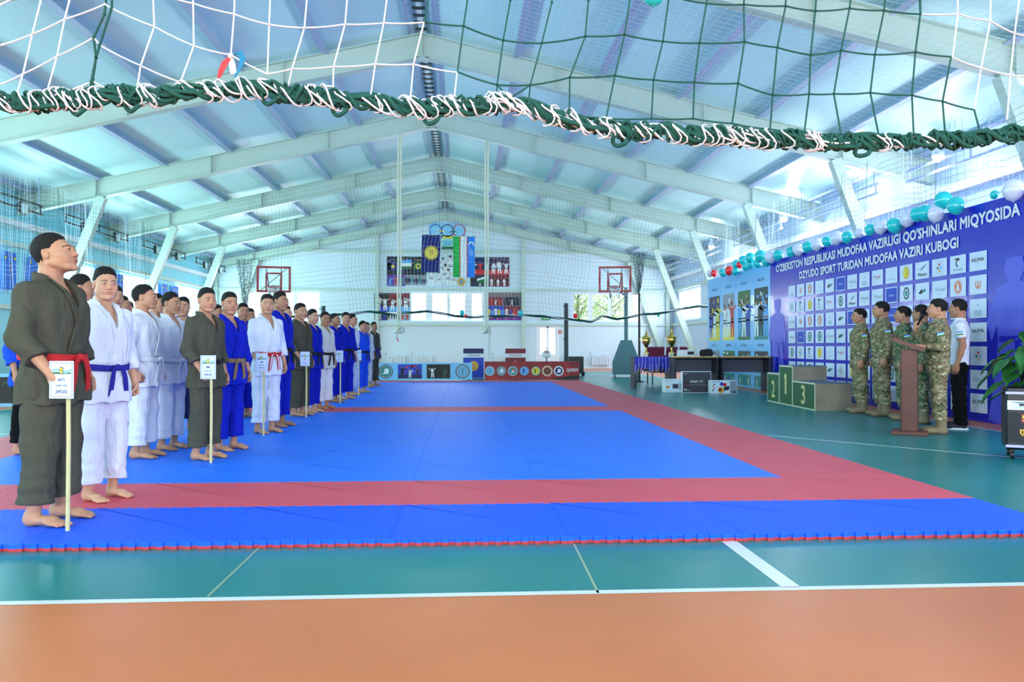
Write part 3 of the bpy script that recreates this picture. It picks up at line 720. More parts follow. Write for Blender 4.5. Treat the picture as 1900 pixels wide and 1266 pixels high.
def quad(x0, y0, x1, y1, z, m): fl.add([(x0, y0, z), (x1, y0, z), (x1, y1, z), (x0, y1, z)], [(0, 1, 2, 3)], m)
quad(XL, YB, XR, CY0, 0, M_orange); quad(XL, CY1, XR, YF, 0, M_orange); quad(XL, CY0, CX0, CY1, 0, M_orange); quad(CX1, CY0, XR, CY1, 0, M_orange)
quad(CX0, CY0, CX1, CY1, 0, M_green)
Lz = .0012
quad(CX0, CY0 - .045, CX1, CY0 + .008, Lz, M_line); quad(CX0, CY1, CX1, CY1 + .05, Lz, M_line); quad(CX1 - .03, CY0, CX1 + .02, CY1, Lz, M_line); quad(CX0 - .02, CY0, CX0 + .03, CY1, Lz, M_line)
quad(1.47, CY0, 1.56, 5.0, Lz, M_line)
def fline(a, b, w, m):
    a, b = Vector(a), Vector(b); d = (b - a).normalized(); n = Vector((-d.y, d.x, 0)) * w / 2
    fl.add([(*(p + q).xy, Lz) for p, q in ((a, n), (a, -n), (b, -n), (b, n))], [(0, 1, 2, 3)], m)
fline(G(484, 1014), G(385, 1108), .012, M_linet); fline(G(1065, 1010), G(1110, 1101), .012, M_linet)
fline(G(1420, 808), G(1900, 851), .05, M_line); fline(G(1200, 735), G(1424, 733), .05, M_line)
pts = [G(1087, 706), G(1120, 702), G(1150, 699.5), G(1182, 697.5)]
for a, b in zip(pts[:-1], pts[1:]): fline(a, b, .05, M_line)
fline((CX0, 19.0, 0), (-5.6, 19.0, 0), .05, M_line); fline((CX0, 10.5, 0), (-5.6, 10.5, 0), .05, M_line)
o = struct('floor', fl)

def wall_quads(mb, u0, u1, z0, ztop, holes, P, m, mj, thick, nrm):
    """vertical wall with rectangular holes; P(u,z)->point; ztop(u) top outline"""
    us = sorted(set([u0, u1] + [h[0] for h in holes] + [h[1] for h in holes] + ([RX] if u0 < RX < u1 and mj else [])))
    zs = sorted(set([z0] + [h[2] for h in holes] + [h[3] for h in holes]))
    for a, b in zip(us[:-1], us[1:]):
        cs = [h for h in holes if h[0] <= a + 1e-6 and h[1] >= b - 1e-6]
        cuts = [z0]; 
        for h in sorted(cs, key=lambda h: h[2]): cuts += [h[2], h[3]]
        for i in range(0, len(cuts), 2):
            lo = cuts[i]; hi = cuts[i + 1] if i + 1 < len(cuts) else None
            if hi is not None and hi <= lo: continue
            mb.add([P(a, lo), P(b, lo), P(b, ztop(b) if hi is None else hi), P(a, ztop(a) if hi is None else hi)], [(0, 1, 2, 3)], m)
    for h in holes:                                     # reveals
        c = [P(h[0], h[2]), P(h[1], h[2]), P(h[1], h[3]), P(h[0], h[3])]; n = Vector(nrm) * thick
        for i in range(4): mb.add([c[i], c[(i + 1) % 4], Vector(c[(i + 1) % 4]) + n, Vector(c[i]) + n], [(0, 1, 2, 3)], M_frame)
roofz = lambda x: RZ + .64 - SL * abs(x - RX)
glass = bpy.data.materials.new('window_glass'); glass.use_nodes = True; _n = glass.node_tree; _n.nodes.clear()
_o = _n.nodes.new('ShaderNodeOutputMaterial'); _t = _n.nodes.new('ShaderNodeBsdfTransparent'); _g = _n.nodes.new('ShaderNodeBsdfGlossy'); _mx = _n.nodes.new('ShaderNodeMixShader')
_t.inputs[0].default_value = (.94, .97, .98, 1); _g.inputs['Roughness'].default_value = .05; _mx.inputs[0].default_value = .06
_n.links.new(_t.outputs[0], _mx.inputs[1]); _n.links.new(_g.outputs[0], _mx.inputs[2]); _n.links.new(_mx.outputs[0], _o.inputs[0])
WN = [0]
def window(P, u0, u1, z0, z1, out, mull, ind=.09):
    """frame bars and one pane; P(u, z) -> point on the inner wall face, out = outward normal"""
    WN[0] += 1; out = Vector(out); mb = MB(); o = out * ind
    ud = (Vector(P(u1, z0)) - Vector(P(u0, z0))).normalized()
    R = Matrix((ud, out, Vector((0, 0, 1)))).transposed()
    def bar(ua, ub, za, zb, d=.07): mb.box(Vector(P((ua + ub) / 2, (za + zb) / 2)) + o, (ub - ua, d, zb - za), M_frame, R=R)
    f = .06
    bar(u0, u1, z0, z0 + f); bar(u0, u1, z1 - f, z1); bar(u0, u0 + f, z0 + f, z1 - f); bar(u1 - f, u1, z0 + f, z1 - f)
    for q in mull:
        um = u0 + (u1 - u0) * q[0]; bar(um - q[1] / 2, um + q[1] / 2, z0 + f, z1 - f)
    bar(u0 - .05, u1 + .05, z0 - .05, z0 - .005, .30)
    fo = struct('window_%d' % WN[0], mb)
    g = MB(); g.add([Vector(P(u0 + f, z0 + f)) + o * 1.3, Vector(P(u1 - f, z0 + f)) + o * 1.3, Vector(P(u1 - f, z1 - f)) + o * 1.3, Vector(P(u0 + f, z1 - f)) + o * 1.3], [(0, 1, 2, 3)], glass)
    g.build('window_glass', None, fo)
# far wall
WZ0, WZ1 = 2.34, 3.72
far_w = [(-10.4, -7.0, [(.33, .18), (.66, .18)]), (-2.60, .92, [(.255, .32), (.525, .14), (.80, .34)]), (5.38, 8.86, [(.25, .24), (.53, .16), (.82, .24)])]
DX0, DX1, DZ1 = 3.55, 4.70, 2.20
wf = MB(); wall_quads(wf, XL, XR, 0, roofz, [(a, b, WZ0, WZ1) for a, b, _ in far_w] + [(DX0, DX1, 0.0, DZ1)], lambda u, z: (u, YF, z), M_wall, True, .2, (0, 1, 0))
struct('wall_far', wf)
for a, b, q in far_w: window(lambda u, z: (u, YF, z), a, b, WZ0, WZ1, (0, 1, 0), q)
# door in the far wall
d = MB(); dc = (DX0 + DX1) / 2
for x0, x1, z0, z1 in ((DX0, DX0 + .08, 0, DZ1), (DX1 - .08, DX1, 0, DZ1), (DX0 + .08, DX1 - .08, DZ1 - .08, DZ1)): d.box(((x0 + x1) / 2, YF + .05, (z0 + z1) / 2), (x1 - x0, .12, z1 - z0), M_frame)
do = struct('door_1', d)
l = MB(); 
for x0, x1, z0, z1 in ((DX0 + .09, DX1 - .09, 0.02, .70), (DX0 + .09, DX0 + .2, .7, DZ1 - .09), (DX1 - .2, DX1 - .09, .7, DZ1 - .09), (dc - .05, dc + .05, .7, DZ1 - .09), (DX0 + .2, DX1 - .2, DZ1 - .2, DZ1 - .09)): l.box(((x0 + x1) / 2, YF + .06, (z0 + z1) / 2), (x1 - x0, .06, z1 - z0), M_frame, bev=.01)
lo = l.build('door_leaf', None, do)
g = MB(); g.add([(DX0 + .2, YF + .07, .7), (DX1 - .2, YF + .07, .7), (DX1 - .2, YF + .07, DZ1 - .2), (DX0 + .2, YF + .07, DZ1 - .2)], [(0, 1, 2, 3)], glass); g.build('door_glass', None, do)
h = MB(); h.tube([(dc - .02, YF + .02, 1.0), (dc - .02, YF - .03, 1.0), (dc - .12, YF - .03, 1.0)], .012, 8, M_dark); h.build('door_handle', None, do)
# side walls, back wall
hl = [(yb - 1.75, yb + 1.75, WZ0, WZ1) for yb in BAYS if yb + 1.75 < YF]
for nm, X, sg, m in (('wall_left', XL, -1, M_walls), ('wall_right', XR, 1, M_wallr)):
    mb = MB(); wall_quads(mb, YB, YF, 0, lambda u, X=X: roofz(X), hl, lambda u, z, X=X: (X, u, z), m, False, .2, (sg, 0, 0)); struct(nm, mb)
    for a, b, *_ in hl: window(lambda u, z, X=X: (X, u, z), a, b, WZ0, WZ1, (sg, 0, 0), [(.33, .08), (.66, .08)])
mb = MB(); wall_quads(mb, XL, XR, 0, roofz, [(a, b, WZ0, WZ1) for a, b, _ in far_w], lambda u, z: (u, YB, z), M_wall, True, .2, (0, -1, 0)); struct('wall_back', mb)
# ceiling: two panelled slopes
for nm, xa, xb in (('ceiling', XL - .2, RX), ('ceiling_right', RX, XR + .2)):
    mb = MB(); a, b = (xa, roofz(xa)), (xb, roofz(xb))
    mb.add([(a[0], YB, a[1]), (b[0], YB, b[1]), (b[0], YF, b[1]), (a[0], YF, a[1])], [(0, 1, 2, 3)], M_ceil)
    mb.add([(a[0], YB, a[1] + .1), (b[0], YB, b[1] + .1), (b[0], YF, b[1] + .1), (a[0], YF, a[1] + .1)], [(3, 2, 1, 0)], M_ceil)
    struct(nm, mb)
# trims: eave ledge, girts, posts on the far wall
def trim(i, boxes, m): 
    mb = MB(); [mb.box(c, d_, m) for c, d_ in boxes]; return struct('trim_%d' % i, mb)
trim(1, [((XL + .10, (YB + YF) / 2, 4.42), (.20, YF - YB, .16))], M_frame)
trim(2, [((XR - .10, (YB + YF) / 2, 4.42), (.20, YF - YB, .16))], M_frame)
trim(3, [(((XL + XR) / 2, YF - .05, z), (XR - XL, .10, .12)) for z in (2.16, 3.86)] + [((RX, YF - .05, 5.74), (15.5, .10, .12))], M_steel)
for k, x in enumerate((-4.23, 2.92, -11.9, 10.1)): trim(4 + k, [((x, YF - .09, (roofz(x) - .2) / 2), (.17, .18, roofz(x) - .2))], M_steel)
trim(8, [((XL + .06, (YB + YF) / 2, z), (.12, YF - YB, .12)) for z in (2.16, 3.86)], M_steel)
trim(9, [((XR - .06, (YB + YF) / 2, z), (.12, YF - YB, .12)) for z in (2.16, 3.86)], M_steel)
bb = MB(); bb.box(((XL + XR) / 2, YF - .02, .05), (XR - XL, .04, .10), M_frame); struct('baseboard_far', bb)
# roof frames: I-beam rafters with raking props
def rafter(Y, dep, w=.22, label=None, props=True, n=0):
    t = thing('roof_frame', label, 'roof beam', (0, Y, 0), group='steel roof frames')
    for sg in (-1, 1):
        xe = XL if sg < 0 else XR; mb = MB()
        a, b = Vector((RX, 0, RZ)), Vector((xe, 0, under(xe))); up = Vector((0, 0, 1))
        def bar(off, h, wd):
            p = [a + up * off, b + up * off, b + up * (off + h), a + up * (off + h)]
            q = [v + Vector((0, s_ * wd / 2, 0)) for s_ in (-1, 1) for v in p]
            mb.add(q, [(0, 1, 2, 3), (7, 6, 5, 4), (0, 4, 5, 1), (1, 5, 6, 2), (2, 6, 7, 3), (3, 7, 4, 0)], M_steel)
        bar(0, .02, w); bar(dep - .02, .02, w); bar(.02, dep - .04, .014)
        xs = 9.2
        for q in (2.9, 6.1, 9.2):
            x = RX + sg * q; 
            for s_ in (-1, 1): mb.box((x, s_ * w / 4, under(x) + dep / 2), (.012, w / 2 - .01, dep - .05), M_steel)
        mb.build('rafter', None, t)
        if props:
            xt = RX + sg * 9.05; p = MB(); top, bot = Vector((xt, 0, under(xt) + .02)), Vector((xe - sg * .30, 0, .0))
            ax = (top - bot).normalized(); sd = Vector((ax.z, 0, -ax.x)); c = (top + bot) / 2; Lh = (top - bot).length
            R = Matrix((sd, Vector((0, 1, 0)), ax)).transposed()
            p.box(c, (.24, .20, Lh), M_steel, R=R, bev=.004)
            p.build('raking_prop', None, t)
    mb = MB(); mb.box((RX, 0, RZ + dep / 2), (.02, w, dep - .02), M_steel); mb.box((RX, 0, RZ - .02), (.30, w, .03), M_steel); mb.build('ridge_plate', None, t)
names = ['ninth', 'eighth', 'seventh', 'sixth', 'fifth', 'fourth', 'third', 'second', 'first']
for i, Y in enumerate(FR_Y):
    if Y < 5: continue
    rafter(Y, .52 if i else .40, label='pale steel roof rafter frame ' + ('against the far gable wall' if i == 0 else '%s from the far gable wall' % ['', 'second', 'third', 'fourth', 'fifth', 'sixth', 'seventh'][i]))
# purlins between the frames
pz = .64 - .115
for k in (-6, -5, -4, -3, -2, -1, 0, 1, 2, 3, 4, 5, 6):
    x = RX + (0 if k == 0 else math.copysign(.35 + 1.77 * (abs(k) - .0), k)) if k else RX
    if x < XL or x > XR: continue
    mb = MB(); sg = 1 if k >= 0 else -1
    if k == 0:
        for s_ in (-1, 1): mb.box((RX + s_ * .28, (YF + YB) / 2, RZ + .56), (.05, YF - YB, .12), M_purlin)
        mb.box((RX, (YF + YB) / 2, RZ + .545), (.10, YF - YB, .03), M_frame)
        for q in range(int((YF - YB) / .35)): mb.box((RX, YB + q * .35, RZ + .53), (.26, .12, .02), M_dark)
    else:
        z = under(x) + pz
        mb.box((x, (YF + YB) / 2, z + .065), (.03, YF - YB, .13), M_purlin); mb.box((x - sg * .07, (YF + YB) / 2, z), (.17, YF - YB, .015), M_purlin)
    tag(mb.build('roof_purlin'), ('narrow grey ridge channel with dark slats along the ridge of the roof' if k == 0 else 'steel purlin under the roof panels, number %s from the ridge on the %s slope' % (['', 'one', 'two', 'three', 'four', 'five', 'six'][abs(k)], 'left' if k < 0 else 'right')), 'roof purlin', 'purlins carrying the roof panels')
# lamp rails near both eaves, with their floodlights
M_lampoff = mat('lamp_face_off', (.80, .88, .88), rough=.2); M_lampon = mat('lamp_face_lit', (1.0, .97, .92), rough=.4, emit=28)
for sg, xe in ((-1, XL), (1, XR)):
    x = xe - sg * .95
    for i in range(1, 7):
        y0, y1 = FR_Y[i] + .6, FR_Y[i - 1] - .6; t = thing('lamp_rail', 'double steel rail for floodlights under the %s eave, bay %s from the far wall' % ('left' if sg < 0 else 'right', ['', 'one', 'two', 'three', 'four', 'five', 'six'][i]), 'lamp rail', (x, y0, 0), group='lamp rails under the eaves')
        mb = MB(); L = y1 - y0
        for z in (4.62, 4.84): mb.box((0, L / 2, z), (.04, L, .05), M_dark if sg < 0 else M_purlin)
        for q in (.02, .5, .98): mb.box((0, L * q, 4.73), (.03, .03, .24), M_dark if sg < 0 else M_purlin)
        for q in (.04, .96): mb.box((0, L * q, (4.84 + roofz(x)) / 2), (.02, .02, roofz(x) - 4.84), M_purlin)
        mb.build('rail', None, t)
        if sg < 0:
            for q in (.25, .75):
                f = thing('floodlight', 'unlit square floodlight on the left rail, bay %s from the far wall, %s one' % (['', 'one', 'two', 'three', 'four', 'five', 'six'][i], 'nearer' if q < .5 else 'farther'), 'floodlight', (x - sg * .06, y0 + L * q, 4.60), 0, 'floodlights on the left rail')
                b = MB(); b.box((0, 0, 0), (.10, .34, .30), M_dark, bev=.02); b.box((sg * .05, 0, .10), (.05, .04, .18), M_dark); b.build('lamp_housing', None, f)
                fc = MB(); fc.box((-sg * .053, 0, 0), (.01, .28, .24), M_lampoff); fc.build('lamp_face', None, f)
M_lampw = mat('lamp_housing_white', (.85, .90, .95), rough=.4)
for k, (px, py) in enumerate(((1740, 290), (1565, 332), (1466, 355), (1455, 405), (1320, 457))):
    X_ = XR - .95; p = PX(px, py, X_); f = thing('floodlight', 'lit round white floodlight above the banners, %s from the right' % ['nearest', 'second', 'third', 'fourth', 'fifth'][k], 'floodlight', p, 0, 'lit floodlights on the right')
    b = MB(); b.lathe([(.03, .28), (.05, .16), (.11, .10), (.12, .02), (.11, .0)], n=16, m=M_lampw); b.box((.0, 0, (under(X_) + .55 - p.z) / 2 + .12), (.02, .02, max(.1, under(X_) + .55 - p.z - .2)), M_lampw); b.build('lamp_housing', None, f)
    fc = MB(); fc.ball((0, 0, -.02), .095, M_lampon, n=16, k=10); fc.build('lamp_face', None, f)
    pl = bpy.data.lights.new('floodlight_glow', 'POINT'); pl.energy = 60; pl.shadow_soft_size = .12; pl.color = (.93, .95, 1.0)
    po = bpy.data.objects.new('floodlight_glow', pl); COL.objects.link(po); po.location = (p.x - .02, p.y, p.z - .16)
# ------------------------------------------------------------------ judo mats
TX, TY, NX0, MY0 = 1.005, .965, 3.60, 4.50
M_mb = mat('mat_blue', (.10, .47, .99), rough=.50, spec=.3, bump=.10, bscale=70, var=.05, vscale=2)
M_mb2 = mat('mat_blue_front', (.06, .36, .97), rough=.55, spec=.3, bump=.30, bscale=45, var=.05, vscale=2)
M_mr = mat('mat_red', (.86, .33, .40), rough=.55, spec=.3, bump=.15, bscale=60, var=.05, vscale=2)
M_mru = mat('mat_underside_red', (.72, .20, .24), rough=.7)
def tile(name, top, low):
    n = 27; d = .016; pts = []; g = .0012
    def edge(k, tooth): # along s in [0,1]; returns list of (s, offset)
        out = []
        for i in range(n):
            a, b = i / n, (i + 1) / n; on = (i % 2 == k); o_ = tooth if on else 0
            out += [(a + .0008, o_), (b - .0008, o_)]
        return out
    for s_, o_ in edge(0, d): pts.append((s_, -o_ + g))           # south, outward teeth
    for s_, o_ in edge(0, d): pts.append((1 + o_ - g, s_))        # east
    for s_, o_ in reversed(edge(0, d)): pts.append((s_, 1 - o_ - g))    # north, notches
    for s_, o_ in reversed(edge(0, d)): pts.append((0 + o_ + g, s_))  # west notches
    mb = MB(); k = len(pts); T = .040
    b0 = [(x, y, 0) for x, y in pts]; b1 = [(x, y, T * .42) for x, y in pts]; b2 = [(x, y, T - .003) for x, y in pts]
    cx = cy = .5
    b3 = [(x + (cx - x) * .004, y + (cy - y) * .004, T) for x, y in pts]
    mb.add(b0 + b1, [(i, (i + 1) % k, k + (i + 1) % k, k + i) for i in range(k)], low)
    mb.add(b1 + b2, [(i, (i + 1) % k, k + (i + 1) % k, k + i) for i in range(k)], top)
    mb.add(b2 + b3, [(i, (i + 1) % k, k + (i + 1) % k, k + i) for i in range(k)], top)
    mb.add(b3, [tuple(range(k))], top); mb.add(b0, [tuple(range(k))[::-1]], low)
    me = mb.mesh(name); return me
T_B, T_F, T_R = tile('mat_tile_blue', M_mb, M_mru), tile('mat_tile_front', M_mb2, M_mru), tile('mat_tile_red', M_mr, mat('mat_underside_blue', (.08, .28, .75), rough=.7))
ORD = ['first', 'second', 'third', 'fourth', 'fifth', 'sixth', 'seventh', 'eighth', 'ninth', 'tenth', 'eleventh', 'twelfth', '13th', '14th', '15th', '16th', '17th', '18th', '19th', '20th', '21st', '22nd', '23rd', '24th']
for r in range(21):
    for c in range(9):
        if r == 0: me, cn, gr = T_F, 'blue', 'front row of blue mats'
        elif r in (1, 9, 20) or (c == 0) or (c == 8): me, cn, gr = T_R, 'red', 'red border mats'
        else: me, cn, gr = T_B, 'blue', 'blue mats of the two fighting areas'
        jz = random.uniform(-.0006, .0006)
        o = link('judo_mat', me, None, (NX0 - (c + 1) * TX, MY0 + r * TY, .0005 + (jz + .0006))); o.scale = (TX, TY, 1)
        tag(o, '%s foam mat, %s row from the front edge, %s from the right side' % (cn, ORD[r], ORD[c]), 'mat', gr)

# ------------------------------------------------------------------ boards on the far side
cW = mat('print_white', (.93, .95, .97), rough=.5); cK = mat('print_black', (.06, .07, .09), rough=.5); cG = mat('print_gold', (.86, .66, .20), rough=.4)
cGr = mat('print_green', (.10, .42, .22), rough=.5); cR = mat('print_red', (.85, .16, .16), rough=.5); cB = mat('print_blue', (.10, .26, .75), rough=.5)
cLB = mat('print_light_blue', (.52, .80, .97), rough=.45); cSB = mat('print_sky', (.33, .68, .95), rough=.45); cN = mat('print_navy', (.06, .10, .34), rough=.5)
cP = mat('print_purple', (.38, .20, .62), rough=.5); cY = mat('print_yellow', (.93, .85, .25), rough=.5); cSk = mat('print_skin', (.74, .54, .44), rough=.6)
cGy = mat('print_grey', (.55, .60, .66), rough=.5); cO = mat('print_orange', (.92, .52, .32), rough=.5); cDG = mat('print_dark_green', (.12, .26, .22), rough=.5)
cBr = mat('print_maroon', (.50, .10, .14), rough=.5); cDB = mat('print_dusk', (.12, .14, .24), rough=.5); cT = mat('print_teal', (.18, .55, .55), rough=.5)
def emblem(b, x, y, r, rim, face, mark, l=1, kind=0):
    b.disc(x, y, r, rim, l); b.ring(x, y, r * .80, r * .86, cW, l + .5); b.disc(x, y, r * .74, face, l + .6)
    if kind == 0:
        b.figure(x - r * .15, y - r * .5, r * 1.0, mark, mark, l + 1, arms=2)
    elif kind == 1: b.star(x, y, r * .55, mark, l + 1, 8, .55); b.disc(x, y, r * .2, face, l + 1.5)
    elif kind == 2: b.disc(x + r * .1, y + r * .1, r * .35, mark, l + 1); b.poly([(x - r * .5, y - r * .4), (x + r * .5, y - r * .3), (x, y + r * .1)], cW, l + 1.2)
    elif kind == 3:
        for i in range(12):
            a = PI * i / 6; b.poly([(x + math.cos(a + .1) * r * .25, y + math.sin(a + .1) * r * .25), (x + math.cos(a + .2) * r * .62, y + math.sin(a + .2) * r * .62), (x + math.cos(a) * r * .62, y + math.sin(a) * r * .62)], mark, l + 1)
        b.figure(x, y - r * .3, r * .6, mark, mark, l + 1.3, arms=1)
    for i in range(16):
        a = PI * i / 8; b.disc(x + r * .93 * math.cos(a), y + r * .93 * math.sin(a), r * .035, cW, l + .4, n=6)
def photo(b, x0, y0, x1, y1, bgc, n, cloth, seed, l=1.5, floor=None, blobs=()):
    """a printed action photograph: background, crowd patches and figures"""
    rd = random.Random(seed); w_, h_ = x1 - x0, y1 - y0
    b.rect(x0, y0, x1, y1, bgc, l)
    if floor: b.rect(x0, y0, x1, y0 + h_ * .28, floor, l + .2)
    for c in blobs:
        for _ in range(7):
            a, bb_ = x0 + rd.random() * w_ * .85, y0 + h_ * (.3 + rd.random() * .55); b.rect(a, bb_, min(x1, a + w_ * rd.uniform(.04, .14)), min(y1, bb_ + h_ * rd.uniform(.05, .14)), c, l + .25)
    for i in range(n):
        hh = h_ * rd.uniform(.62, .84); x = x0 + w_ * (i + .5) / n
        b.figure(x, y0 + h_ * .05, hh, cloth[i % len(cloth)], cSk, l + .5 + .3 * (i % 2), lean=rd.uniform(-.05, .05), arms=rd.choice([0, 1, 2]) if n < 4 else 0, belt=rd.choice([cK, cR, None]), hair=cK)
U, N_ = (1, 0, 0), (0, -1, 0)
def board_thing(name, label, cat, px0, px1, pyb, depth_y=None, h=.78, th=.05, group=None):
    a, b_ = G(px0, pyb), G(px1, pyb); Y = depth_y or (a.y + b_.y) / 2
    x0, x1 = PY(px0, pyb, Y).x, PY(px1, pyb, Y).x
    t = thing(name, label, cat, ((x0 + x1) / 2, Y, 0), 0, group); return t, x1 - x0
def stand(t, w_, h_):
    mb = MB()
    for x in (-w_ / 2 + .1, w_ / 2 - .1): mb.box((x, .16, .02), (.04, .34, .04), M_dark); mb.tube([(x, .05, h_ * .8), (x, .30, .03)], .012, 6, M_dark)
    mb.build('rear_stand', None, t)
Yb = 26.0
t, W_ = board_thing('advertising_board', 'light blue advertising board with two emblems and two judo pictures, left of the red board', 'advertising board', 698, 876, 704, Yb, group='advertising boards beyond the mats')
Hh = .56; b = Board((-W_ / 2, 0, .01), U, (0, 0, 1), N_); b.slab(0, 0, W_, Hh, .05, cLB)
emblem(b, W_ * .10, Hh * .5, .23, cK, cT, cW, 1, 2); photo(b, W_ * .225, .05, W_ * .475, Hh - .05, cB, 3, [cK, cW, cN], 3, floor=cN, blobs=(cP, cR)); photo(b, W_ * .525, .05, W_ * .77, Hh - .05, cK, 2, [cW, cGr], 4, blobs=(cDG,)); emblem(b, W_ * .90, Hh * .5, .23, cK, cLB, cDG, 1, 3)
b.build('printed_panel', t); stand(t, W_, Hh)
t, W_ = board_thing('advertising_board', 'dark red advertising board with seven round emblems and a town name', 'advertising board', 899, 1075, 704, Yb, group='advertising boards beyond the mats')
Hh = .60; b = Board((-W_ / 2, 0, .01), U, (0, 0, 1), N_); b.slab(0, 0, W_, Hh, .05, mat('print_crimson', (.62, .10, .13), rough=.5, var=.35, vscale=3))
rd = random.Random(5)
for _ in range(90):
    x, y = rd.random() * W_, rd.random() ** .7 * Hh; q = rd.uniform(.004, .012); b.rect(x, y, min(W_, x + q), min(Hh, y + q), cW if rd.random() < .4 else cR, .5)
b.poly([(W_ * .01, .03), (W_ * .16, .02), (W_ * .12, .12), (W_ * .02, .10)], cR, .6); b.poly([(W_ * .70, .01), (W_ * .99, .01), (W_ * .99, .16), (W_ * .85, .10)], cK, .6); b.poly([(W_ * .86, Hh - .02), (W_ * .99, Hh - .02), (W_ * .99, .30)], cBr, .6)
for i, (rim, fc, mk, kd) in enumerate(((cGy, cLB, cK, 3), (cDG, cGy, cW, 2), (cGy, cT, cO, 2), (cN, cSB, cK, 0), (cDG, cY, cGr, 0), (cG, cBr, cGr, 1), (cW, cN, cW, 2))):
    x = W_ * (.055 + .121 * i); (b.star(x, Hh * .48, .19, cW, .9, 12, .82) if i == 5 else None); emblem(b, x, Hh * .48, .165, rim, fc, mk, 1, kd)
b.text('QARSHI', W_ * .865, Hh * .45, .105, cW, 2, width=W_ * .12, bold=.03)
b.build('printed_panel', t); stand(t, W_, Hh)
# white flower-like emblem board top peeping over the red board
for (lab, px0, px1, ptop, c1, c2, YC) in (('blue coach stand with a white COACH strip behind the light blue board', 859, 898, 646, cN, cB, 27.6), ('dark red coach stand with a white COACH strip behind the red board', 937, 976, 646, cBr, cBr, 27.6)):
    x0, x1 = PY(px0, 700, YC).x, PY(px1, 700, YC).x; W_ = x1 - x0; Hh = PY(px0, ptop, YC).z
    t = thing('coach_stand', lab, 'stand', ((x0 + x1) / 2, YC, 0), group='coach seats boards')
    mb = MB(); mb.box((0, .28, Hh / 2), (W_, .5, Hh), mat('stand_white', (.88, .90, .93), rough=.5), bev=.01); mb.build('stand_body', None, t)
    b = Board((-W_ / 2 + .01, .024, .02), U, (0, 0, 1), N_); w2, h2 = W_ - .02, Hh - .04; b.slab(0, 0, w2, h2, .004, c1)
    b.rect(0, 0, w2, h2 * .68, c2, .5); b.rect(0, h2 * .69, w2, h2 * .83, cW, 1); b.text('COACH', w2 / 2, h2 * .725, h2 * .075, cK if c1 is cN else cBr, 2, width=w2 * .6, bold=.04, center=True)
    b.disc(w2 * .5, h2 * .40, w2 * .25, cG, 1); b.ring(w2 * .5, h2 * .40, w2 * .21, w2 * .23, cO, 1.5); b.figure(w2 * .5, h2 * .30, h2 * .18, cO, cO, 2, arms=2)
    for q in (0, 1): b.poly([(0, h2 * (.1 + .3 * q)), (w2 * .3, h2 * (.3 + .1 * q)), (0, h2 * (.2 + .28 * q))], cSB if c1 is cN else cR, .8)
    b.build('printed_front', t)
mb = MB(); mb.ball((0, 0, .83), .17, cW, n=14, k=8, sc=(1, .5, .8)); 
for i in range(3): mb.box((.06 * (i - 1), -.07, .90), (.025, .03, .10), cBr, bev=.005)
mb.cyl((0, 0, 0), (0, 0, .75), .02, 8, M_dark); mb.lathe([(.14, 0), (.14, .02), (.02, .03)], n=14, m=M_dark)
p = PY(1014, 690, 27.6); mb.build('emblem_stand'); o = bpy.data.objects['emblem_stand']; o.location = (p.x, 27.6, 0); tag(o, 'round white and maroon emblem showing above the red advertising board', 'emblem')
# folded board on the left, half seen
p = G(12, 756); t = thing('advertising_board', 'light blue board with a judo picture standing at the left edge behind the khaki fighter', 'advertising board', (p.x - .3, p.y, 0), math.radians(8), 'advertising boards beyond the mats')
b = Board((-.75, 0, .01), U, (0, 0, 1), N_); b.slab(0, 0, 1.55, .60, .05, cLB); photo(b, .50, .06, 1.45, .54, cK, 2, [cW, cGr], 9, blobs=(cDG,)); b.build('printed_panel', t); stand(t, 1.5, .6)

# ------------------------------------------------------------------ posters and flags on the far wall
Yw = YF - .03
def wallboard(name, label, cat, px0, py0, px1, py1, base, Y=None, group=None):
    a, c = PY(px0, py0, Y or Yw), PY(px1, py1, Y or Yw)
    b = Board((a.x, (Y or Yw), c.z), U, (0, 0, 1), N_); w_, h_ = c.x - a.x, a.z - c.z; b.slab(0, 0, w_, h_, .012, base)
    return b, w_, h_, lambda nm='x': tag(b.build(name), label, cat, group)
b, w_, h_, fin = wallboard('rings_poster', 'pale blue poster with large coloured rings under the roof ridge', 'poster', 796, 413, 864, 442, cLB)
for x, m in ((.18, cB), (.5, cK), (.82, cR)): b.ring(w_ * x, h_ * .48, h_ * .36, h_ * .42, m)
for x, m in ((.34, cY), (.66, cGr)): b.ring(w_ * x, h_ * .06, h_ * .36, h_ * .42, m, 1.5, a0=.9, a1=2.3)
fin()
b, w_, h_, fin = wallboard('pale_poster', 'pale green and yellow poster between the two hanging flags', 'poster', 819, 437, 842, 463, mat('print_pale_green', (.62, .85, .78), rough=.5))
b.rect(.05, h_ * .8, w_ - .05, h_ * .95, cY); b.rect(w_ * .1, h_ * .52, w_ * .9, h_ * .62, cSB, 2); b.rect(0, 0, w_, h_ * .2, cGr, .8)
b.rect(w_ * .15, h_ * .3, w_ * .8, h_ * .42, cSB, .9); fin()
b, w_, h_, fin = wallboard('photo_collage', 'wide photo collage of judo teams and podiums behind the flags', 'poster', 718, 476, 945, 532, cDB)
photo(b, 0, h_ * .40, w_ * .16, h_, cK, 4, [cDB, cN], 1, blobs=(cB,)); b.rect(.02, h_ * .55, w_ * .09, h_ * .8, cB, 2); b.star(w_ * .048, h_ * .66, .13, cY, 2.5)
b.rect(w_ * .115, h_ * .72, w_ * .20, h_ * .90, cSB, 2.5); b.rect(w_ * .115, h_ * .66, w_ * .20, h_ * .78, cW, 2.6); b.rect(w_ * .115, h_ * .58, w_ * .20, h_ * .67, cGr, 2.7)
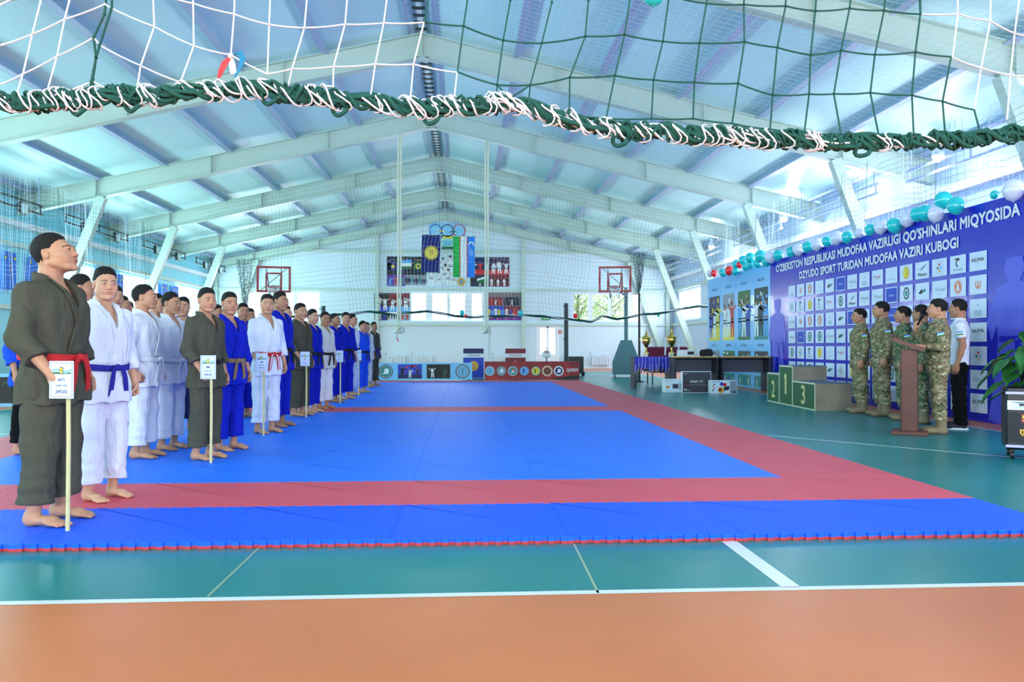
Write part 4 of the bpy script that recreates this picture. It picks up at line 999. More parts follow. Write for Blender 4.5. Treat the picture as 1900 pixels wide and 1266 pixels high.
photo(b, w_ * .16, h_ * .40, w_ * .31, h_, cK, 5, [cDB, cK, cN], 2, l=1.2, blobs=(cDG,)); b.rect(w_ * .22, h_ * .56, w_ * .285, h_ * .80, cGr, 2.6); b.disc(w_ * .253, h_ * .68, .13, cY, 2.7); b.disc(w_ * .253, h_ * .68, .07, cN, 2.8)
photo(b, 0, 0, w_ * .15, h_ * .38, cP, 3, [cSB, cR, cT], 5); photo(b, w_ * .15, 0, w_ * .32, h_ * .38, cGy, 8, [cDB, cN, cT], 6, floor=cW)
b.rect(w_ * .32, 0, w_ * .68, h_, mat('print_pale', (.80, .88, .92), rough=.5), 1.2)
for i, (x, y, s_) in enumerate(((.36, -.02, .95), (.42, -.06, .8), (.455, .35, 1.0), (.475, .10, 1.05), (.515, .38, 1.08), (.50, -.05, .95), (.545, .0, .8))): b.figure(w_ * x, h_ * max(y, 0.0), h_ * (s_ * .62), cW, cSk, 2 + i * .35, belt=cGy, hair=cK)
b.disc(w_ * .605, h_ * .15, .20, cG, 3); b.disc(w_ * .605, h_ * .15, .12, cGy, 3.3)
photo(b, w_ * .68, h_ * .40, w_ * .84, h_, cN, 3, [cW, cR], 7, floor=cR); photo(b, w_ * .84, h_ * .40, w_, h_, mat('print_plum', (.25, .12, .30), rough=.5), 3, [cW, cW], 8, floor=cR)
photo(b, w_ * .68, 0, w_ * .84, h_ * .38, cDB, 3, [cDB, cW], 10); b.poly([(w_ * .73, h_ * .2), (w_ * .82, h_ * .3), (w_ * .81, h_ * .12), (w_ * .76, h_ * .08)], cGr, 3); b.poly([(w_ * .73, h_ * .25), (w_ * .82, h_ * .36), (w_ * .82, h_ * .29), (w_ * .735, h_ * .19)], cW, 3.2)
photo(b, w_ * .84, 0, w_, h_ * .38, cBr, 6, [cW, cK], 11); fin()
b, w_, h_, fin = wallboard('photo_collage', 'photo collage of white-clad fighters to the left of the middle window', 'poster', 694.5, 544, 759.5, 594.5, cDB)
photo(b, 0, h_ * .32, w_ * .42, h_, cK, 2, [cW, cW], 12, floor=cB, blobs=(cDB,)); photo(b, w_ * .42, h_ * .32, w_, h_, cBr, 3, [cW, cW, cW], 13, floor=cSB); photo(b, 0, 0, w_ * .34, h_ * .31, cN, 3, [cB, cW], 14); photo(b, w_ * .38, 0, w_ * .68, h_ * .31, cW, 4, [cK, cN], 15); photo(b, w_ * .74, 0, w_, h_ * .31, cGy, 2, [cR], 16); fin()
b, w_, h_, fin = wallboard('photo_collage', 'red and blue photo collage of medal winners to the right of the middle window', 'poster', 904.5, 543, 967, 594.5, mat('print_dim', (.42, .36, .45), rough=.5))
b.rect(0, h_ * .86, w_, h_, mat('print_brown', (.50, .44, .42), rough=.6), 1); photo(b, w_ * .03, h_ * .54, w_ * .45, h_ * .84, cBr, 3, [cR, cW], 17); photo(b, w_ * .5, h_ * .54, w_ * .95, h_ * .84, cK, 1, [cW], 18)
photo(b, 0, h_ * .14, w_ * .5, h_ * .5, cB, 5, [cY, cSB, cW], 19); photo(b, w_ * .5, h_ * .14, w_, h_ * .5, cBr, 4, [cW, cB, cR], 20); photo(b, 0, 0, w_, h_ * .14, cP, 12, [cO, cR, cN], 21); fin()
# flags hang from the second roof frame
YFl = FR_Y[1] + 1.2
def flag(label, px0, pyt, px1, pyb, cols, deco, shear):
    a, c = PY(px0, pyt, YFl), PY(px1, pyb, YFl); w_, h_ = c.x - a.x, a.z - c.z; t = thing('hanging_flag', label, 'flag', (a.x, YFl, 0), group='flags hanging from the roof')
    mb = MB(); nu, nv = 24, 16; vs = []
    for j in range(nv + 1):
        for i in range(nu + 1):
            u, v = i / nu, j / nv; vs.append((u * w_ + shear * (1 - v), .035 * math.sin(u * 11 + v * 1.5) + .02 * math.sin(u * 25), c.z + v * h_))
    for j in range(nv):
        for i in range(nu):
            k = 0; u = (i + .5) / nu
            for q, (lim, m_) in enumerate(cols):
                if u < lim: k = q; break
            f = (j * (nu + 1) + i, j * (nu + 1) + i + 1, (j + 1) * (nu + 1) + i + 1, (j + 1) * (nu + 1) + i)
            mb.f.append(f); mb.m.append(mb.slot(cols[k][1])); mb.sm.append(True)
    mb.v = vs; mb.build('cloth', None, t)
    b = Board((0, -.07, c.z), U, (0, 0, 1), N_); deco(b, w_, h_); b.build('emblem_print', t)
    r_ = MB(); r_.tube([(-.05, 0, a.z + .01), (w_ + .05, 0, a.z + .01)], .018, 8, M_steel)
    for x in (0.05, w_ - .05): r_.tube([(x, 0, a.z), (x, 0, roofz(a.x + x) + .01)], .004, 4, M_dark)
    r_.build('hanging_rod', None, t)
navy = mat('flag_navy', (.06, .11, .45), rough=.75)
def dec1(b, w, h):
    b.disc(w * .5, h * .52, w * .41, mat('flag_black', (.10, .12, .20), rough=.7), 0); b.ring(w * .5, h * .52, w * .36, w * .39, cG, .5); b.disc(w * .5, h * .52, w * .33, cY, 1); b.ring(w * .5, h * .52, w * .24, w * .255, cG, 1.5); b.figure(w * .45, h * .44, w * .38, cG, cG, 2, arms=2); b.figure(w * .6, h * .46, w * .3, cO, cO, 2.4, lean=-.1)
flag('navy blue hanging flag with a round yellow judo federation emblem', 783, 436, 817.5, 506, [(1, navy)], dec1, -.04)
def dec2(b, w, h):
    x, y = w * .83, h * .80; pts = [(x + .13 * math.cos(a), y + .13 * math.sin(a)) for a in [-.5 + (PI + 1.0) * i / 20 for i in range(21)]] + [(x + .095 * math.cos(a), y - .035 + .10 * math.sin(a)) for a in [-.3 + (PI + .6) * (1 - i / 20) for i in range(21)]]
    for i in range(20): b.poly([pts[i], pts[i + 1], pts[40 - i], pts[41 - i]], cW, 1)
    for r_ in range(5):
        for c_ in range(3):
            if r_ == 0 and c_ > 0: continue
            if (r_ == 1 and c_ > 1): continue
            b.star(w * (.76 + .07 * c_), h * (.72 - .045 * r_), .03, cW, 1)
flag('green, white and blue national flag with crescent hanging upright', 841, 439, 881, 515, [(.31, mat('flag_green', (.10, .70, .30), rough=.7)), (.335, cR), (.64, cW), (.665, cR), (1, mat('flag_blue', (.10, .52, .95), rough=.7))], dec2, .0)
# climbing ropes with knotted ends
M_rope = mat('rope_cream', (.85, .87, .78), rough=.9, bump=.5, bscale=90)
for lab, px, pk, low, Y in (('thick cream climbing rope with a big knot, left of the flags', 741, 612, 612, 22.6), ('thick cream climbing rope with knot and hanging tail, right of the flags', 903, 612, 665, 22.6)):
    p = PY(px, pk, Y); t = thing('climbing_rope', lab, 'rope', (p.x, Y + .0, 0), group='climbing ropes')
    mb = MB(); zt = under(p.x)
    for s_ in (-.035, .035): mb.tube([(s_ + .01 * math.sin(z * 2), 0, z) for z in [p.z + (zt - p.z) * i / 14 for i in range(15)]], .027, 8, M_rope)
    mb.build('rope', None, t)
    k = MB(); rd = random.Random(px)
    for i in range(5):
        a = rd.uniform(0, 6.28); k.tube([(.10 * math.cos(a + u) * (1 + .4 * math.sin(3 * u)), .06 * math.sin(a + u), p.z + .10 * math.sin(1.7 * u + i)) for u in [j * .55 for j in range(7)]], .022, 7, M_rope)
    if px > 800: k.tube([(.05, 0, p.z), (.07, 0, p.z - .3), (.06, 0, PY(px, low, Y).z)], .026, 7, M_rope)
    else: k.tube([(-.05, 0, p.z - .05), (-.08, 0, p.z - .22)], .022, 7, M_rope); k.tube([(-.08, 0, p.z - .2), (-.03, -.02, p.z - .33)], .02, 6, mat('ribbon_pink', (.85, .45, .45), rough=.8))
    k.build('knot', None, t)
# radiators
rad_m = mat('radiator_white', (.90, .94, .98), rough=.35)
def radiator(label, x0, x1, z0=.16, z1=.68):
    t = thing('radiator', label, 'radiator', ((x0 + x1) / 2, YF - .12, 0), group='white wall radiators'); mb = MB(); n = max(4, int((x1 - x0) / .085))
    for i in range(n):
        x = -(x1 - x0) / 2 + (i + .5) * (x1 - x0) / n; mb.box((x, 0, (z0 + z1) / 2), ((x1 - x0) / n * .72, .09, z1 - z0), rad_m, bev=.012)
    for z in (z0 + .05, z1 - .05): mb.tube([(-(x1 - x0) / 2, 0, z), ((x1 - x0) / 2, 0, z)], .018, 8, rad_m)
    mb.build('panels', None, t); v = MB(); v.tube([(-(x1 - x0) / 2 - .07, 0, 0.0), (-(x1 - x0) / 2 - .07, 0, z1 + .05)], .012, 6, rad_m); v.box((-(x1 - x0) / 2 - .07, 0, z1 + .06), (.05, .05, .05), M_dark, bev=.01); v.build('pipe_and_valve', None, t)
for lab, a, c in (('white radiator on the far wall nearest the last fighter', 719, 752), ('white radiator second from the last fighter', 768, 803), ('white radiator behind the dark red coach stand', 917, 945), ('short white radiator behind the volleyball post', 1050, 1075), ('white radiator left of the basketball stand', 1097, 1131)):
    radiator(lab, PY(a, 660, YF).x, PY(c, 660, YF).x)
# exit sign and alarm button
p = PY(1013, 591, YF - .08); t = thing('exit_sign', 'green emergency exit sign above the white far door', 'sign', (p.x, YF - .10, p.z)); mb = MB(); mb.box((0, 0, 0), (.42, .06, .17), mat('exit_green', (.10, .50, .22), rough=.4, emit=.3), bev=.01); mb.build('sign_box', None, t)
b = Board((-.2, -.032, -.08), U, (0, 0, 1), N_); b.figure(.10, .02, .13, cW, cW, 1, lean=.1, arms=2); b.rect(.18, .06, .30, .09, cW, 1); b.poly([(.30, .04), (.30, .12), (.36, .075)], cW, 1); b.build('running_man_mark', t)
p = PY(1039, 616, YF); t = thing('fire_alarm', 'small red and white fire alarm box right of the far door', 'alarm', (p.x, YF - .03, p.z)); mb = MB(); mb.box((0, 0, 0), (.15, .05, .15), cR, bev=.01); mb.build('alarm_box', None, t); mb = MB(); mb.box((0, -.03, 0), (.07, .01, .07), cW, bev=.004); mb.build('button_plate', None, t)
# dark cabinet behind the red board, with wheel
p0, p1 = PY(1055, 690, 29.5), PY(1083, 690, 29.5); t = thing('equipment_case', 'dark teal wheeled case behind the right end of the red board', 'case', ((p0.x + p1.x) / 2, 29.5, 0)); mb = MB(); mb.box((0, .2, .40), (p1.x - p0.x, .45, .64), M_dark, bev=.02); mb.build('case_body', None, t)
for s_ in (-1, 1):
    mb = MB(); mb.cyl((s_ * (p1.x - p0.x) / 2 - .05, .2, .085), (s_ * (p1.x - p0.x) / 2 + .06, .2, .085), .085, 14, cK); mb.build('wheel', None, t)

# ------------------------------------------------------------------ basketball stands, volleyball posts
M_bred = mat('hoop_red', (.68, .12, .14), rough=.45); M_base = mat('stand_teal_grey', (.30, .45, .48), rough=.6)
perspex = bpy.data.materials.new('clear_backboard'); perspex.use_nodes = True; _n = perspex.node_tree; _n.nodes.clear()
_o = _n.nodes.new('ShaderNodeOutputMaterial'); _t = _n.nodes.new('ShaderNodeBsdfTransparent'); _g = _n.nodes.new('ShaderNodeBsdfGlossy'); _mx = _n.nodes.new('ShaderNodeMixShader'); _t.inputs[0].default_value = (.95, .98, 1, 1); _g.inputs['Roughness'].default_value = .1; _mx.inputs[0].default_value = .07
_n.links.new(_t.outputs[0], _mx.inputs[1]); _n.links.new(_g.outputs[0], _mx.inputs[2]); _n.links.new(_mx.outputs[0], _o.inputs[0])
def hoop(label, px0, px1, pyt, pyb, Y, rz, polepx, basepx=None):
    a, c = PY(px0, pyt, Y), PY(px1, pyb, Y); w_, h_ = c.x - a.x, a.z - c.z; t = thing('basketball_stand', label, 'basketball stand', ((a.x + c.x) / 2, Y, 0), rz, 'basketball stands'); zc = (a.z + c.z) / 2
    mb = MB(); f = .07
    for x in (-w_ / 2, w_ / 2): mb.box((x, 0, zc), (f, .05, h_ + f), M_bred)
    for z in (-h_ / 2, h_ / 2): mb.box((0, 0, zc + z), (w_, .05, f), M_bred)
    for x in (-.24, .24): mb.box((x, 0, zc - h_ / 2 + .32), (f * .8, .045, .56), M_bred)
    mb.box((0, 0, zc - h_ / 2 + .60), (.5, .045, f * .8), M_bred); mb.box((0, 0, zc - h_ / 2 + .12), (.5, .045, f * .8), M_bred)
    mb.build('backboard_frame', None, t)
    g = MB(); g.box((0, .01, zc), (w_, .012, h_), perspex); g.build('backboard_panel', None, t)
    r_ = MB(); zr = c.z + .15; r_.tube([(.225 * math.cos(u), -.33 + .225 * math.sin(u), zr) for u in [2 * PI * i / 24 for i in range(25)]], .012, 6, M_bred, cap=False); r_.box((0, -.06, zr), (.14, .12, .03), M_bred); r_.build('rim', None, t)
    n_ = MB()
    for i in range(12):
        u = 2 * PI * i / 12; v = u + .5; n_.tube([(.22 * math.cos(u), -.33 + .22 * math.sin(u), zr), (.16 * math.cos(v), -.33 + .16 * math.sin(v), zr - .20), (.12 * math.cos(u), -.33 + .12 * math.sin(u), zr - .40)], .005, 4, cW)
        v = u - .5; n_.tube([(.22 * math.cos(u), -.33 + .22 * math.sin(u), zr), (.16 * math.cos(v), -.33 + .16 * math.sin(v), zr - .20), (.12 * math.cos(u), -.33 + .12 * math.sin(u), zr - .40)], .005, 4, cW)
    n_.build('hoop_net', None, t)
    s_ = MB()
    for x in (-.24, .24): s_.tube([(x, .03, zc + .35), (x * .6, .75, zc - .6)], .022, 8, M_dark); s_.box((x, .035, zc + .0), (.035, .03, h_ * .95), M_purlin)
    s_.tube([(w_ * .4, .03, zc - h_ * .45), (-w_ * .4, .04, zc + h_ * .45)] if polepx > 0 else [(-w_ * .4, .03, zc - h_ * .45), (w_ * .4, .04, zc + h_ * .45)], .014, 6, M_dark)
    px = .10 + polepx; s_.tube([(0, .5, zr), (px, .95, zr - .25)], .035, 8, M_base)
    s_.build('support_arms', None, t)
    p_ = MB(); p_.box((px, .95, (zr + 1.0) / 2), (.13, .13, zr - 1.0 + .1), M_base, bev=.01); p_.build('pole', None, t)
    b_ = MB(); W0, W1 = .95, .38; z1 = 1.32
    vs = [(px - W0 / 2, .55, .12), (px + W0 / 2, .55, .12), (px + W0 / 2, 1.75, .12), (px - W0 / 2, 1.75, .12), (px - W0 / 2, .58, .55), (px + W0 / 2, .58, .55), (px + W0 / 2, 1.7, .55), (px - W0 / 2, 1.7, .55), (px - W1 / 2, .75, z1), (px + W1 / 2, .75, z1), (px + W1 / 2, 1.25, z1), (px - W1 / 2, 1.25, z1)]
    b_.add(vs, [(3, 2, 1, 0), (8, 9, 10, 11)] + [(i, (i + 1) % 4, 4 + (i + 1) % 4, 4 + i) for i in range(4)] + [(4 + i, 4 + (i + 1) % 4, 8 + (i + 1) % 4, 8 + i) for i in range(4)], M_base); b_.build('padded_base', None, t)
    for x in (-.4, .4):
        q = MB(); q.cyl((px + x - .02, .65, .06), (px + x + .02, .65, .06), .06, 12, cK); q.build('wheel', None, t)
hoop('basketball stand with red framed clear backboard, right side by the trophies', 1113, 1169, 496, 541, 27.0, math.radians(-10), .30)
hoop('basketball stand with red framed clear backboard, left side behind the line of fighters', 479, 537, 496, 541, 27.0, math.radians(10), -.1)
def vpost(label, px, pyt, Y, r=.05):
    p = PY(px, pyt, Y); t = thing('volleyball_post', label, 'post', (p.x, Y, 0), group='volleyball net posts'); mb = MB(); mb.cyl((0, 0, 0), (0, 0, p.z), r, 14, M_dark); mb.build('post', None, t)
    for z in (p.z - .10, 1.35):
        h_ = MB(); h_.tube([(0, -r, z), (-.12, -r - .02, z)], .014, 6, M_dark); h_.build('hook', None, t)
    bb_ = MB(); bb_.lathe([(.16, .0), (.16, .02), (r + .01, .05)], n=18, m=M_dark); bb_.build('base_plate', None, t)
vpost('dark volleyball post right of the red advertising board', 1050.5, 563, 21.5 + 5, .075)
vpost('dark volleyball post behind the middle of the fighters line', 600, 568, 26.5, .07)
p = PY(1186, 545, 24.5); mb = MB(); mb.cyl((0, 0, 0), (0, 0, p.z), .035, 10, cK); mb.lathe([(.2, 0), (.2, .02), (.03, .05)], n=16, m=cK); o = mb.build('slim_pole', None, None, (p.x, 24.5, 0)); tag(o, 'slim black upright pole beside the basketball stand', 'pole')

# ------------------------------------------------------------------ prize tables and what stands on them
M_desk = mat('desk_graphite', (.15, .16, .21), rough=.5, spec=.4); M_deskp = mat('desk_panel', (.27, .28, .36), rough=.5)
zt = .83
def desk(label, px0, py0, px1, deep, topz=zt, face=M_deskp, leg_n=2):
    """front face between two pixels of the floor line py0 (left) and depth chosen from it"""
    p = G(px0, py0); Y = p.y; x0, x1 = p.x, PY(px1, py0, Y).x; t = thing('desk', label, 'table', ((x0 + x1) / 2, Y + deep / 2, 0), group='prize tables'); w_ = x1 - x0
    mb = MB(); mb.box((0, 0, topz - .012), (w_, deep, .024), M_desk, bev=.003); mb.build('table_top', None, t)
    for s_ in (-1, 1):
        l_ = MB(); l_.box((s_ * (w_ / 2 - .06), 0, (topz - .024) / 2), (.05, deep * .92, topz - .024), M_desk); l_.build('leg_panel', None, t)
    pn = MB(); pn.box((0, deep * .25, topz - .024 - .17), (w_ - .12, .02, .34), face); pn.build('modesty_panel', None, t)
    return t, x0, x1, Y
t1 = desk('dark table hung with blue medal ribbons, under the two gold cups', 1176, 722, 1250, .6)
t2 = desk('dark desk behind the boxed television', 1249, 727, 1336, .55)
t3 = desk('dark desk right next to the winners podium', 1337.5, 727, 1433, .55)
# medals: ribbons over the front edge
M_rib = mat('ribbon_blue', (.12, .12, .72), rough=.5); M_rib2 = mat('ribbon_pale', (.62, .68, .90), rough=.5)
t, x0, x1, Y = t1; rd = random.Random(2); NR = 34
for i in range(NR):
    x = x0 + .02 + (x1 - x0 - .04) * (i + rd.uniform(.2, .8)) / NR; L = rd.uniform(.26, .42); r_ = thing('medal', 'blue ribbon medal hanging over the front edge of the left table, %s from the left' % ('%dth' % (i + 1) if i > 2 else ORD[i]), 'medal', (x, Y - .012, 0), group='blue ribbon medals on the left table')
    mb = MB(); e = rd.uniform(-.02, .02)
    for s_, mm in ((-1, M_rib), (1, M_rib if i % 3 else M_rib2)): mb.strip([(0, .16, zt + .006), (s_ * .006, .0, zt + .006), (s_ * .010, -.008, zt - .02), (s_ * .012 + e * .5, -.010, zt - L * .5), (e, -.010 - .004 * s_, zt - L)], [(1, 0, 0)] * 5, .020, .002, mm)
    mb.build('ribbon', None, r_); d_ = MB(); d_.cyl((e, -.012, zt - L - .012), (e, -.018, zt - L - .012), .015, 14, mat('medal_gold', (.70, .55, .22), rough=.3, metal=.9)); d_.build('medal_disc', None, r_)
# trophies
M_tg = mat('trophy_gold', (.93, .76, .36), rough=.18, metal=1.0); M_tb = mat('trophy_bowl_dark', (.62, .55, .34), rough=.15, metal=1.0)
def trophy(label, px, Y, sc, ribbons):
    x = PY(px, 660, Y).x; t = thing('trophy_cup', label, 'trophy', (x, Y, zt), group='gold trophy cups', sc=(sc, sc, sc))
    mb = MB(); mb.box((0, 0, .055), (.16, .16, .11), mat('trophy_plinth', (.85, .84, .74), rough=.3), bev=.006); mb.build('plinth', None, t)
    pl = MB(); pl.box((.06, -.005, .055), (.05, .16, .10), M_desk, bev=.004); pl.build('name_plate', None, t)
    mb = MB(); mb.lathe([(.085, .11), (.085, .125), (.035, .15), (.022, .20), (.045, .225), (.020, .25), (.030, .30), (.045, .31)], n=24, m=M_tg); mb.build('stem', None, t)
    mb = MB(); mb.lathe([(.045, .31), (.085, .37), (.115, .45), (.128, .52), (.120, .545), (.135, .56), (.135, .575), (.11, .58)], n=28, m=M_tg); mb.build('bowl', None, t)
    mb = MB(); mb.lathe([(.125, .58), (.12, .60), (.085, .64), (.035, .67), (.02, .69), (.04, .71), (.045, .73), (.02, .76), (.028, .79), (.005, .82)], n=24, m=M_tg); mb.build('lid', None, t)
    for s_ in (-1, 1):
        h_ = MB(); h_.tube([(s_ * .10, 0, .42), (s_ * .16, 0, .44), (s_ * .19, 0, .50), (s_ * .185, 0, .57), (s_ * .16, 0, .60), (s_ * .125, 0, .57)], .009, 8, M_tg); h_.build('handle', None, t)
        if ribbons: r_ = MB(); r_.strip([(s_ * .18, -.01, .56), (s_ * .20, -.02, .45), (s_ * .195, -.02, .28), (s_ * .205, -.02, .05)], (1, .2, 0), .05, .003, cW); r_.build('ribbon', None, t)
trophy('gold trophy cup without ribbons, left of the two on the medal table', 1199, t1[3] + .32, .86, False)
trophy('gold trophy cup with white ribbons on its handles', 1246.5, t1[3] + .30, .90, True)
# gold diplomas lying along the desks
M_gold = mat('gilt_frame', (.86, .66, .28), rough=.3, metal=.7)
for k, (tt, n_) in enumerate(((t2, 3), (t3, 3))):
    t, x0, x1, Y = tt
    for i in range(n_):
        w_ = (x1 - x0) / n_ * .92; x = x0 + (i + .5) * (x1 - x0) / n_; d_ = thing('framed_diploma', 'gold framed diploma lying on the %s desk, %s from the left' % ('middle' if k == 0 else 'right-hand', ORD[i]), 'frame', (x, Y + .18, zt + .0005), group='gold framed diplomas on the desks')
        mb = MB(); mb.box((0, 0, .014), (w_, .34, .028), M_gold, bev=.006); mb.build('frame', None, d_); mb = MB(); mb.box((0, 0, .0295), (w_ - .06, .28, .002), cW); mb.build('sheet', None, d_)
    b_ = MB(); b_.box((0, 0, .016), (.10, .26, .03), mat('box_maroon', (.30, .08, .09), rough=.4), bev=.004); o = b_.build('small_box', None, None, (x1 - .03, Y + .2, zt)); tag(o, 'small dark maroon box at the right end of the %s desk' % ('middle' if k == 0 else 'right-hand'), 'box', 'maroon boxes on the desks')
# things behind the desks: chairs with maroon back, scales, bag
def simple_chair(label, px, Y, rz):
    x = PY(px, 660, Y).x; t = thing('armchair', label, 'chair', (x, Y, 0), rz, 'maroon chairs behind the medal table'); m_ = mat('maroon_fabric', (.45, .10, .22), rough=.85, bump=.5, bscale=30)
    for nm, c, d_, b_ in (('seat', (0, 0, .42), (.62, .6, .16), .05), ('backrest', (0, .27, .78), (.66, .14, .62), .05)): mb = MB(); mb.box(c, d_, m_, bev=b_); mb.build(nm, None, t)
    for s_ in (-1, 1):
        mb = MB(); mb.box((s_ * .34, 0, .52), (.10, .56, .30), m_, bev=.03); mb.build('armrest', None, t)
        for y in (-.22, .22): mb = MB(); mb.cyl((s_ * .28, y, 0), (s_ * .28, y, .36), .02, 8, M_dark); mb.build('leg', None, t)
simple_chair('dark maroon upholstered chair behind the left trophy cup', 1223, t1[3] + 2.6, .1)
simple_chair('dark maroon upholstered chair behind the ribboned trophy cup', 1259, t1[3] + 3.5, -.1)
p = PY(1271, 660, t2[3] + .55); t = thing('small_printer', 'white and black office machine on the middle desk', 'printer', (p.x, t2[3] + .50, zt), 0); mb = MB(); mb.box((0, 0, .10), (.38, .28, .18), mat('plastic_white', (.85, .87, .87), rough=.4), bev=.015); mb.build('machine_body', None, t)
mb = MB(); mb.box((.09, -.145, .11), (.16, .01, .08), cK, bev=.003); mb.box((0, 0, .005), (.40, .30, .03), cK, bev=.004); mb.build('control_panel', None, t)
p = PY(1310, 660, t2[3] + .5); t = thing('black_bag', 'small black bag on the middle desk below the blue wall board', 'bag', (p.x, t2[3] + .48, zt), .15); mb = MB(); mb.box((0, 0, .10), (.32, .20, .20), mat('bag_black', (.10, .10, .13), rough=.8, bump=.5, bscale=20), bev=.05); mb.build('bag_body', None, t)
mb = MB(); mb.tube([(-.10, -.09, .16), (-.08, -.12, .21), (.08, -.12, .21), (.10, -.09, .16)], .008, 6, cK); mb.build('strap', None, t)
# gift boxes in front
def gbox(name, label, px0, px1, pyb, pyt, d_, fn, rz=0.0, side=None):
    a = G(px0, pyb); Y = a.y; x0, x1 = a.x, PY(px1, pyb, Y).x; h_ = PY(px0, pyt, Y).z; w_ = x1 - x0; t = thing(name, label, 'box', ((x0 + x1) / 2, Y, 0), rz)
    mb = MB(); mb.box((0, d_ / 2 + .004, h_ / 2), (w_, d_, h_), side or cW, bev=.004); mb.build('carton', None, t); b_ = Board((-w_ / 2, .003, 0), U, (0, 0, 1), N_); fn(b_, w_, h_); b_.build('printed_front', t)
def oven(b, w, h):
    b.rect(.01, .01, w - .01, h - .01, mat('print_pale2', (.86, .92, .97), rough=.5), 0); b.rect(w * .44, h * .28, w * .80, h * .66, cGy, 1); b.rect(w * .47, h * .33, w * .77, h * .61, cDB, 1.5); b.disc(w * .17, h * .40, h * .14, cG, 1, ry=h * .11); b.disc(w * .17, h * .42, h * .08, cO, 1.5); b.rect(w * .06, h * .86, w * .5, h * .89, cGy, 1)
    for i in range(3): b.disc(w * .88, h * (.3 + .15 * i), h * .04, cK, 1)
gbox('oven_box', 'white microwave oven carton left of the television box', 1233.5, 1265.6, 728.5, 704, .28, oven)
def tvf(b, w, h):
    b.rect(.012, .012, w - .012, h - .012, mat('tv_print', (.19, .21, .25), rough=.4, var=.4, vscale=2.2), .5)
    b.text('SMART TV', w / 2, h * .48, h * .10, cW, 2, width=w * .44, center=True, bold=.02); b.rect(w * .06, h * .87, w * .17, h * .91, cGy, 2); b.text('32', w * .06, h * .10, h * .10, cW, 2, bold=.02); b.rect(w * .17, h * .10, w * .29, h * .14, cGy, 2)
    for i in range(9): b.rect(w * (.08 + .1 * i), h * .36, w * (.14 + .1 * i), h * .385, cR if i < 2 else cGy, 1.5)
gbox('television_box', 'dark SMART TV carton with white edges standing in front of the desk', 1266, 1319.6, 729.5, 689.5, .12, tvf)
def bl(b, w, h):
    b.rect(.01, .01, w - .01, h - .01, mat('print_pale2', (.86, .92, .97), rough=.5), 0); b.rect(w * .72, .01, w - .01, h - .01, cGy, .5)
    b.disc(w * .37, h * .28, h * .24, cG, 1.5); b.disc(w * .34, h * .30, h * .12, cBr, 2); b.disc(w * .40, h * .74, h * .14, cB, 1.5); b.disc(w * .52, h * .68, h * .15, cR, 1.6); b.poly([(w * .42, h * .2), (w * .68, h * .3), (w * .70, h * .6), (w * .5, h * .5)], cDB, 1.2)
    for i in range(4): b.disc(w * (.06 + .05 * (i % 2)), h * (.25 + .15 * i), h * .06, [cK, cR, cO, cDG][i], 1); b.rect(w * (.82 + .035 * i), h * .06, w * (.845 + .035 * i), h * .2, cK, 1.5)
    b.rect(w * .05, h * .88, w * .35, h * .91, cB, 2)
gbox('blender_box', 'white kitchen appliance carton with coloured fruit, right of the television box', 1320, 1368, 731, 706.5, .25, bl)
# ------------------------------------------------------------------ winners podium
M_pg = mat('podium_green', (.05, .33, .16), rough=.55, bump=.3, bscale=120); M_pw = mat('podium_side', (.56, .52, .46), rough=.6, var=.2, vscale=3); M_pt = mat('podium_top', (.38, .42, .50), rough=.7); M_edge = mat('podium_edging', (.80, .80, .70), rough=.5); M_num = mat('podium_number', (.88, .80, .55), rough=.5)
A_, B_ = G(1424, 744.5), G(1512, 762.5); B2 = G(1577, 762)
ang = math.atan2(B_.y - A_.y, B_.x - A_.x); Wp = (B_ - A_).length
t = thing('winners_podium', 'green winners podium numbered 2, 1 and 3 with plywood sides', 'podium', A_, ang)
hz = {'2': .52, '1': .73, '3': .44}; h2 = PY(1424, 691, A_.y).z; p1 = G(1448, 749); h1 = PY(1448, 677.5, p1.y).z; p3 = G(1470, 754); h3 = PY(1512, 711, B_.y).z
us = [0, (p1 - A_).length, (p3 - A_).length, Wp]; dp = min(.95, (B2 - B_).length)
for i, (nm, hh) in enumerate((('2', h2), ('1', h1), ('3', h3))):
    u0, u1 = us[i], us[i + 1]; mb = MB(); mb.box(((u0 + u1) / 2, dp / 2 + .011, hh / 2 - .01), (u1 - u0, dp, hh - .02), M_pw); o = mb.build('step_block', None, t)
    mb = MB(); mb.box(((u0 + u1) / 2, dp / 2 + .011, hh - .01), (u1 - u0, dp, .02), M_pt); mb.build('step_top', None, o)
    b = Board((u0, 0, 0), U, (0, 0, 1), N_); w_ = u1 - u0; b.slab(0, 0, w_, hh, .010, M_edge); b.rect(.022, .022, w_ - .022, hh - .03, M_pg, .6)
    nh = .36 if nm != '1' else .42; b.text(nm, w_ * .5, hh * .18 if nm != '1' else hh * .28, nh * .92, M_num, 2, width=.17 if nm != '1' else .075, bold=.04, center=True)
    if nm == '1': y_ = hh * .28 + nh * .92; b.poly([(w_ * .5 - .03, y_), (w_ * .5 - .085, y_ - .055), (w_ * .5 - .085, y_ - .095), (w_ * .5 - .03, y_ - .06)], M_num, 2)
    b.build('numbered_front', o)
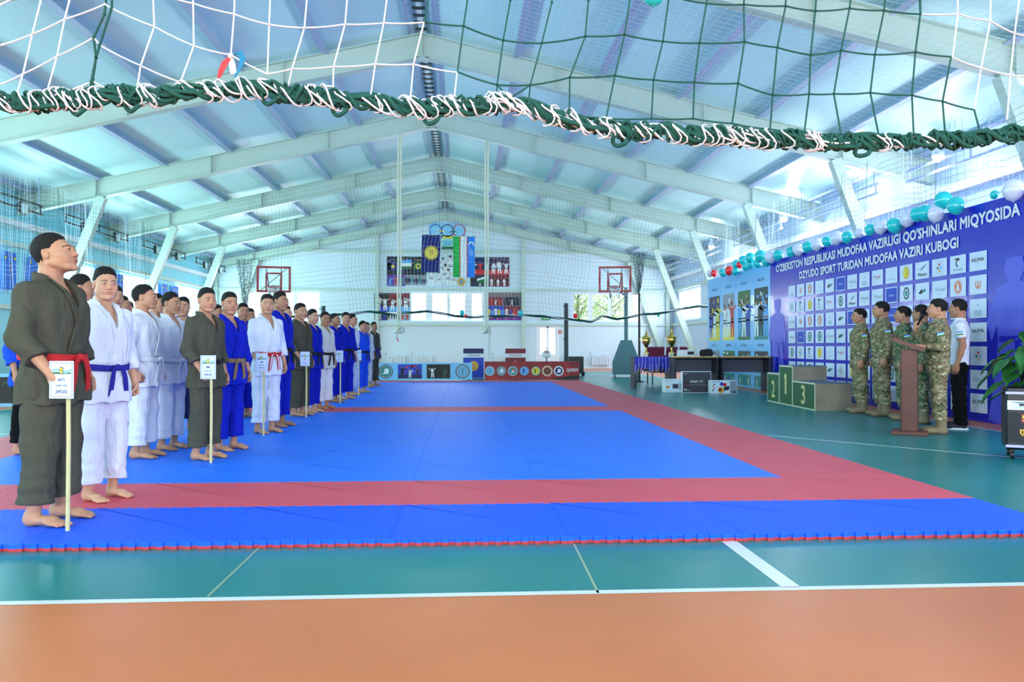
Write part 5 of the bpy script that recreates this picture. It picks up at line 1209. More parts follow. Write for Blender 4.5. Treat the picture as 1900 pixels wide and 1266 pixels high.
# ------------------------------------------------------------------ lectern
M_lw = mat('lectern_wood', (.40, .20, .16), rough=.45, var=.18, vscale=5); M_le = mat('lectern_edge', (.22, .12, .10), rough=.5)
pl_ = G(1692, 808); t = thing('lectern', 'reddish brown wooden lectern in front of the uniformed speaker', 'lectern', (pl_.x + .05, pl_.y + .14, 0), math.radians(-30))
mb = MB(); mb.box((0, 0, .025), (.42, .40, .05), M_lw, bev=.006); mb.build('base', None, t)
mb = MB(); mb.box((.0, 0, .56), (.19, .26, 1.02), M_lw, bev=.004); mb.build('column', None, t)
for s_ in (-1, 1): mb = MB(); mb.box((s_ * .098, -.0, .56), (.008, .28, 1.02), M_le); mb.build('edge_strip', None, t)
mb = MB(); mb.box((0, 0, 0), (.40, .46, .05), M_lw, R=Matrix.Rotation(math.radians(22), 3, 'Y')); mb.box((-.17, 0, .10), (.035, .46, .05), M_le, R=Matrix.Rotation(math.radians(22), 3, 'Y')); o = mb.build('sloping_top', None, t, (-.02, 0, 1.14))
# ------------------------------------------------------------------ backdrop banner
XBn = 7.60; By0, By1, Bh = 9.0, 19.42, 3.22
UB, NB = (0, -1, 0), (-1, 0, 0)
M_ban = mat('banner_blue', (.10, .13, .74), rough=.24, spec=.5, bump=.30, bscale=1.6, coat=.15)
M_fig = mat('banner_pale_figure', (.30, .33, .84), rough=.35); M_sq = mat('banner_square', (.84, .88, .97), rough=.35); M_let = mat('banner_letters', (.90, .91, .95), rough=.4)
t = thing('backdrop_banner', 'large royal blue backdrop banner with white title and rows of sponsor logos', 'banner', (XBn, By1, 0))
b = Board((0, 0, 0), UB, (0, 0, 1), NB); Wb = By1 - By0
# gently rippled cloth
mb = MB(); nu, nv = 90, 24; rd = random.Random(8)
def rip(u, v): return .006 * math.sin(u * 1.8 + v * 1.1) * math.sin(v * 1.2 + .5) + .001 * math.sin(u * 4 + 2 * v) - .004
vs = [(rip(Wb * i / nu, Bh * j / nv) + .012, -Wb * i / nu, Bh * j / nv) for j in range(nv + 1) for i in range(nu + 1)]
mb.add(vs, [(j * (nu + 1) + i, j * (nu + 1) + i + 1, (j + 1) * (nu + 1) + i + 1, (j + 1) * (nu + 1) + i) for j in range(nv) for i in range(nu)], M_ban, True); mb.build('banner_cloth', None, t)
_P = b.P
def ripP(x, y, l): return Vector((rip(x, y) + .008 - l * .0022, -x, y))
b.P = ripP
def U_(Y): return By1 - Y
b.text("O'ZBEKISTON RESPUBLIKASI MUDOFAA VAZIRLIGI QO'SHINLARI MIQYOSIDA", U_(PX(1440, 500, XBn).y), 2.915, .168, M_let, 3, width=PX(1440, 500, XBn).y - PX(1893, 400, XBn).y, bold=.025, fat=.007)
b.text('DZYUDO SPORT TURIDAN MUDOFAA VAZIRI KUBOGI', U_(PX(1483.5, 500, XBn).y), 2.64, .160, M_let, 3, width=PX(1483.5, 500, XBn).y - PX(1778, 440, XBn).y, bold=.025, fat=.007)
def logo(b, x0, y0, w, h, k):
    if k == 4: b.rect(x0, y0, x0 + w, y0 + h, M_sq, 2); b.rect(x0 + w * .05, y0 + h * .06, x0 + w * .95, y0 + h * .94, cB, 2.5); b.text('asics', x0 + w * .5, y0 + h * .42, h * .16, M_sq, 3, width=w * .4, center=True, italic=.2); return
    b.rect(x0, y0, x0 + w, y0 + h, M_sq, 2); cx, cy = x0 + w / 2, y0 + h / 2
    if k == 0: b.text('NUMA', cx, cy - h * .02, h * .20, cK, 3, width=w * .72, center=True, bold=.02); b.rect(cx - w * .12, cy - h * .14, cx + w * .12, cy - h * .12, cGy, 3)
    elif k == 1: b.text('SABER', cx, y0 + h * .15, h * .13, cGy, 3, width=w * .62, center=True); b.poly([(cx - w * .2, y0 + h * .82), (cx + w * .06, y0 + h * .86), (cx + w * .06, y0 + h * .78), (cx - w * .2, y0 + h * .76)], cK, 3); b.ring(cx + w * .02, y0 + h * .58, w * .10, w * .16, cK, 3, a0=1.0, a1=4.6)
    elif k == 2: b.text('Mizuno', cx, y0 + h * .16, h * .20, cK, 3, width=w * .66, center=True, italic=.25, bold=.02); b.poly([(x0 + w * .15, y0 + h * .62), (x0 + w * .5, y0 + h * .56), (x0 + w * .85, y0 + h * .86), (x0 + w * .52, y0 + h * .66), (x0 + w * .44, y0 + h * .48), (x0 + w * .38, y0 + h * .60)], cK, 3)
    elif k == 3: b.disc(cx, cy, w * .24, cG, 3, ry=h * .38); b.disc(cx, cy, w * .19, cY, 3.5, ry=h * .30); b.figure(cx, cy - h * .2, h * .4, cG, cG, 4, arms=2)
    elif k == 5: b.disc(cx, cy, w * .24, cO, 3, ry=h * .38); b.ring(cx, cy, w * .20, w * .215, M_sq, 3.3, asp=1.12); b.poly([(cx - w * .1, cy - h * .2), (cx + w * .1, cy - h * .2), (cx + w * .03, cy + h * .25), (cx - w * .03, cy + h * .25)], M_sq, 3.5)
    elif k == 6: b.disc(cx, cy, w * .23, cDG, 3, ry=h * .38); b.disc(cx, cy, w * .16, M_sq, 3.4, ry=h * .27); b.disc(cx, cy, w * .11, cT, 3.7, ry=h * .19)
    elif k == 7:
        b.ring(cx, cy, w * .23, w * .24, cGy, 3, asp=1.15)
        for a, m_ in ((1.57, cR), (3.6, cGr), (5.8, cSB)): b.disc(cx + w * .12 * math.cos(a), cy + h * .13 * math.sin(a) + .01, w * .06, m_, 3.3, n=8)
        b.disc(cx, cy - h * .18, w * .06, cG, 3.3, n=8)
    elif k == 8: b.text('JTF', cx + w * .05, cy - h * .08, h * .18, cR, 3, width=w * .42, center=True, bold=.02); b.ring(cx - w * .28, cy, w * .07, w * .10, cK, 3, a0=0, a1=3.6)
    elif k == 9: b.poly([(cx - w * .3, cy - h * .1), (cx - w * .05, cy + h * .15), (cx + w * .05, cy - h * .02), (cx - w * .1, cy - h * .16)], cK, 3); b.poly([(cx, cy - h * .12), (cx + w * .28, cy + h * .02), (cx + w * .2, cy + h * .16), (cx + w * .02, cy + h * .06)], cT, 3.2)
    elif k == 10: b.text('Visual', cx, cy - h * .1, h * .24, cGy, 3, width=w * .7, center=True, italic=.3); b.rect(cx - w * .2, cy - h * .26, cx + w * .2, cy - h * .24, cGy, 3)
    elif k == 11: b.ring(cx, cy + h * .05, w * .13, w * .17, cO, 3, a0=2.4, a1=7.0); b.poly([(cx - w * .05, cy - h * .22), (cx + w * .05, cy - h * .22), (cx + w * .02, cy + h * .2), (cx - w * .02, cy + h * .2)], cO, 3.2)
    elif k == 12: b.disc(cx, cy + h * .1, w * .05, cLB, 3, n=8); b.text('UZBEKISTAN', cx, y0 + h * .22, h * .09, cLB, 3, width=w * .6, center=True)
    elif k == 13: b.disc(cx, cy + h * .18, w * .03, cK, 3, n=6); [b.rect(cx - w * .2, y0 + h * (.14 + .07 * q), cx + w * .2, y0 + h * (.17 + .07 * q), cGy, 3) for q in range(4)]
SQ = [[0, 1, 7, 2, 3, 12, 8, 13, 10, 4, 9, 12, 5, 11, 13], [11, 5, 10, 9, 6, 4, 10, 10, 2, 6, 8, 1, 3, 1, 7], [13, 8, 12, 3, 9, 4, 6, 10, 4, 9, 13, 5, 5, 11, 10], [0, 5, 1, 7, 8, 11, 5, 4, 11, 9, 10, 6, 6, 4, 10], [7, 3, 2, 6, 9, 3, 6, 8, 2, 8, 12, 3, 1, 7, 6], [10, 12, 7, 4, 10, 6, 3, 1, 3, 7, 9, 2, 6, 1, 2], [0, 13, 8, 12, 3, 12, 10, 4, 6, 10, 9, 12, 13, 4, 5]]
yq0 = PX(1799, 500, XBn).y; wq = yq0 - PX(1831, 500, XBn).y; pq = (PX(1463, 560, XBn).y - yq0) / 14; zq0 = PX(1815, 467, XBn).z; pz_ = (zq0 - PX(1815, 731, XBn).z) / 6
for r in range(7):
    for c in range(15):
        Yl = yq0 + pq * c; logo(b, U_(Yl), zq0 - pz_ * r - pz_ * .80, wq, pz_ * .80, SQ[r][c])
def gi_fig(x, y, h, l=1):
    """pale full-height printed judo fighter silhouette"""
    P_ = [(-.07, 1), (.07, 1), (.09, .93), (.05, .86), (.16, .82), (.24, .62), (.19, .50), (.14, .60), (.14, .50), (.17, .30), (.22, .02), (.10, .0), (.02, .38), (-.04, .38), (-.12, 0), (-.24, .02), (-.17, .30), (-.14, .50), (-.15, .60), (-.20, .50), (-.25, .62), (-.16, .82), (-.05, .86), (-.09, .93)]
    b.poly([(x + p * h, y + q * h) for p, q in P_], M_fig, l); b.poly([(x - .13 * h, y + .50 * h), (x + .13 * h, y + .50 * h), (x + .13 * h, y + .535 * h), (x - .13 * h, y + .535 * h)], M_ban, l + .6); b.poly([(x + .0 * h, y + .52 * h), (x + .05 * h, y + .52 * h), (x + .07 * h, y + .36 * h), (x + .03 * h, y + .36 * h)], M_ban, l + .6)
gi_fig(U_(18.97), .0, 2.25); gi_fig(U_(10.6), .0, 2.35); 
b.build('printed_design', t)
fr = MB(); 
for y in (0, -Wb / 2, -Wb): fr.box((.07, y, Bh / 2), (.05, .05, Bh), M_steel); fr.tube([(.08, y, Bh * .7), (.9, y, .03)], .02, 6, M_steel); fr.box((.5, y, .02), (.9, .05, .04), M_steel)
fr.box((.07, -Wb / 2, Bh - .02), (.04, Wb, .04), M_steel); fr.build('support_frame', None, t)
# light blue picture panels: four of them
pn_y = [24.55, 23.25, 21.95, 20.70, 19.46]
tops = [(cDB, cY, cB), (cGy, cY, cW), (cGr, cO, cSB), (cDG, cGy, cSB)]
for i in range(4):
    y1, y0 = pn_y[i], pn_y[i + 1] + .015; W2 = y1 - y0; t = thing('picture_panel', 'light blue picture panel with sport photographs, %s from the left of the four' % ORD[i], 'picture panel', (XBn + .02, y1, 0), group='light blue picture panels')
    b = Board((0, 0, 0), UB, (0, 0, 1), NB); b.slab(0, 0, W2, 3.18, .03, mat('panel_sky_gradient', (.42, .74, .97), rough=.3, coat=.2))
    rd = random.Random(30 + i)
    names_ = [('KURASH', 'JUDO'), ('DZYUDO', 'SAMBO'), ('BOKS', 'FUTBOL'), ('YENGIL ATLETIKA', 'VOLEYBOL')][i]
    for q, (z0, z1) in enumerate(((1.28, 2.62), (.42, .98 + .0))):
        b.text(names_[q], W2 / 2, z1 + (.17 if q == 0 else .12), .075, cN, 2, width=W2 * .38, center=True)
        photo(b, W2 * .12, z0, W2 * .90, z1, [cDB, cGy, cGr, cDG][(i + q) % 4], 3 + q, [[cB, cW, cY], [cW, cW, cR], [cSB, cW, cB], [cW, cDB, cSB]][i], 50 + i * 3 + q, floor=[cY, cY, cGr, cT][(i) % 4], blobs=[(cY, cB), (cW, cR), (cO, cW), (cSB, cW)][i])
    photo(b, W2 * .12, .05, W2 * .90, .34, cT, 3, [cW, cB], 70 + i)
    b.build('printed_panel', t); f_ = MB()
    for y in (-.1, -W2 + .1): f_.box((.05, y, 1.6), (.03, .03, 3.15), M_steel); f_.tube([(.05, y, 2.2), (.8, y, .02)], .015, 6, M_steel)
    f_.build('rear_brace', None, t)
# ------------------------------------------------------------------ loudspeaker and plant
ps = G(1866, 852); pr_ = math.radians(-30)
t = thing('party_speaker', 'black wheeled party loudspeaker with silver horn openings at the right edge', 'loudspeaker', (ps.x + .25 * math.cos(pr_) + .21 * .5, ps.y + .25 * math.sin(pr_) + .21 * .87, 0), pr_); M_spk = mat('speaker_black', (.055, .065, .09), rough=.4, spec=.5); M_sil = mat('speaker_silver', (.80, .84, .90), rough=.25, metal=.5)
hs = PY(1866, 716, ps.y).z
mb = MB(); mb.box((0, 0, .09 + (hs - .09) / 2), (.50, .42, hs - .10), M_spk, bev=.02); mb.build('cabinet', None, t)
for z in (.13, hs - .07): mb = MB(); mb.box((0, -.213, z), (.50, .012, .025), mat('speaker_light_strip', (.62, .62, .95), rough=.3, emit=.6), bev=.003); mb.build('light_strip', None, t)
for s_ in (-1, 1):
    mb = MB(); z0 = hs - .19; x0, x1 = sorted((s_ * .02, s_ * .235)); 
    for (a, c_, d2) in ((x0, x1, .006), (x0, x1, -.075)): mb.box(((a + c_) / 2, -.214, z0 + d2 + .035), (c_ - a, .02, .010), M_sil)
    mb.add([(x0, -.222, z0 - .035), (x1, -.222, z0 - .035), (x1, -.222, z0 + .042), (x0, -.222, z0 + .042), (x0 * .4 + x1 * .6 - .02, -.212, z0 - .005), (x0 * .4 + x1 * .6 + .02, -.212, z0 - .005), (x0 * .4 + x1 * .6 + .02, -.212, z0 + .012), (x0 * .4 + x1 * .6 - .02, -.212, z0 + .012)], [(0, 1, 5, 4), (1, 2, 6, 5), (2, 3, 7, 6), (3, 0, 4, 7)], M_sil); mb.box(((x0 + x1) / 2, -.2118, z0 + .003), (.04, .002, .02), cK); mb.build('horn', None, t)
b = Board((-.23, -.2125, .16), U, (0, 0, 1), N_); b.rect(.0, .0, .46, hs - .42, mat('speaker_grille', (.08, .10, .14), rough=.6), 0); b.build('grille', t)
b = Board((-.12, -.215, hs - .36), U, (0, 0, 1), N_); b.slab(0, 0, .17, .085, .002, cBr); b.rect(.012, .045, .11, .068, cY, 1); b.rect(.012, .074, .09, .080, cO, 1)
for q in range(5): b.rect(.012 + .028 * q, .012, .034 + .028 * q, .034, cO, 1)
b.disc(.145, .06, .025, cY, 1); b.build('sticker', t)
b = Board((-.13, -.215, .23), U, (0, 0, 1), N_); b.poly([(0, .07), (.045, .07), (.045, .03), (.0225, 0), (0, .03)], cG, 1); b.figure(.022, .02, .04, cK, cK, 2); b.build('shield_badge', t)
for x in (-.19, .19):
    for y in (-.15, .15): mb = MB(); mb.cyl((x - .015, y, .04), (x + .015, y, .04), .04, 14, cK); mb.box((x, y, .075), (.04, .04, .04), cK); mb.build('caster', None, t)
# plant in a pot on the speaker
M_leaf = mat('leaf_green', (.16, .40, .17), rough=.35, var=.3, vscale=9, spec=.5); M_stem = mat('stem_green', (.38, .55, .30), rough=.5)
t = thing('potted_plant', 'broad leaved green houseplant in a pot on top of the loudspeaker', 'plant', (ps.x + .30, ps.y + .06, hs + .001), -.4)
mb = MB(); mb.lathe([(.075, .0), (.105, .14), (.115, .15), (.10, .15), (.09, .12)], n=20, m=mat('pot_dark', (.12, .13, .16), rough=.5)); mb.build('pot', None, t)
mb = MB(); mb.lathe([(.09, .11), (.05, .135), (.001, .14)], n=16, m=mat('soil', (.15, .11, .08), rough=.9)); mb.build('soil', None, t)
rd = random.Random(4)
leafs = [(-.35, .05, .02, .20), (-.30, -.12, .10, .16), (-.16, .0, .20, .19), (-.24, .1, .16, .18), (-.05, -.1, .24, .17), (-.33, -.05, -.13, .19), (-.20, -.16, -.04, .14), (.05, .0, .27, .16), (.12, -.1, .10, .20), (.16, .05, .20, .18), (-.10, -.16, .12, .15), (.0, -.18, .03, .17), (-.40, .02, .10, .14), (.2, -.15, .16, .16), (.08, -.2, .22, .14), (-.27, .02, -.22, .13), (.0, .05, .38, .15), (-.14, .08, .30, .15)]
for i, (x, y, z, L) in enumerate(leafs + [(a_ * .6 + .05, -b_ - .05, c_ * .8 + .05, d_ * .9) for a_, b_, c_, d_ in leafs]):
    x, y, L = x * .72, y * .9, L * 1.22
    tip = Vector((x, y, z + .16)); s_ = MB(); s_.tube([(0, 0, .13), (x * .3, y * .3, .13 + max(z, .05) * .75 + .06), (x * .75, y * .75, tip.z + .03), tip], .004, 5, M_stem); st = s_.build('stem', None, t)
    lf = MB(); d_ = Vector((x, y, 0)); d_ = (d_.normalized() if d_.length > .02 else Vector((0, -1, 0))) ; dn = (d_ * .75 + Vector((0, 0, -.65 + rd.uniform(-.1, .3)))).normalized(); sd = dn.cross(Vector((0, 0, 1))).normalized(); up_ = sd.cross(dn)
    out = [0, .40, .50, .48, .40, .28, .14, 0]; vs = []; K = len(out)
    for k, o_ in enumerate(out):
        u = k / (K - 1); c_ = tip + dn * (u * L * 1.15) - Vector((0, 0, .25 * L * u * u)) - up_ * 0
        vs += [c_ - sd * o_ * L * .8 + up_ * (.10 * L * (o_ > 0)), c_, c_ + sd * o_ * L * .8 + up_ * (.10 * L * (o_ > 0))]
    if True: vs[0] = vs[0] - dn * L * .0
    lf.add(vs, [(3 * k, 3 * k + 1, 3 * k + 4, 3 * k + 3) for k in range(K - 1)] + [(3 * k + 1, 3 * k + 2, 3 * k + 5, 3 * k + 4) for k in range(K - 1)], M_leaf, True); lf.build('leaf', None, st)
mb = MB(); mb.cyl((0, 0, 0), (0, 0, .15), .032, 16, mat('bottle_dark', (.12, .13, .16), rough=.2)); mb.cyl((0, 0, .15), (0, 0, .19), .015, 12, cW); o = mb.build('bottle', None, None, (ps.x + .22, ps.y - .06, hs + .001)); tag(o, 'small dark bottle standing before the plant pot on the loudspeaker', 'bottle')

# trees outside the right-hand far window
M_tl = mat('tree_leaf', (.62, .74, .38), rough=.6, var=.3, vscale=3); M_tr = mat('tree_bark', (.40, .34, .28), rough=.9)
for lab, x, y, hh, sd in (('pale green tree outside the right far window, left one', 6.3, 44.0, 5.4, 1), ('pale green tree outside the right far window, right one', 8.6, 46.5, 5.0, 2)):
    t = thing('tree', lab, 'tree', (x, y, 0), 0, 'trees outside the far window'); rd = random.Random(sd)
    mb = MB(); mb.tube([(0, 0, 0), (.1, 0, 1.5), (0, .1, 3.0), (.1, 0, hh - .5)], .12, 8, M_tr, rad=[.16, .13, .09, .03])
    for i in range(9):
        a = i * 2.4; z = 1.8 + i * .3; mb.tube([(0.05, 0, z), (.7 * math.cos(a), .7 * math.sin(a), z + .5), (1.2 * math.cos(a), 1.2 * math.sin(a), z + .8)], .03, 5, M_tr)
    mb.build('trunk', None, t); lf = MB()
    for i in range(1500):
        a, b_ = rd.uniform(0, 2 * PI), math.acos(rd.uniform(-1, 1)); q = rd.random() ** .4; c = Vector((1.5 * q * math.cos(a) * math.sin(b_), 1.5 * q * math.sin(a) * math.sin(b_), hh * .62 + 1.7 * q * math.cos(b_)))
        u_ = Vector((rd.uniform(-1, 1), rd.uniform(-1, 1), rd.uniform(-1, 1))).normalized(); v_ = u_.orthogonal().normalized(); s_ = rd.uniform(.05, .10)
        lf.add([c - u_ * s_, c + v_ * s_ * .6, c + u_ * s_, c - v_ * s_ * .6], [(0, 1, 2, 3)], M_tl)
    tag(lf.build('foliage', None, t), kind='stuff')
# ------------------------------------------------------------------ balloons
M_bt = mat('balloon_teal', (.10, .78, .80), rough=.22, spec=.6, coat=.3); M_bw = mat('balloon_white', (.86, .87, .96), rough=.22, spec=.6, coat=.3); M_brd = mat('balloon_red', (.95, .16, .18), rough=.22, spec=.6, coat=.3)
BM = {'teal': M_bt, 'white': M_bw, 'red': M_brd}; _bal = {}
def balloon(color, p, r, label, group, tilt=0.0):
    if color not in _bal:
        mb = MB(); prof = [(.001, -1.18), (.03, -1.17)] + [(math.sin(PI * i / 14) * (1 - .10 * (1 - i / 14)), -math.cos(PI * i / 14) * (1.12 if i < 7 else 1.0)) for i in range(1, 14)] + [(.001, 1.0)]
        mb.lathe(prof, n=22, m=BM[color]); k = MB(); k.lathe([(.07, -1.22), (.015, -1.13), (.001, -1.10)], n=10, m=BM[color]); _bal[color] = (mb.mesh('balloon_' + color), k.mesh('balloon_knot_' + color))
    t = link('balloon', _bal[color][0], None, p); t.scale = (r, r, r); t.rotation_euler = (tilt, tilt * .6, 0); k = link('balloon_knot', _bal[color][1], t); tag(t, label, 'balloon', group)
GL = [(1880, 352, 17, 'white'), (1845, 361, 7, 'teal'), (1773, 381, 14.5, 'teal'), (1750, 371, 14.5, 'teal'), (1737, 396, 14, 'white'), (1716, 395, 13.5, 'teal'), (1702, 397, 12, 'teal'), (1684, 406, 13, 'white'), (1659, 418, 13, 'teal'), (1634, 421, 12, 'white'), (1615, 426, 10, 'teal'), (1595, 432, 8, 'white'), (1572, 440, 10.5, 'teal'), (1553, 441, 12, 'white'), (1534, 448, 9, 'teal'), (1516, 453, 11, 'white'), (1498.5, 458, 10, 'teal'), (1481, 463, 10.5, 'white'), (1468, 467, 9.5, 'teal'), (1444, 473, 9.5, 'teal'), (1430, 476, 11.5, 'white'), (1422, 485, 9, 'teal'), (1411, 475, 11, 'teal'), (1405, 489, 8, 'teal'), (1392, 478, 9.5, 'teal'), (1393, 490, 8, 'teal'), (1379, 483, 8.5, 'teal'), (1384, 494, 8, 'teal'), (1366, 490, 8, 'teal'), (1372, 491, 6.5, 'red'), (1353, 502, 8.5, 'red'), (1364.5, 503.5, 7, 'teal'), (1341.5, 506, 7.5, 'teal'), (1325, 507, 6.5, 'red'), (1318, 507, 7, 'white')]
cnt = {}
TOT = {c: sum(1 for g in GL if g[3] == c) for c in BM}
for i, (x, y, r, c) in enumerate(GL):
    Xb = 7.50 if i % 2 else 7.44; p = PX(x, y, Xb); d_ = (p - _C).length; cnt[c] = cnt.get(c, 0) + 1
    balloon(c, p, r * d_ / F_PX * .96, '%s balloon of the garland above the banners, %s %s one from the right' % (c, ('%dth' % cnt[c] if cnt[c] > 12 else ORD[cnt[c] - 1]), c), 'balloon garland along the top of the banners', .2 * math.sin(i * 2.1))
gs = MB(); gs.tube([PX(x, y - 2, 7.47) for x, y, _, _ in GL], .004, 5, mat('string_white', (.8, .82, .85), rough=.8)); tag(gs.build('garland_string'), 'thin string the balloon garland hangs on above the banners', 'string')
for x, y, r, c, Y, lab in ((857.5, 580.5, 4.8, 'teal', 25.6, 'teal balloon on the sagging net in front of the middle window'), (864, 586, 3, 'red', 25.5, 'small red balloon beside the teal one before the middle window'), (956, 583, 4.6, 'red', 25.6, 'red balloon on the net in front of the right-hand collage'), (966.5, 581.5, 5.2, 'teal', 25.55, 'teal balloon beside the red one on the right-hand collage'), (1067.5, 586, 4.6, 'red', 25.6, 'red balloon on the net right of the volleyball post'), (1222, 585, 3, 'teal', 25.6, 'tiny teal balloon on the net above the left trophy'), (655, 588, 4, 'red', 25.6, 'red balloon on the net just above the fighters heads')):
    p = PY(x, y, Y); balloon(c, p, r * p.y / F_PX, lab, 'balloons on the far net')
p = PY(1213, -17, 2.0); balloon('teal', p, .034, 'teal balloon cut by the top edge of the view on the near net', 'balloons on the near net')
# ------------------------------------------------------------------ nets
M_ng = mat('net_cord_green', (.06, .30, .26), rough=.85); M_nw = mat('net_cord_white', (.86, .84, .86), rough=.85); M_ngr = mat('net_cord_grey', (.36, .45, .46), rough=.9); M_nfw = mat('net_cord_pale', (.86, .90, .95), rough=.9)
YN = 2.0
def NP(x, y, dy=0.0):
    p = PY(x, y, YN); return Vector((p.x, p.y + dy, p.z))
t = thing('near_ball_net', 'green and white ball net with rolled bundle hanging across the top near the camera', 'net', NP(950, 230))
org = t.location.copy()
gr = MB(); wh = MB(); rd = random.Random(12)
def cord(mb, pts, m, r=.0023):
    P3 = []
    for i, (x, y) in enumerate(pts):
        P3.append(NP(x, y, .015 * math.sin(x * .02 + y * .013)) - org)
    Q = []
    for i in range(len(P3) - 1):
        a, b_ = P3[i], P3[i + 1]; n_ = 4; sag = (b_ - a).length * .02
        for j in range(n_): u = j / n_; Q.append(a.lerp(b_, u) + Vector((0, 0, -sag * 4 * u * (1 - u) if abs(b_.x - a.x) > abs(b_.z - a.z) else 0)))
    Q.append(P3[-1]); mb.tube(Q, r, 6, m)
    for p_ in P3[1:-1]: mb.ball(p_, r * 1.7, m, n=6, k=4)
Bn = [(788, 43), (860, 52), (934, 72), (1006, 77), (1085, 70), (1157, 68), (1231, 75), (1301, 76), (1380, 79), (1438, 92), (1504, 102), (1565, 90), (1627, 99), (1695, 99), (1759, 109)]
Tn = [(795, 0), (868, 0), (947, 0), (1025, 0), (1092, 0), (1167, 0), (1240, 0), (1314, 2), (1382, 6), (1454, 15), (1509, 24), (1578, 14), (1646, 15), (1708, 26)]
Cn = [(849, 134), (923, 154), (984, 157), (1056, 147), (1140, 142), (1215, 145), (1290, 151), (1366, 158), (1432, 178), (1505, 172), (1552, 171), (1615, 172), (1686, 180), (1747, 189), (1814, 201)]
Dn = [(918, 207), (980, 202), (1055, 215), (1125, 219), (1211, 217), (1285, 221), (1355, 232), (1430, 239), (1497, 243), (1561, 249), (1625, 253), (1692, 252), (1758, 249), (1824, 239)]
cord(gr, [(795, 0), (788, 43)], M_ng)
for i in range(1, 15): cord(gr, ([(Tn[i][0] + 8, -90), Tn[i]] if i < 14 else []) + [Bn[i], Cn[i - 1]] + ([Dn[i - 2]] if i >= 2 else []), M_ng)
cord(gr, [(1814, 201), (1824, 239)], M_ng)
cord(gr, Bn, M_ng); cord(gr, Cn, M_ng); cord(gr, [(1314, 2), (1382, 6), (1454, 15), (1509, 24), (1578, 14), (1646, 15), (1708, 26)], M_ng); cord(gr, [(1180, -20), (1240, -6), (1314, 2)], M_ng); cord(gr, [(923, 154), (945, 180), (984, 157)], M_ng); cord(gr, Dn[2:], M_ng)
cord(gr, [(1708, -70), (1708, 26), (1695, 99)], M_ng); bc = MB(); cord(bc, [(203, -60), (199, 30), (179, 74), (183, 111), (173, 155), (168, 195)], M_ng, .0028); cord(bc, [(212, -60), (212, 20), (190, 88), (183, 111), (176, 150), (178, 195)], M_ng, .0028)
W_cols = [[(80, -60), (69, 0), (54, 59), (39, 135), (27, 185)], [(133, -60), (125, 0), (118, 34), (108, 106), (91, 178)], [(286, -60), (286, 49), (259, 120), (246, 187)], [(357, -60), (356, 81), (332, 150), (323, 182)], [(434, -60), (433, 24), (430, 104)], [(503, -60), (502, 50), (498, 140)], [(577, -60), (566, 54), (542, 128), (532, 168)], [(650, -60), (639, 42), (617, 120), (616, 175)], [(724, -60), (711, 39), (696, 118), (688, 180)], [(787, 44), (768, 123), (762, 188)], [(848, 135), (842, 190)], [(1708, -60), (1708, 26)], [(1775, -60), (1771, 30), (1762, 109)], [(1832, -60), (1834, 41), (1823, 125), (1814, 201)], [(1895, -60), (1888, 59), (1882, 136), (1872, 221)], [(1945, -60), (1940, 66), (1930, 140), (1925, 225)]]
W_rows = [[(-60, 97), (0, 79), (54, 59), (118, 34), (199, 12), (212, 20), (286, 49), (356, 81), (430, 104), (498, 140)], [(-60, 170), (0, 151), (39, 135), (108, 106), (179, 74), (190, 88), (259, 120), (332, 150), (410, 166)], [(300, -8), (357, 3), (433, 24), (502, 50), (566, 54), (639, 42), (711, 39), (787, 44)], [(498, 140), (542, 128), (617, 120), (696, 118), (768, 123), (848, 135)], [(173, 155), (100, 182)], [(173, 152), (246, 187)], [(1708, 26), (1771, 30), (1834, 41), (1888, 59), (1940, 66)], [(1759, 109), (1823, 125), (1882, 136), (1930, 140)], [(-60, 20), (0, 8), (30, -10)]]
wh2 = MB(); bc.build('binding_cord', None, t)
for c_ in W_cols + W_rows: cord(wh2 if c_[-1][0] > 1650 else wh, c_, M_nw, .0021)
wh2.build('white_mesh', None, t)
gr.build('green_mesh', None, t); wh.build('white_mesh', None, t)
# rolled bundle
cl = [(-90, 190), (0, 187), (60, 190), (150, 182), (250, 178), (400, 168), (500, 165), (600, 182), (700, 193), (800, 200), (880, 195), (935, 190), (1000, 206), (1100, 236), (1200, 246), (1300, 250), (1400, 256), (1500, 262), (1600, 264), (1700, 263), (1800, 258), (1900, 248), (1990, 238)]
cx_, cy_ = [c_[0] for c_ in cl], [c_[1] for c_ in cl]
def cpt(u): x = -90 + 2080 * u; return NP(x, float(np.interp(x, cx_, cy_)) + 2 * math.sin(x * .05)) - org
def strand(mb, m, r, rad, turns, ph, wob, u0, u1, n=220):
    pts = []
    for i in range(int(n * (u1 - u0)) + 2):
        u = u0 + (u1 - u0) * i / (int(n * (u1 - u0)) + 1); a = ph + turns * 2 * PI * u + 1.3 * math.sin(u * wob + ph); R_ = rad * (.55 + .45 * math.sin(u * wob * 1.7 + ph * 2.3))
        pts.append(cpt(u) + Vector((.006 * math.sin(u * wob * 3 + ph), math.cos(a) * R_ * .8, math.sin(a) * R_)))
    mb.tube(pts, r, 6, m)
gb = MB(); wb = MB()
for i in range(9): strand(gb, M_ng, rd.uniform(.0045, .0068), rd.uniform(.012, .024), rd.uniform(6, 26), i * .9, rd.uniform(25, 60), 0, 1, 340)
for i in range(5): strand(wb, M_nw, .0026, rd.uniform(.022, .032), rd.uniform(14, 40), i * 1.7 + .5, rd.uniform(40, 70), .0, .60, 420)
for i in range(8): strand(wb, M_nw, .0026, rd.uniform(.016, .026), rd.uniform(10, 30), i * 2.1, rd.uniform(30, 60), .36 + .02 * i, .72, 380)
for i in range(4): strand(wb, M_nw, .0026, rd.uniform(.014, .020), rd.uniform(10, 26), i * 2.6, rd.uniform(30, 60), .66, .90, 380)
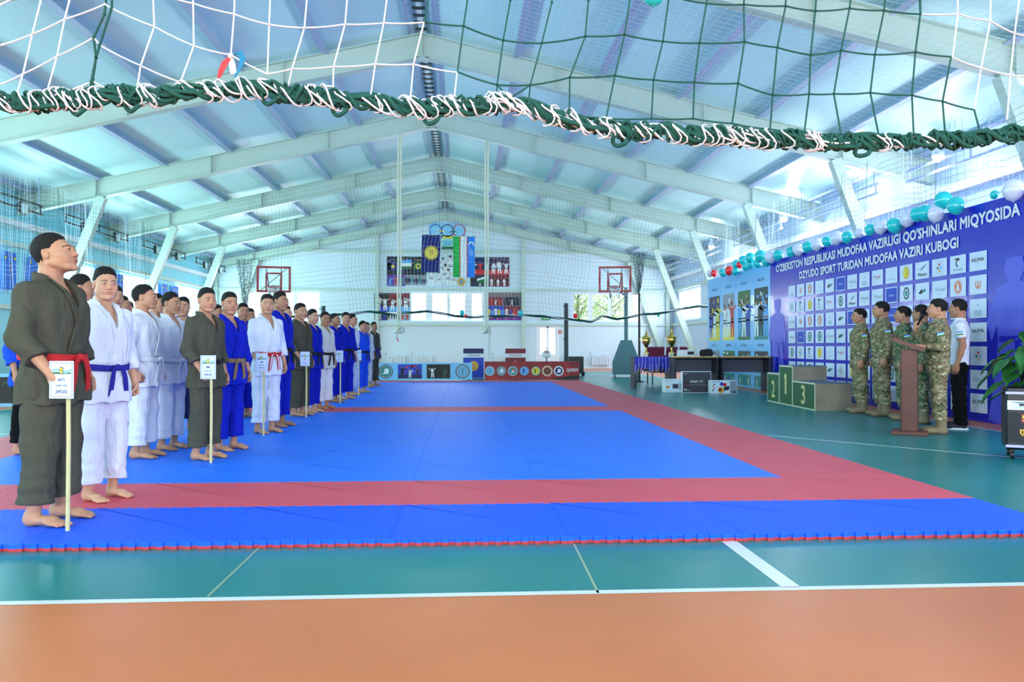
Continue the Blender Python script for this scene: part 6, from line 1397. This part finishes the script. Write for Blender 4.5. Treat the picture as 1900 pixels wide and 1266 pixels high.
for i in range(4): strand(gb, M_ng, .0030, rd.uniform(.020, .026), rd.uniform(60, 85), i * 1.3, rd.uniform(30, 60), .47, 1, 700)
for i in range(3): strand(gb, M_ng, .0060, .016, 14 + i * 6, i * 2.2, 40, 0, .36, 420)
for i in range(150):
    u = rd.random() ** 1.3; c_ = cpt(u); a0 = rd.uniform(0, 6.28); R_ = rd.uniform(.010, .020); tx = rd.uniform(-.02, .02); gb.tube([c_ + Vector((tx + .016 * math.cos(a) * math.cos(a0), R_ * math.sin(a), R_ * 1.15 * math.cos(a + a0 * .3))) for a in [2 * PI * j / 10 for j in range(11)]], rd.uniform(.003, .0048), 5, M_ng, cap=False)
for i in range(60):
    u = rd.uniform(0, .86); c_ = cpt(u); a0 = rd.uniform(-.8, .8); R_ = rd.uniform(.021, .029); wb.tube([c_ + Vector((.02 * math.cos(a) * a0 + .012 * math.sin(2 * a), R_ * math.sin(a), R_ * math.cos(a))) for a in [2 * PI * j / 12 for j in range(13)]], .0023, 5, M_nw, cap=False)
for x in (145, 630, 800, 1150, 245, 500, 1600):      # loose loops hanging below
    u = (x + 90) / 2080; c_ = cpt(u); gb.tube([c_ + Vector((.018 * math.cos(a) , .01 * math.sin(a * 2), -.022 + .016 * math.sin(a))) for a in [2 * PI * j / 14 for j in range(15)]], .0055, 6, M_ng)
gb.build('rolled_green_cord', None, t); wb.build('lacing_white_cord', None, t)
rb = MB()
for m_, P_ in ((M_brd, [(428, 105), (419, 118), (413, 135), (410, 149)]), (mat('ribbon_teal', (.08, .45, .60), rough=.6), [(430, 103), (446, 98), (453, 112), (449, 130), (441, 149)]), (M_nw, [(429, 106), (432, 122), (436, 140)])):
    rb.strip([NP(x, y, -.006 * k) - org for k, (x, y) in enumerate(P_)], (1, 0, .2), [.008, .016, .014, .008, .004][:len(P_)], .0015, m_)
rb.ball(NP(429, 104) - org, .008, M_nw, n=10, k=6); rb.build('popped_balloon_scraps', None, t)

def net_sheet(name, label, fP, nu, nv, m1, m2, r, off=None, su=None, sv=None):
    """hanging net: cords along both directions of fP(u, v)"""
    mb = MB(); o = Vector(fP(.5, .5))
    for i in range(nu + 1):
        u = i / nu; mb.tube([Vector(fP(u, j / 14)) - o for j in range(15)], r, 3, m1 if (i // 14) % 2 else m2, cap=False)
    for j in range(nv + 1):
        v = j / nv; K = max(20, nu // 3); mb.tube([Vector(fP(i / K, v)) - o for i in range(K + 1)], r, 3, m1 if j % 7 < 4 else m2, cap=False)
    ob = mb.build(name, None, None, o); tag(ob, label, 'net', 'ball catching nets'); return ob
# far net between the side nets, lower edge gathered into a sagging rope
XNL, XNR, YNf = -8.4, 8.3, 25.7
low_px = [(440, 592), (480, 596), (520, 588), (590, 585), (640, 583), (680, 578), (730, 583), (790, 577), (840, 586), (880, 588), (970, 585), (1010, 586), (1040, 590), (1075, 594), (1100, 597), (1122, 586), (1150, 592), (1200, 583), (1225, 582), (1260, 575), (1300, 568)]
lx = [PY(x, y, YNf).x for x, y in low_px]; lz = [PY(x, y, YNf).z for x, y in low_px]
def lowz(x): return float(np.interp(x, lx, lz))
def farnet(u, v):
    x = XNL + (XNR - XNL) * u; top = under(x) - .15; z0 = lowz(x); return (x + .10 * math.sin(9 * v + 5 * u), YNf + .12 * math.sin(u * 40 + 2 * v) * (1 - v) + .05 * math.sin(u * 90), z0 + (top - z0) * v)
net_sheet('far_ball_net', 'fine grey net curtain hanging across the hall before the far wall', farnet, 150, 30, M_ngr, M_nfw, .0030)
rp = MB(); rd = random.Random(3)
for k in range(4):
    rp.tube([Vector(farnet(i / 160, 0)) + Vector((0, .025 * math.cos(i * .5 + k * 1.6), .025 * math.sin(i * .5 + k * 1.6) - .01)) for i in range(161)], .018 + .0 * k, 5, M_ng if k < 3 else M_nw, cap=False)
o = rp.build('net_bottom_rope'); tag(o, 'dark green bunched rope along the sagging lower edge of the far net', 'rope')
# side nets
def sidenet(X, sg, top, bot):
    def f(u, v):
        y = 5.0 + 21.0 * u; zt_ = under(X) - .05 + .0 * y; x = X + .05 * math.sin(y * 5 + v * 3) + .03 * math.sin(y * 13); z0 = bot(y); return (x, y, z0 + (top(y) - z0) * v + .03 * math.sin(y * 8))
    return f
net_sheet('right_side_net', 'ball net curtain along the right side behind the backdrop banner', sidenet(8.25, 1, lambda y: under(8.25) - .22 - .10 * abs(math.sin(y * PI / 5.5 + 1.1)), lambda y: 2.3), 190, 26, M_ngr, M_nfw, .0030)
net_sheet('left_side_net', 'ball net curtain along the left side behind the fighters', sidenet(-9.9, -1, lambda y: under(-9.9) - .22 - .14 * abs(math.sin(y * PI / 5.5 + 1.1)), lambda y: 2.35 + .1 * math.sin(y)), 190, 26, M_ng, M_nfw, .0032)
net_sheet('overhead_net', 'very fine white net stretched under the right roof slope', lambda u, v: (-.5 + 8.6 * v, 4.0 + 18 * u, under(-.5 + 8.6 * v) - .25 - .35 * math.sin(PI * v) * (.6 + .4 * math.sin(u * 9))), 110, 56, M_nfw, M_nfw, .0022)
# gathered net bundles hanging by the basketball stands
for lab, px, py0, py1, Y in (('bunched grey net hanging in a long tuft left of the left basketball backboard', 455, 482, 572, 25.6), ('bunched green and white net hanging right of the right basketball backboard', 1185, 470, 545, 25.6)):
    a, c_ = PY(px, py0, Y), PY(px, py1, Y); mb = MB(); rd = random.Random(px)
    for i in range(26):
        an = rd.uniform(0, 2 * PI); R_ = rd.uniform(.05, .28); mb.tube([(R_ * math.cos(an) * (1 - q) ** .7 + .03 * math.sin(q * 20 + i), .5 * R_ * math.sin(an) * (1 - q), (a.z - c_.z) * (1 - q) * 1.0 + rd.uniform(-.02, .02)) for q in [j / 12 for j in range(13)]], .006, 4, M_ngr if i % 3 else (M_ng if px > 800 else M_nw), cap=False)
    for j in range(14):
        q = j / 14; R_ = .26 * (1 - q) + .03; mb.tube([(R_ * math.cos(u) * (1 + .2 * math.sin(3 * u + j)), .5 * R_ * math.sin(u), (a.z - c_.z) * (1 - q) + .04 * math.sin(2 * u + j)) for u in [2 * PI * k / 12 for k in range(13)]], .005, 4, M_ngr, cap=False)
    o = mb.build('gathered_net', None, None, (c_.x, Y, c_.z)); tag(o, lab, 'net', 'gathered net ends')
# pennants between the left windows
M_pen = mat('pennant_blue', (.08, .42, .88), rough=.6)
for i, yb in enumerate(FR_Y[1:7]):
    for s_ in (-1, 1):
        y = yb + s_ * .62 ; t = thing('wall_pennant', 'blue gold-emblem pennant on the left wall, %s pair from far end, %s one' % (ORD[i], 'nearer' if s_ < 0 else 'farther'), 'pennant', (XL + .14, y, 0), group='blue pennants on the left wall')
        b = Board((0, -.42 * 0 - .30, 2.62), (0, 1, 0), (0, 0, 1), (1, 0, 0)); b.u = Vector((0, 1, 0)); b.slab(0, 0, .62, 1.0, .01, M_pen); b.disc(.10, .84, .06, cDG, 1); b.disc(.10, .84, .035, cY, 1.4); b.disc(.52, .84, .06, cDG, 1); b.disc(.52, .84, .035, cY, 1.4); b.rect(.29, .30, .33, .72, cN, 1)
        for k in range(3): b.star(.31, .66 - .14 * k, .03, cG, 1.5)
        b.build('cloth', t)
# ------------------------------------------------------------------ people on the mats
zf = .0412
def at(px, py): p = G(px, py, zf); return Vector((p.x, p.y, zf))
def sign(holder_loc, face, sc, label, txt, emb=True, hand='sign'):
    """placard on a stick held upright in the right hand"""
    a = math.radians(face) + PI / 2; c_, s_ = math.cos(a), math.sin(a); hx, hy = -.222, -.245
    x = holder_loc.x + sc * (hx * c_ - hy * s_); y = holder_loc.y + sc * (hx * s_ + hy * c_)
    yawc = math.atan2(-x, -y) if False else math.radians(-10)
    t = thing('team_sign', label, 'sign', (x, y, zf), -.12, 'team signs held by the leaders')
    mb = MB(); mb.tube([(0, 0, 0), (0.004, 0, .5), (0, 0, .96)], .0125, 10, mat('bamboo_stick', (.80, .76, .56), rough=.6, var=.12, vscale=8)); mb.build('stick', None, t)
    sb_ = Matrix.Diagonal((.69, 1, .76)).to_4x4(); b = Board((-.072 / .69, -.065, .775 / .76), U, (0, 0, 1), N_); b.slab(0, 0, .21, .285, .004, mat('placard_paper', (.80, .85, .97), rough=.5))
    b2 = b; f = cN
    for x0, y0, x1, y1 in ((.012, .012, .198, .0145), (.012, .2705, .198, .273), (.012, .012, .0145, .273), (.1955, .012, .198, .273)): b.rect(x0, y0, x1, y1, cN, 1)
    for k in range(7):
        x0 = .025 + .023 * k; b.poly([(x0, .215 + .01 * math.sin(k)), (x0 + .024, .217 + .01 * math.sin(k + 1)), (x0 + .024, .206 + .01 * math.sin(k + 1)), (x0, .204 + .01 * math.sin(k))], cSB, 1); b.poly([(x0, .197 + .006 * math.sin(k)), (x0 + .024, .197 + .006 * math.sin(k + 1)), (x0 + .024, .186), (x0, .186)], cGr, 1)
    b.disc(.105, .212, .019, cN, 1.5, ry=.030); b.disc(.105, .212, .014, cY, 2, ry=.024); b.star(.105, .212, .010, cDG, 2.5)
    (b.text(txt, .105, .132, .022, cN, 2, width=.060, center=True) if txt == '08579' else [b.rect(.082 + .010 * q, .134, .089 + .010 * q, .152, cN, 2) for q in range(5)]); b.text('HARBIY QISM', .105, .092, .013, cN, 2, width=.095, center=True); b.text('JAMOASI', .105, .040, .026, cN, 2, width=.105, center=True)
    ob = b.build('placard', t); ob.data.transform(sb_); return t
def J(label, px, py, head_y, face, **k):
    """stand a person on the mat; height from the height of the head in the photograph"""
    p = at(px, py); p.y += .06; top = PY(px, head_y, p.y).z - zf; sc = top / 1.765; sc = max(.93, min(1.07, sc)); lod = 1 if p.y < 9.5 else (1.5 if p.y < 13 else 2.2)
    q = person(label, p, face, sc=sc, lod=lod, **k); return p, face, sc
def JS(label, slab, txt, *a, **k):
    p, f, s_ = J(label, *a, R='sign', **k); sign(p, f, s_, slab, txt)
FG = 'judo fighters standing in line'
JS('person in khaki judo suit with red belt holding the nearest team sign, chin raised', 'white team sign on a bamboo stick held by the nearest khaki fighter, reading 08579', '08579', 88, 972, 430, -8, L='fist', hy=6, hp=17, top='khaki', belt='red', skin=1, seed=0, wide=1.12, group=FG)
J('person in white judo suit with blue belt facing the camera, beside the nearest khaki fighter', 185, 929, 497, -28, R='fist', L='fist', hy=-22, top='white', belt='blue', skin=0, seed=1, wide=.98, group=FG)
J('person in white judo suit seen in profile looking right, third from the camera', 262, 850, 527, -2, R='fist', L='side', hy=6, hp=6, top='white', belt='white', skin=1, seed=2, wide=1.08, group=FG)
J('person in white judo suit with short black hair behind the stout one in profile', 312, 835, 541, -18, R='fist', L='fist', hy=0, top='white', belt='white', skin=1, seed=3, group=FG)
JS('person in khaki judo suit holding a team sign in the middle of the near group', 'white team sign held by the khaki fighter beside the brown belted one', '04567', 378, 853, 535, -22, L='side', hy=-26, top='khaki', belt='black', tails=False, skin=1, seed=1, wide=1.02, group=FG)
J('person in blue judo suit with brown belt and white back patch strip on the shoulder', 421, 836, 541, -30, R='side', L='side', hy=-24, top='blue', belt='brown', skin=1, seed=2, wide=1.02, group=FG)
JS('person in white judo suit with red and white belt holding a team sign', 'white team sign held by the fighter in white with the red and white belt', '01234', 492, 804, 545, -40, L='side', hy=-30, top='white', belt='red', stripe=True, skin=1, seed=0, wide=1.0, group=FG)
J('tall person in blue judo suit with black belt behind the red belted one', 517, 792, 540, -18, R='side', L='side', hy=-12, top='blue', belt='black', skin=3, seed=1, group=FG)
JS('person in khaki judo suit holding a team sign, about halfway down the line', 'white team sign held by the khaki fighter halfway down the line', '02468', 555, 772, 562, -20, L='side', hy=-20, top='khaki', belt=None, skin=1, seed=2, wide=1.08, group=FG)
J('person in blue judo suit, black belt, just beyond the khaki fighter halfway down the line', 578, 766, 573, -20, R='fist', L='side', hy=-14, top='blue', belt='black', skin=0, seed=3, group=FG)
J('person in off-white judo jacket with black belt looking at the camera, halfway down the line', 601, 759, 578, -28, R='side', L='side', hy=-28, top='grey', bot='white', belt='black', skin=3, seed=0, group=FG)
JS('person in blue judo suit holding a team sign, chin raised, beyond the off-white jacket', 'white team sign held by the far fighter in blue', '03579', 620, 747, 581, -20, L='side', hy=-6, hp=12, top='blue', belt='blue', skin=3, seed=1, group=FG)
J('person in blue judo suit with black belt facing the camera, beyond the blue sign holder', 640, 741, 579, -38, R='side', L='side', hy=-24, top='blue', belt='black', skin=1, seed=2, group=FG)
JS('person in white judo suit with black belt, sixth sign holder from the camera', 'white team sign on a stick held by the far fighter in white with black belt', '05678', 652, 734, 582, -14, L='side', hy=-6, top='white', belt='black', skin=1, seed=3, wide=1.04, group=FG)
J('person in light blue judo suit with black belt near the far end of the line', 672, 729, 595, -24, R='side', L='side', hy=-10, top='light_blue', belt='black', skin=1, seed=0, group=FG)
JS('person in off-white judo suit holding the farthest team sign', 'farthest white team sign, held at the end of the line', '06789', 680, 719, 598, -34, L='side', hy=-24, top='grey', belt='white', skin=1, seed=1, wide=.96, group=FG)
J('person in khaki judo suit with blue belt at the far end of the line', 693, 716, 597, -30, R='side', L='side', hy=-18, top='khaki', belt='blue', skin=3, seed=2, wide=.96, group=FG)
# second and third ranks glimpsed between them
BG = 'fighters in the rear ranks'
J('person in bright blue jacket and dark trousers at the left edge behind the nearest fighter', 44, 843, 556, -5, hy=0, top='light_blue', bot='black', belt=None, skin=1, seed=1, wide=.98, group=BG)
def JB(label, px, head_y, X, face, **k):
    Y = F_PX * X / (px - VPX) ; s_ = k.pop('sc', 1.0)
    p = PY(px, 640, Y); p = Vector((p.x, p.y, zf)); person(label, p, face, sc=s_, lod=1.5 if Y < 10 else 2.2, **k)
JB('person with shaved head sides in the rear rank between the two nearest fighters', 150, 517, -3.75, 8, hy=8, top='white', belt='white', skin=3, seed=2, sc=1.0, group=BG)
JB('person in dark blue jacket and navy trousers just right of the blue belted fighter head', 212, 540, -4.05, -25, hy=-25, top='blue', bot='navy', belt='black', skin=1, seed=3, group=BG)
JB('person looking right behind the one in dark blue, farther back', 226, 550, -4.75, -5, hy=5, top='blue', belt='black', skin=3, seed=0, group=BG)
JB('person in blue judo suit standing far back left of the stout fighter in white', 236, 565, -5.25, -40, hy=-30, top='blue', belt='black', skin=1, seed=1, group=BG)
JB('person mostly hidden between the two fighters in white', 290, 556, -4.1, -10, hy=0, top='white', belt='white', skin=1, seed=2, group=BG)
JB('person in blue tracksuit style jacket facing the camera, right of the two fighters in white', 339, 566, -3.68, -60, hy=-18, top='blue', bot='navy', belt=None, skin=1, seed=3, sc=.97, group=BG)
JB('person with dark hair hidden between the khaki sign holder and the brown belted fighter', 402, 570, -4.15, -20, hy=-10, top='white', belt='white', skin=3, seed=0, group=BG)
JB('person in blue judo suit just right of the brown belted fighter, in the second rank', 450, 567, -3.40, -35, hy=-25, top='blue', belt='black', skin=3, seed=1, sc=.98, group=BG)
JB('person in white judo suit behind the second rank fighter in blue', 463, 569, -3.85, -35, hy=-20, top='white', belt='white', skin=3, seed=2, sc=.99, group=BG)
JB('person in white judo suit between the tall blue fighter and the khaki one', 530, 570, -3.05, -20, hy=-10, top='white', belt='black', skin=0, seed=3, group=BG)
JB('person in white judo suit hidden behind the blue fighters halfway down the line', 607, 585, -3.1, -20, hy=-10, top='white', belt='white', skin=0, seed=1, group=BG)
JB('person in blue judo suit in the rear rank behind the far fighter in white', 646, 585, -3.1, -20, hy=-10, top='blue', belt='black', skin=3, seed=2, group=BG)
# ------------------------------------------------------------------ people by the lectern
MG = 'uniformed people by the banner'
def S_(label, px, py, head_y, face, **k):
    p = G(px, py, 0); p = Vector((p.x, p.y + .08, 0)); top = PY(px, head_y, p.y).z; sc = max(.93, min(1.06, top / 1.78)); person(label, p, face, sc=sc, kind=k.pop('kind', 'field'), lod=1.0, **k); return p
S_('person in camouflage uniform standing leftmost beside the podium, looking far left', 1600, 767, 570, 166, hy=4, top='camo', skin=1, seed=0, wide=1.12, group=MG)
S_('tall person in camouflage uniform, second from the podium, looking away', 1641, 773, 557, 168, hy=-14, top='camo', skin=1, seed=1, wide=1.12, group=MG)
S_('person in greener camouflage uniform half hidden by the lectern', 1682, 780, 566, 160, hy=-10, top='camo2', skin=1, seed=2, wide=1.10, group=MG)
S_('person in camouflage uniform standing between the lectern and the speaker', 1716, 787, 563, 155, hy=-30, top='camo2', skin=3, seed=3, wide=1.08, group=MG)
psp = S_('person in camouflage uniform speaking into a microphone at the lectern', 1748, 806, 552, 152, hy=4, R='mic', L='desk', top='camo', skin=1, seed=1, wide=1.10, group=MG)
pte = S_('person in white t-shirt and black trousers standing behind the speaker', 1786, 797, 552, 150, hy=-12, kind='tee', top='white', bot='black', R='side', L='side', skin=3, seed=2, wide=1.02, group='people by the banner in plain clothes')
# shoulder patches on sleeves
# microphone in the raised hand
a = math.radians(152) + PI / 2; c_, s_ = math.cos(a), math.sin(a)
def loc2w(p, q, a, sc=1.0): return Vector((p.x + sc * (q[0] * math.cos(a) - q[1] * math.sin(a)), p.y + sc * (q[0] * math.sin(a) + q[1] * math.cos(a)), p.z + sc * q[2]))
mp = loc2w(psp, (-.115, -.215, 1.455), a, .985); mt_ = loc2w(psp, (-.04, -.17, 1.545), a, .985); mlow = mp + (mp - mt_) * 1.3
t = thing('microphone', 'black handheld microphone at the speaker mouth', 'microphone', mp); mb = MB(); mb.tube([mlow - mp, (0, 0, 0), (mt_ - mp) * .6], .013, 10, cK, rad=[.012, .015, .019]); mb.build('mic_handle', None, t)
mb = MB(); mb.ball((mt_ - mp) * .78, .026, mat('mic_grille', (.12, .12, .13), rough=.5, metal=.5), n=14, k=8); mb.build('mic_head', None, t)
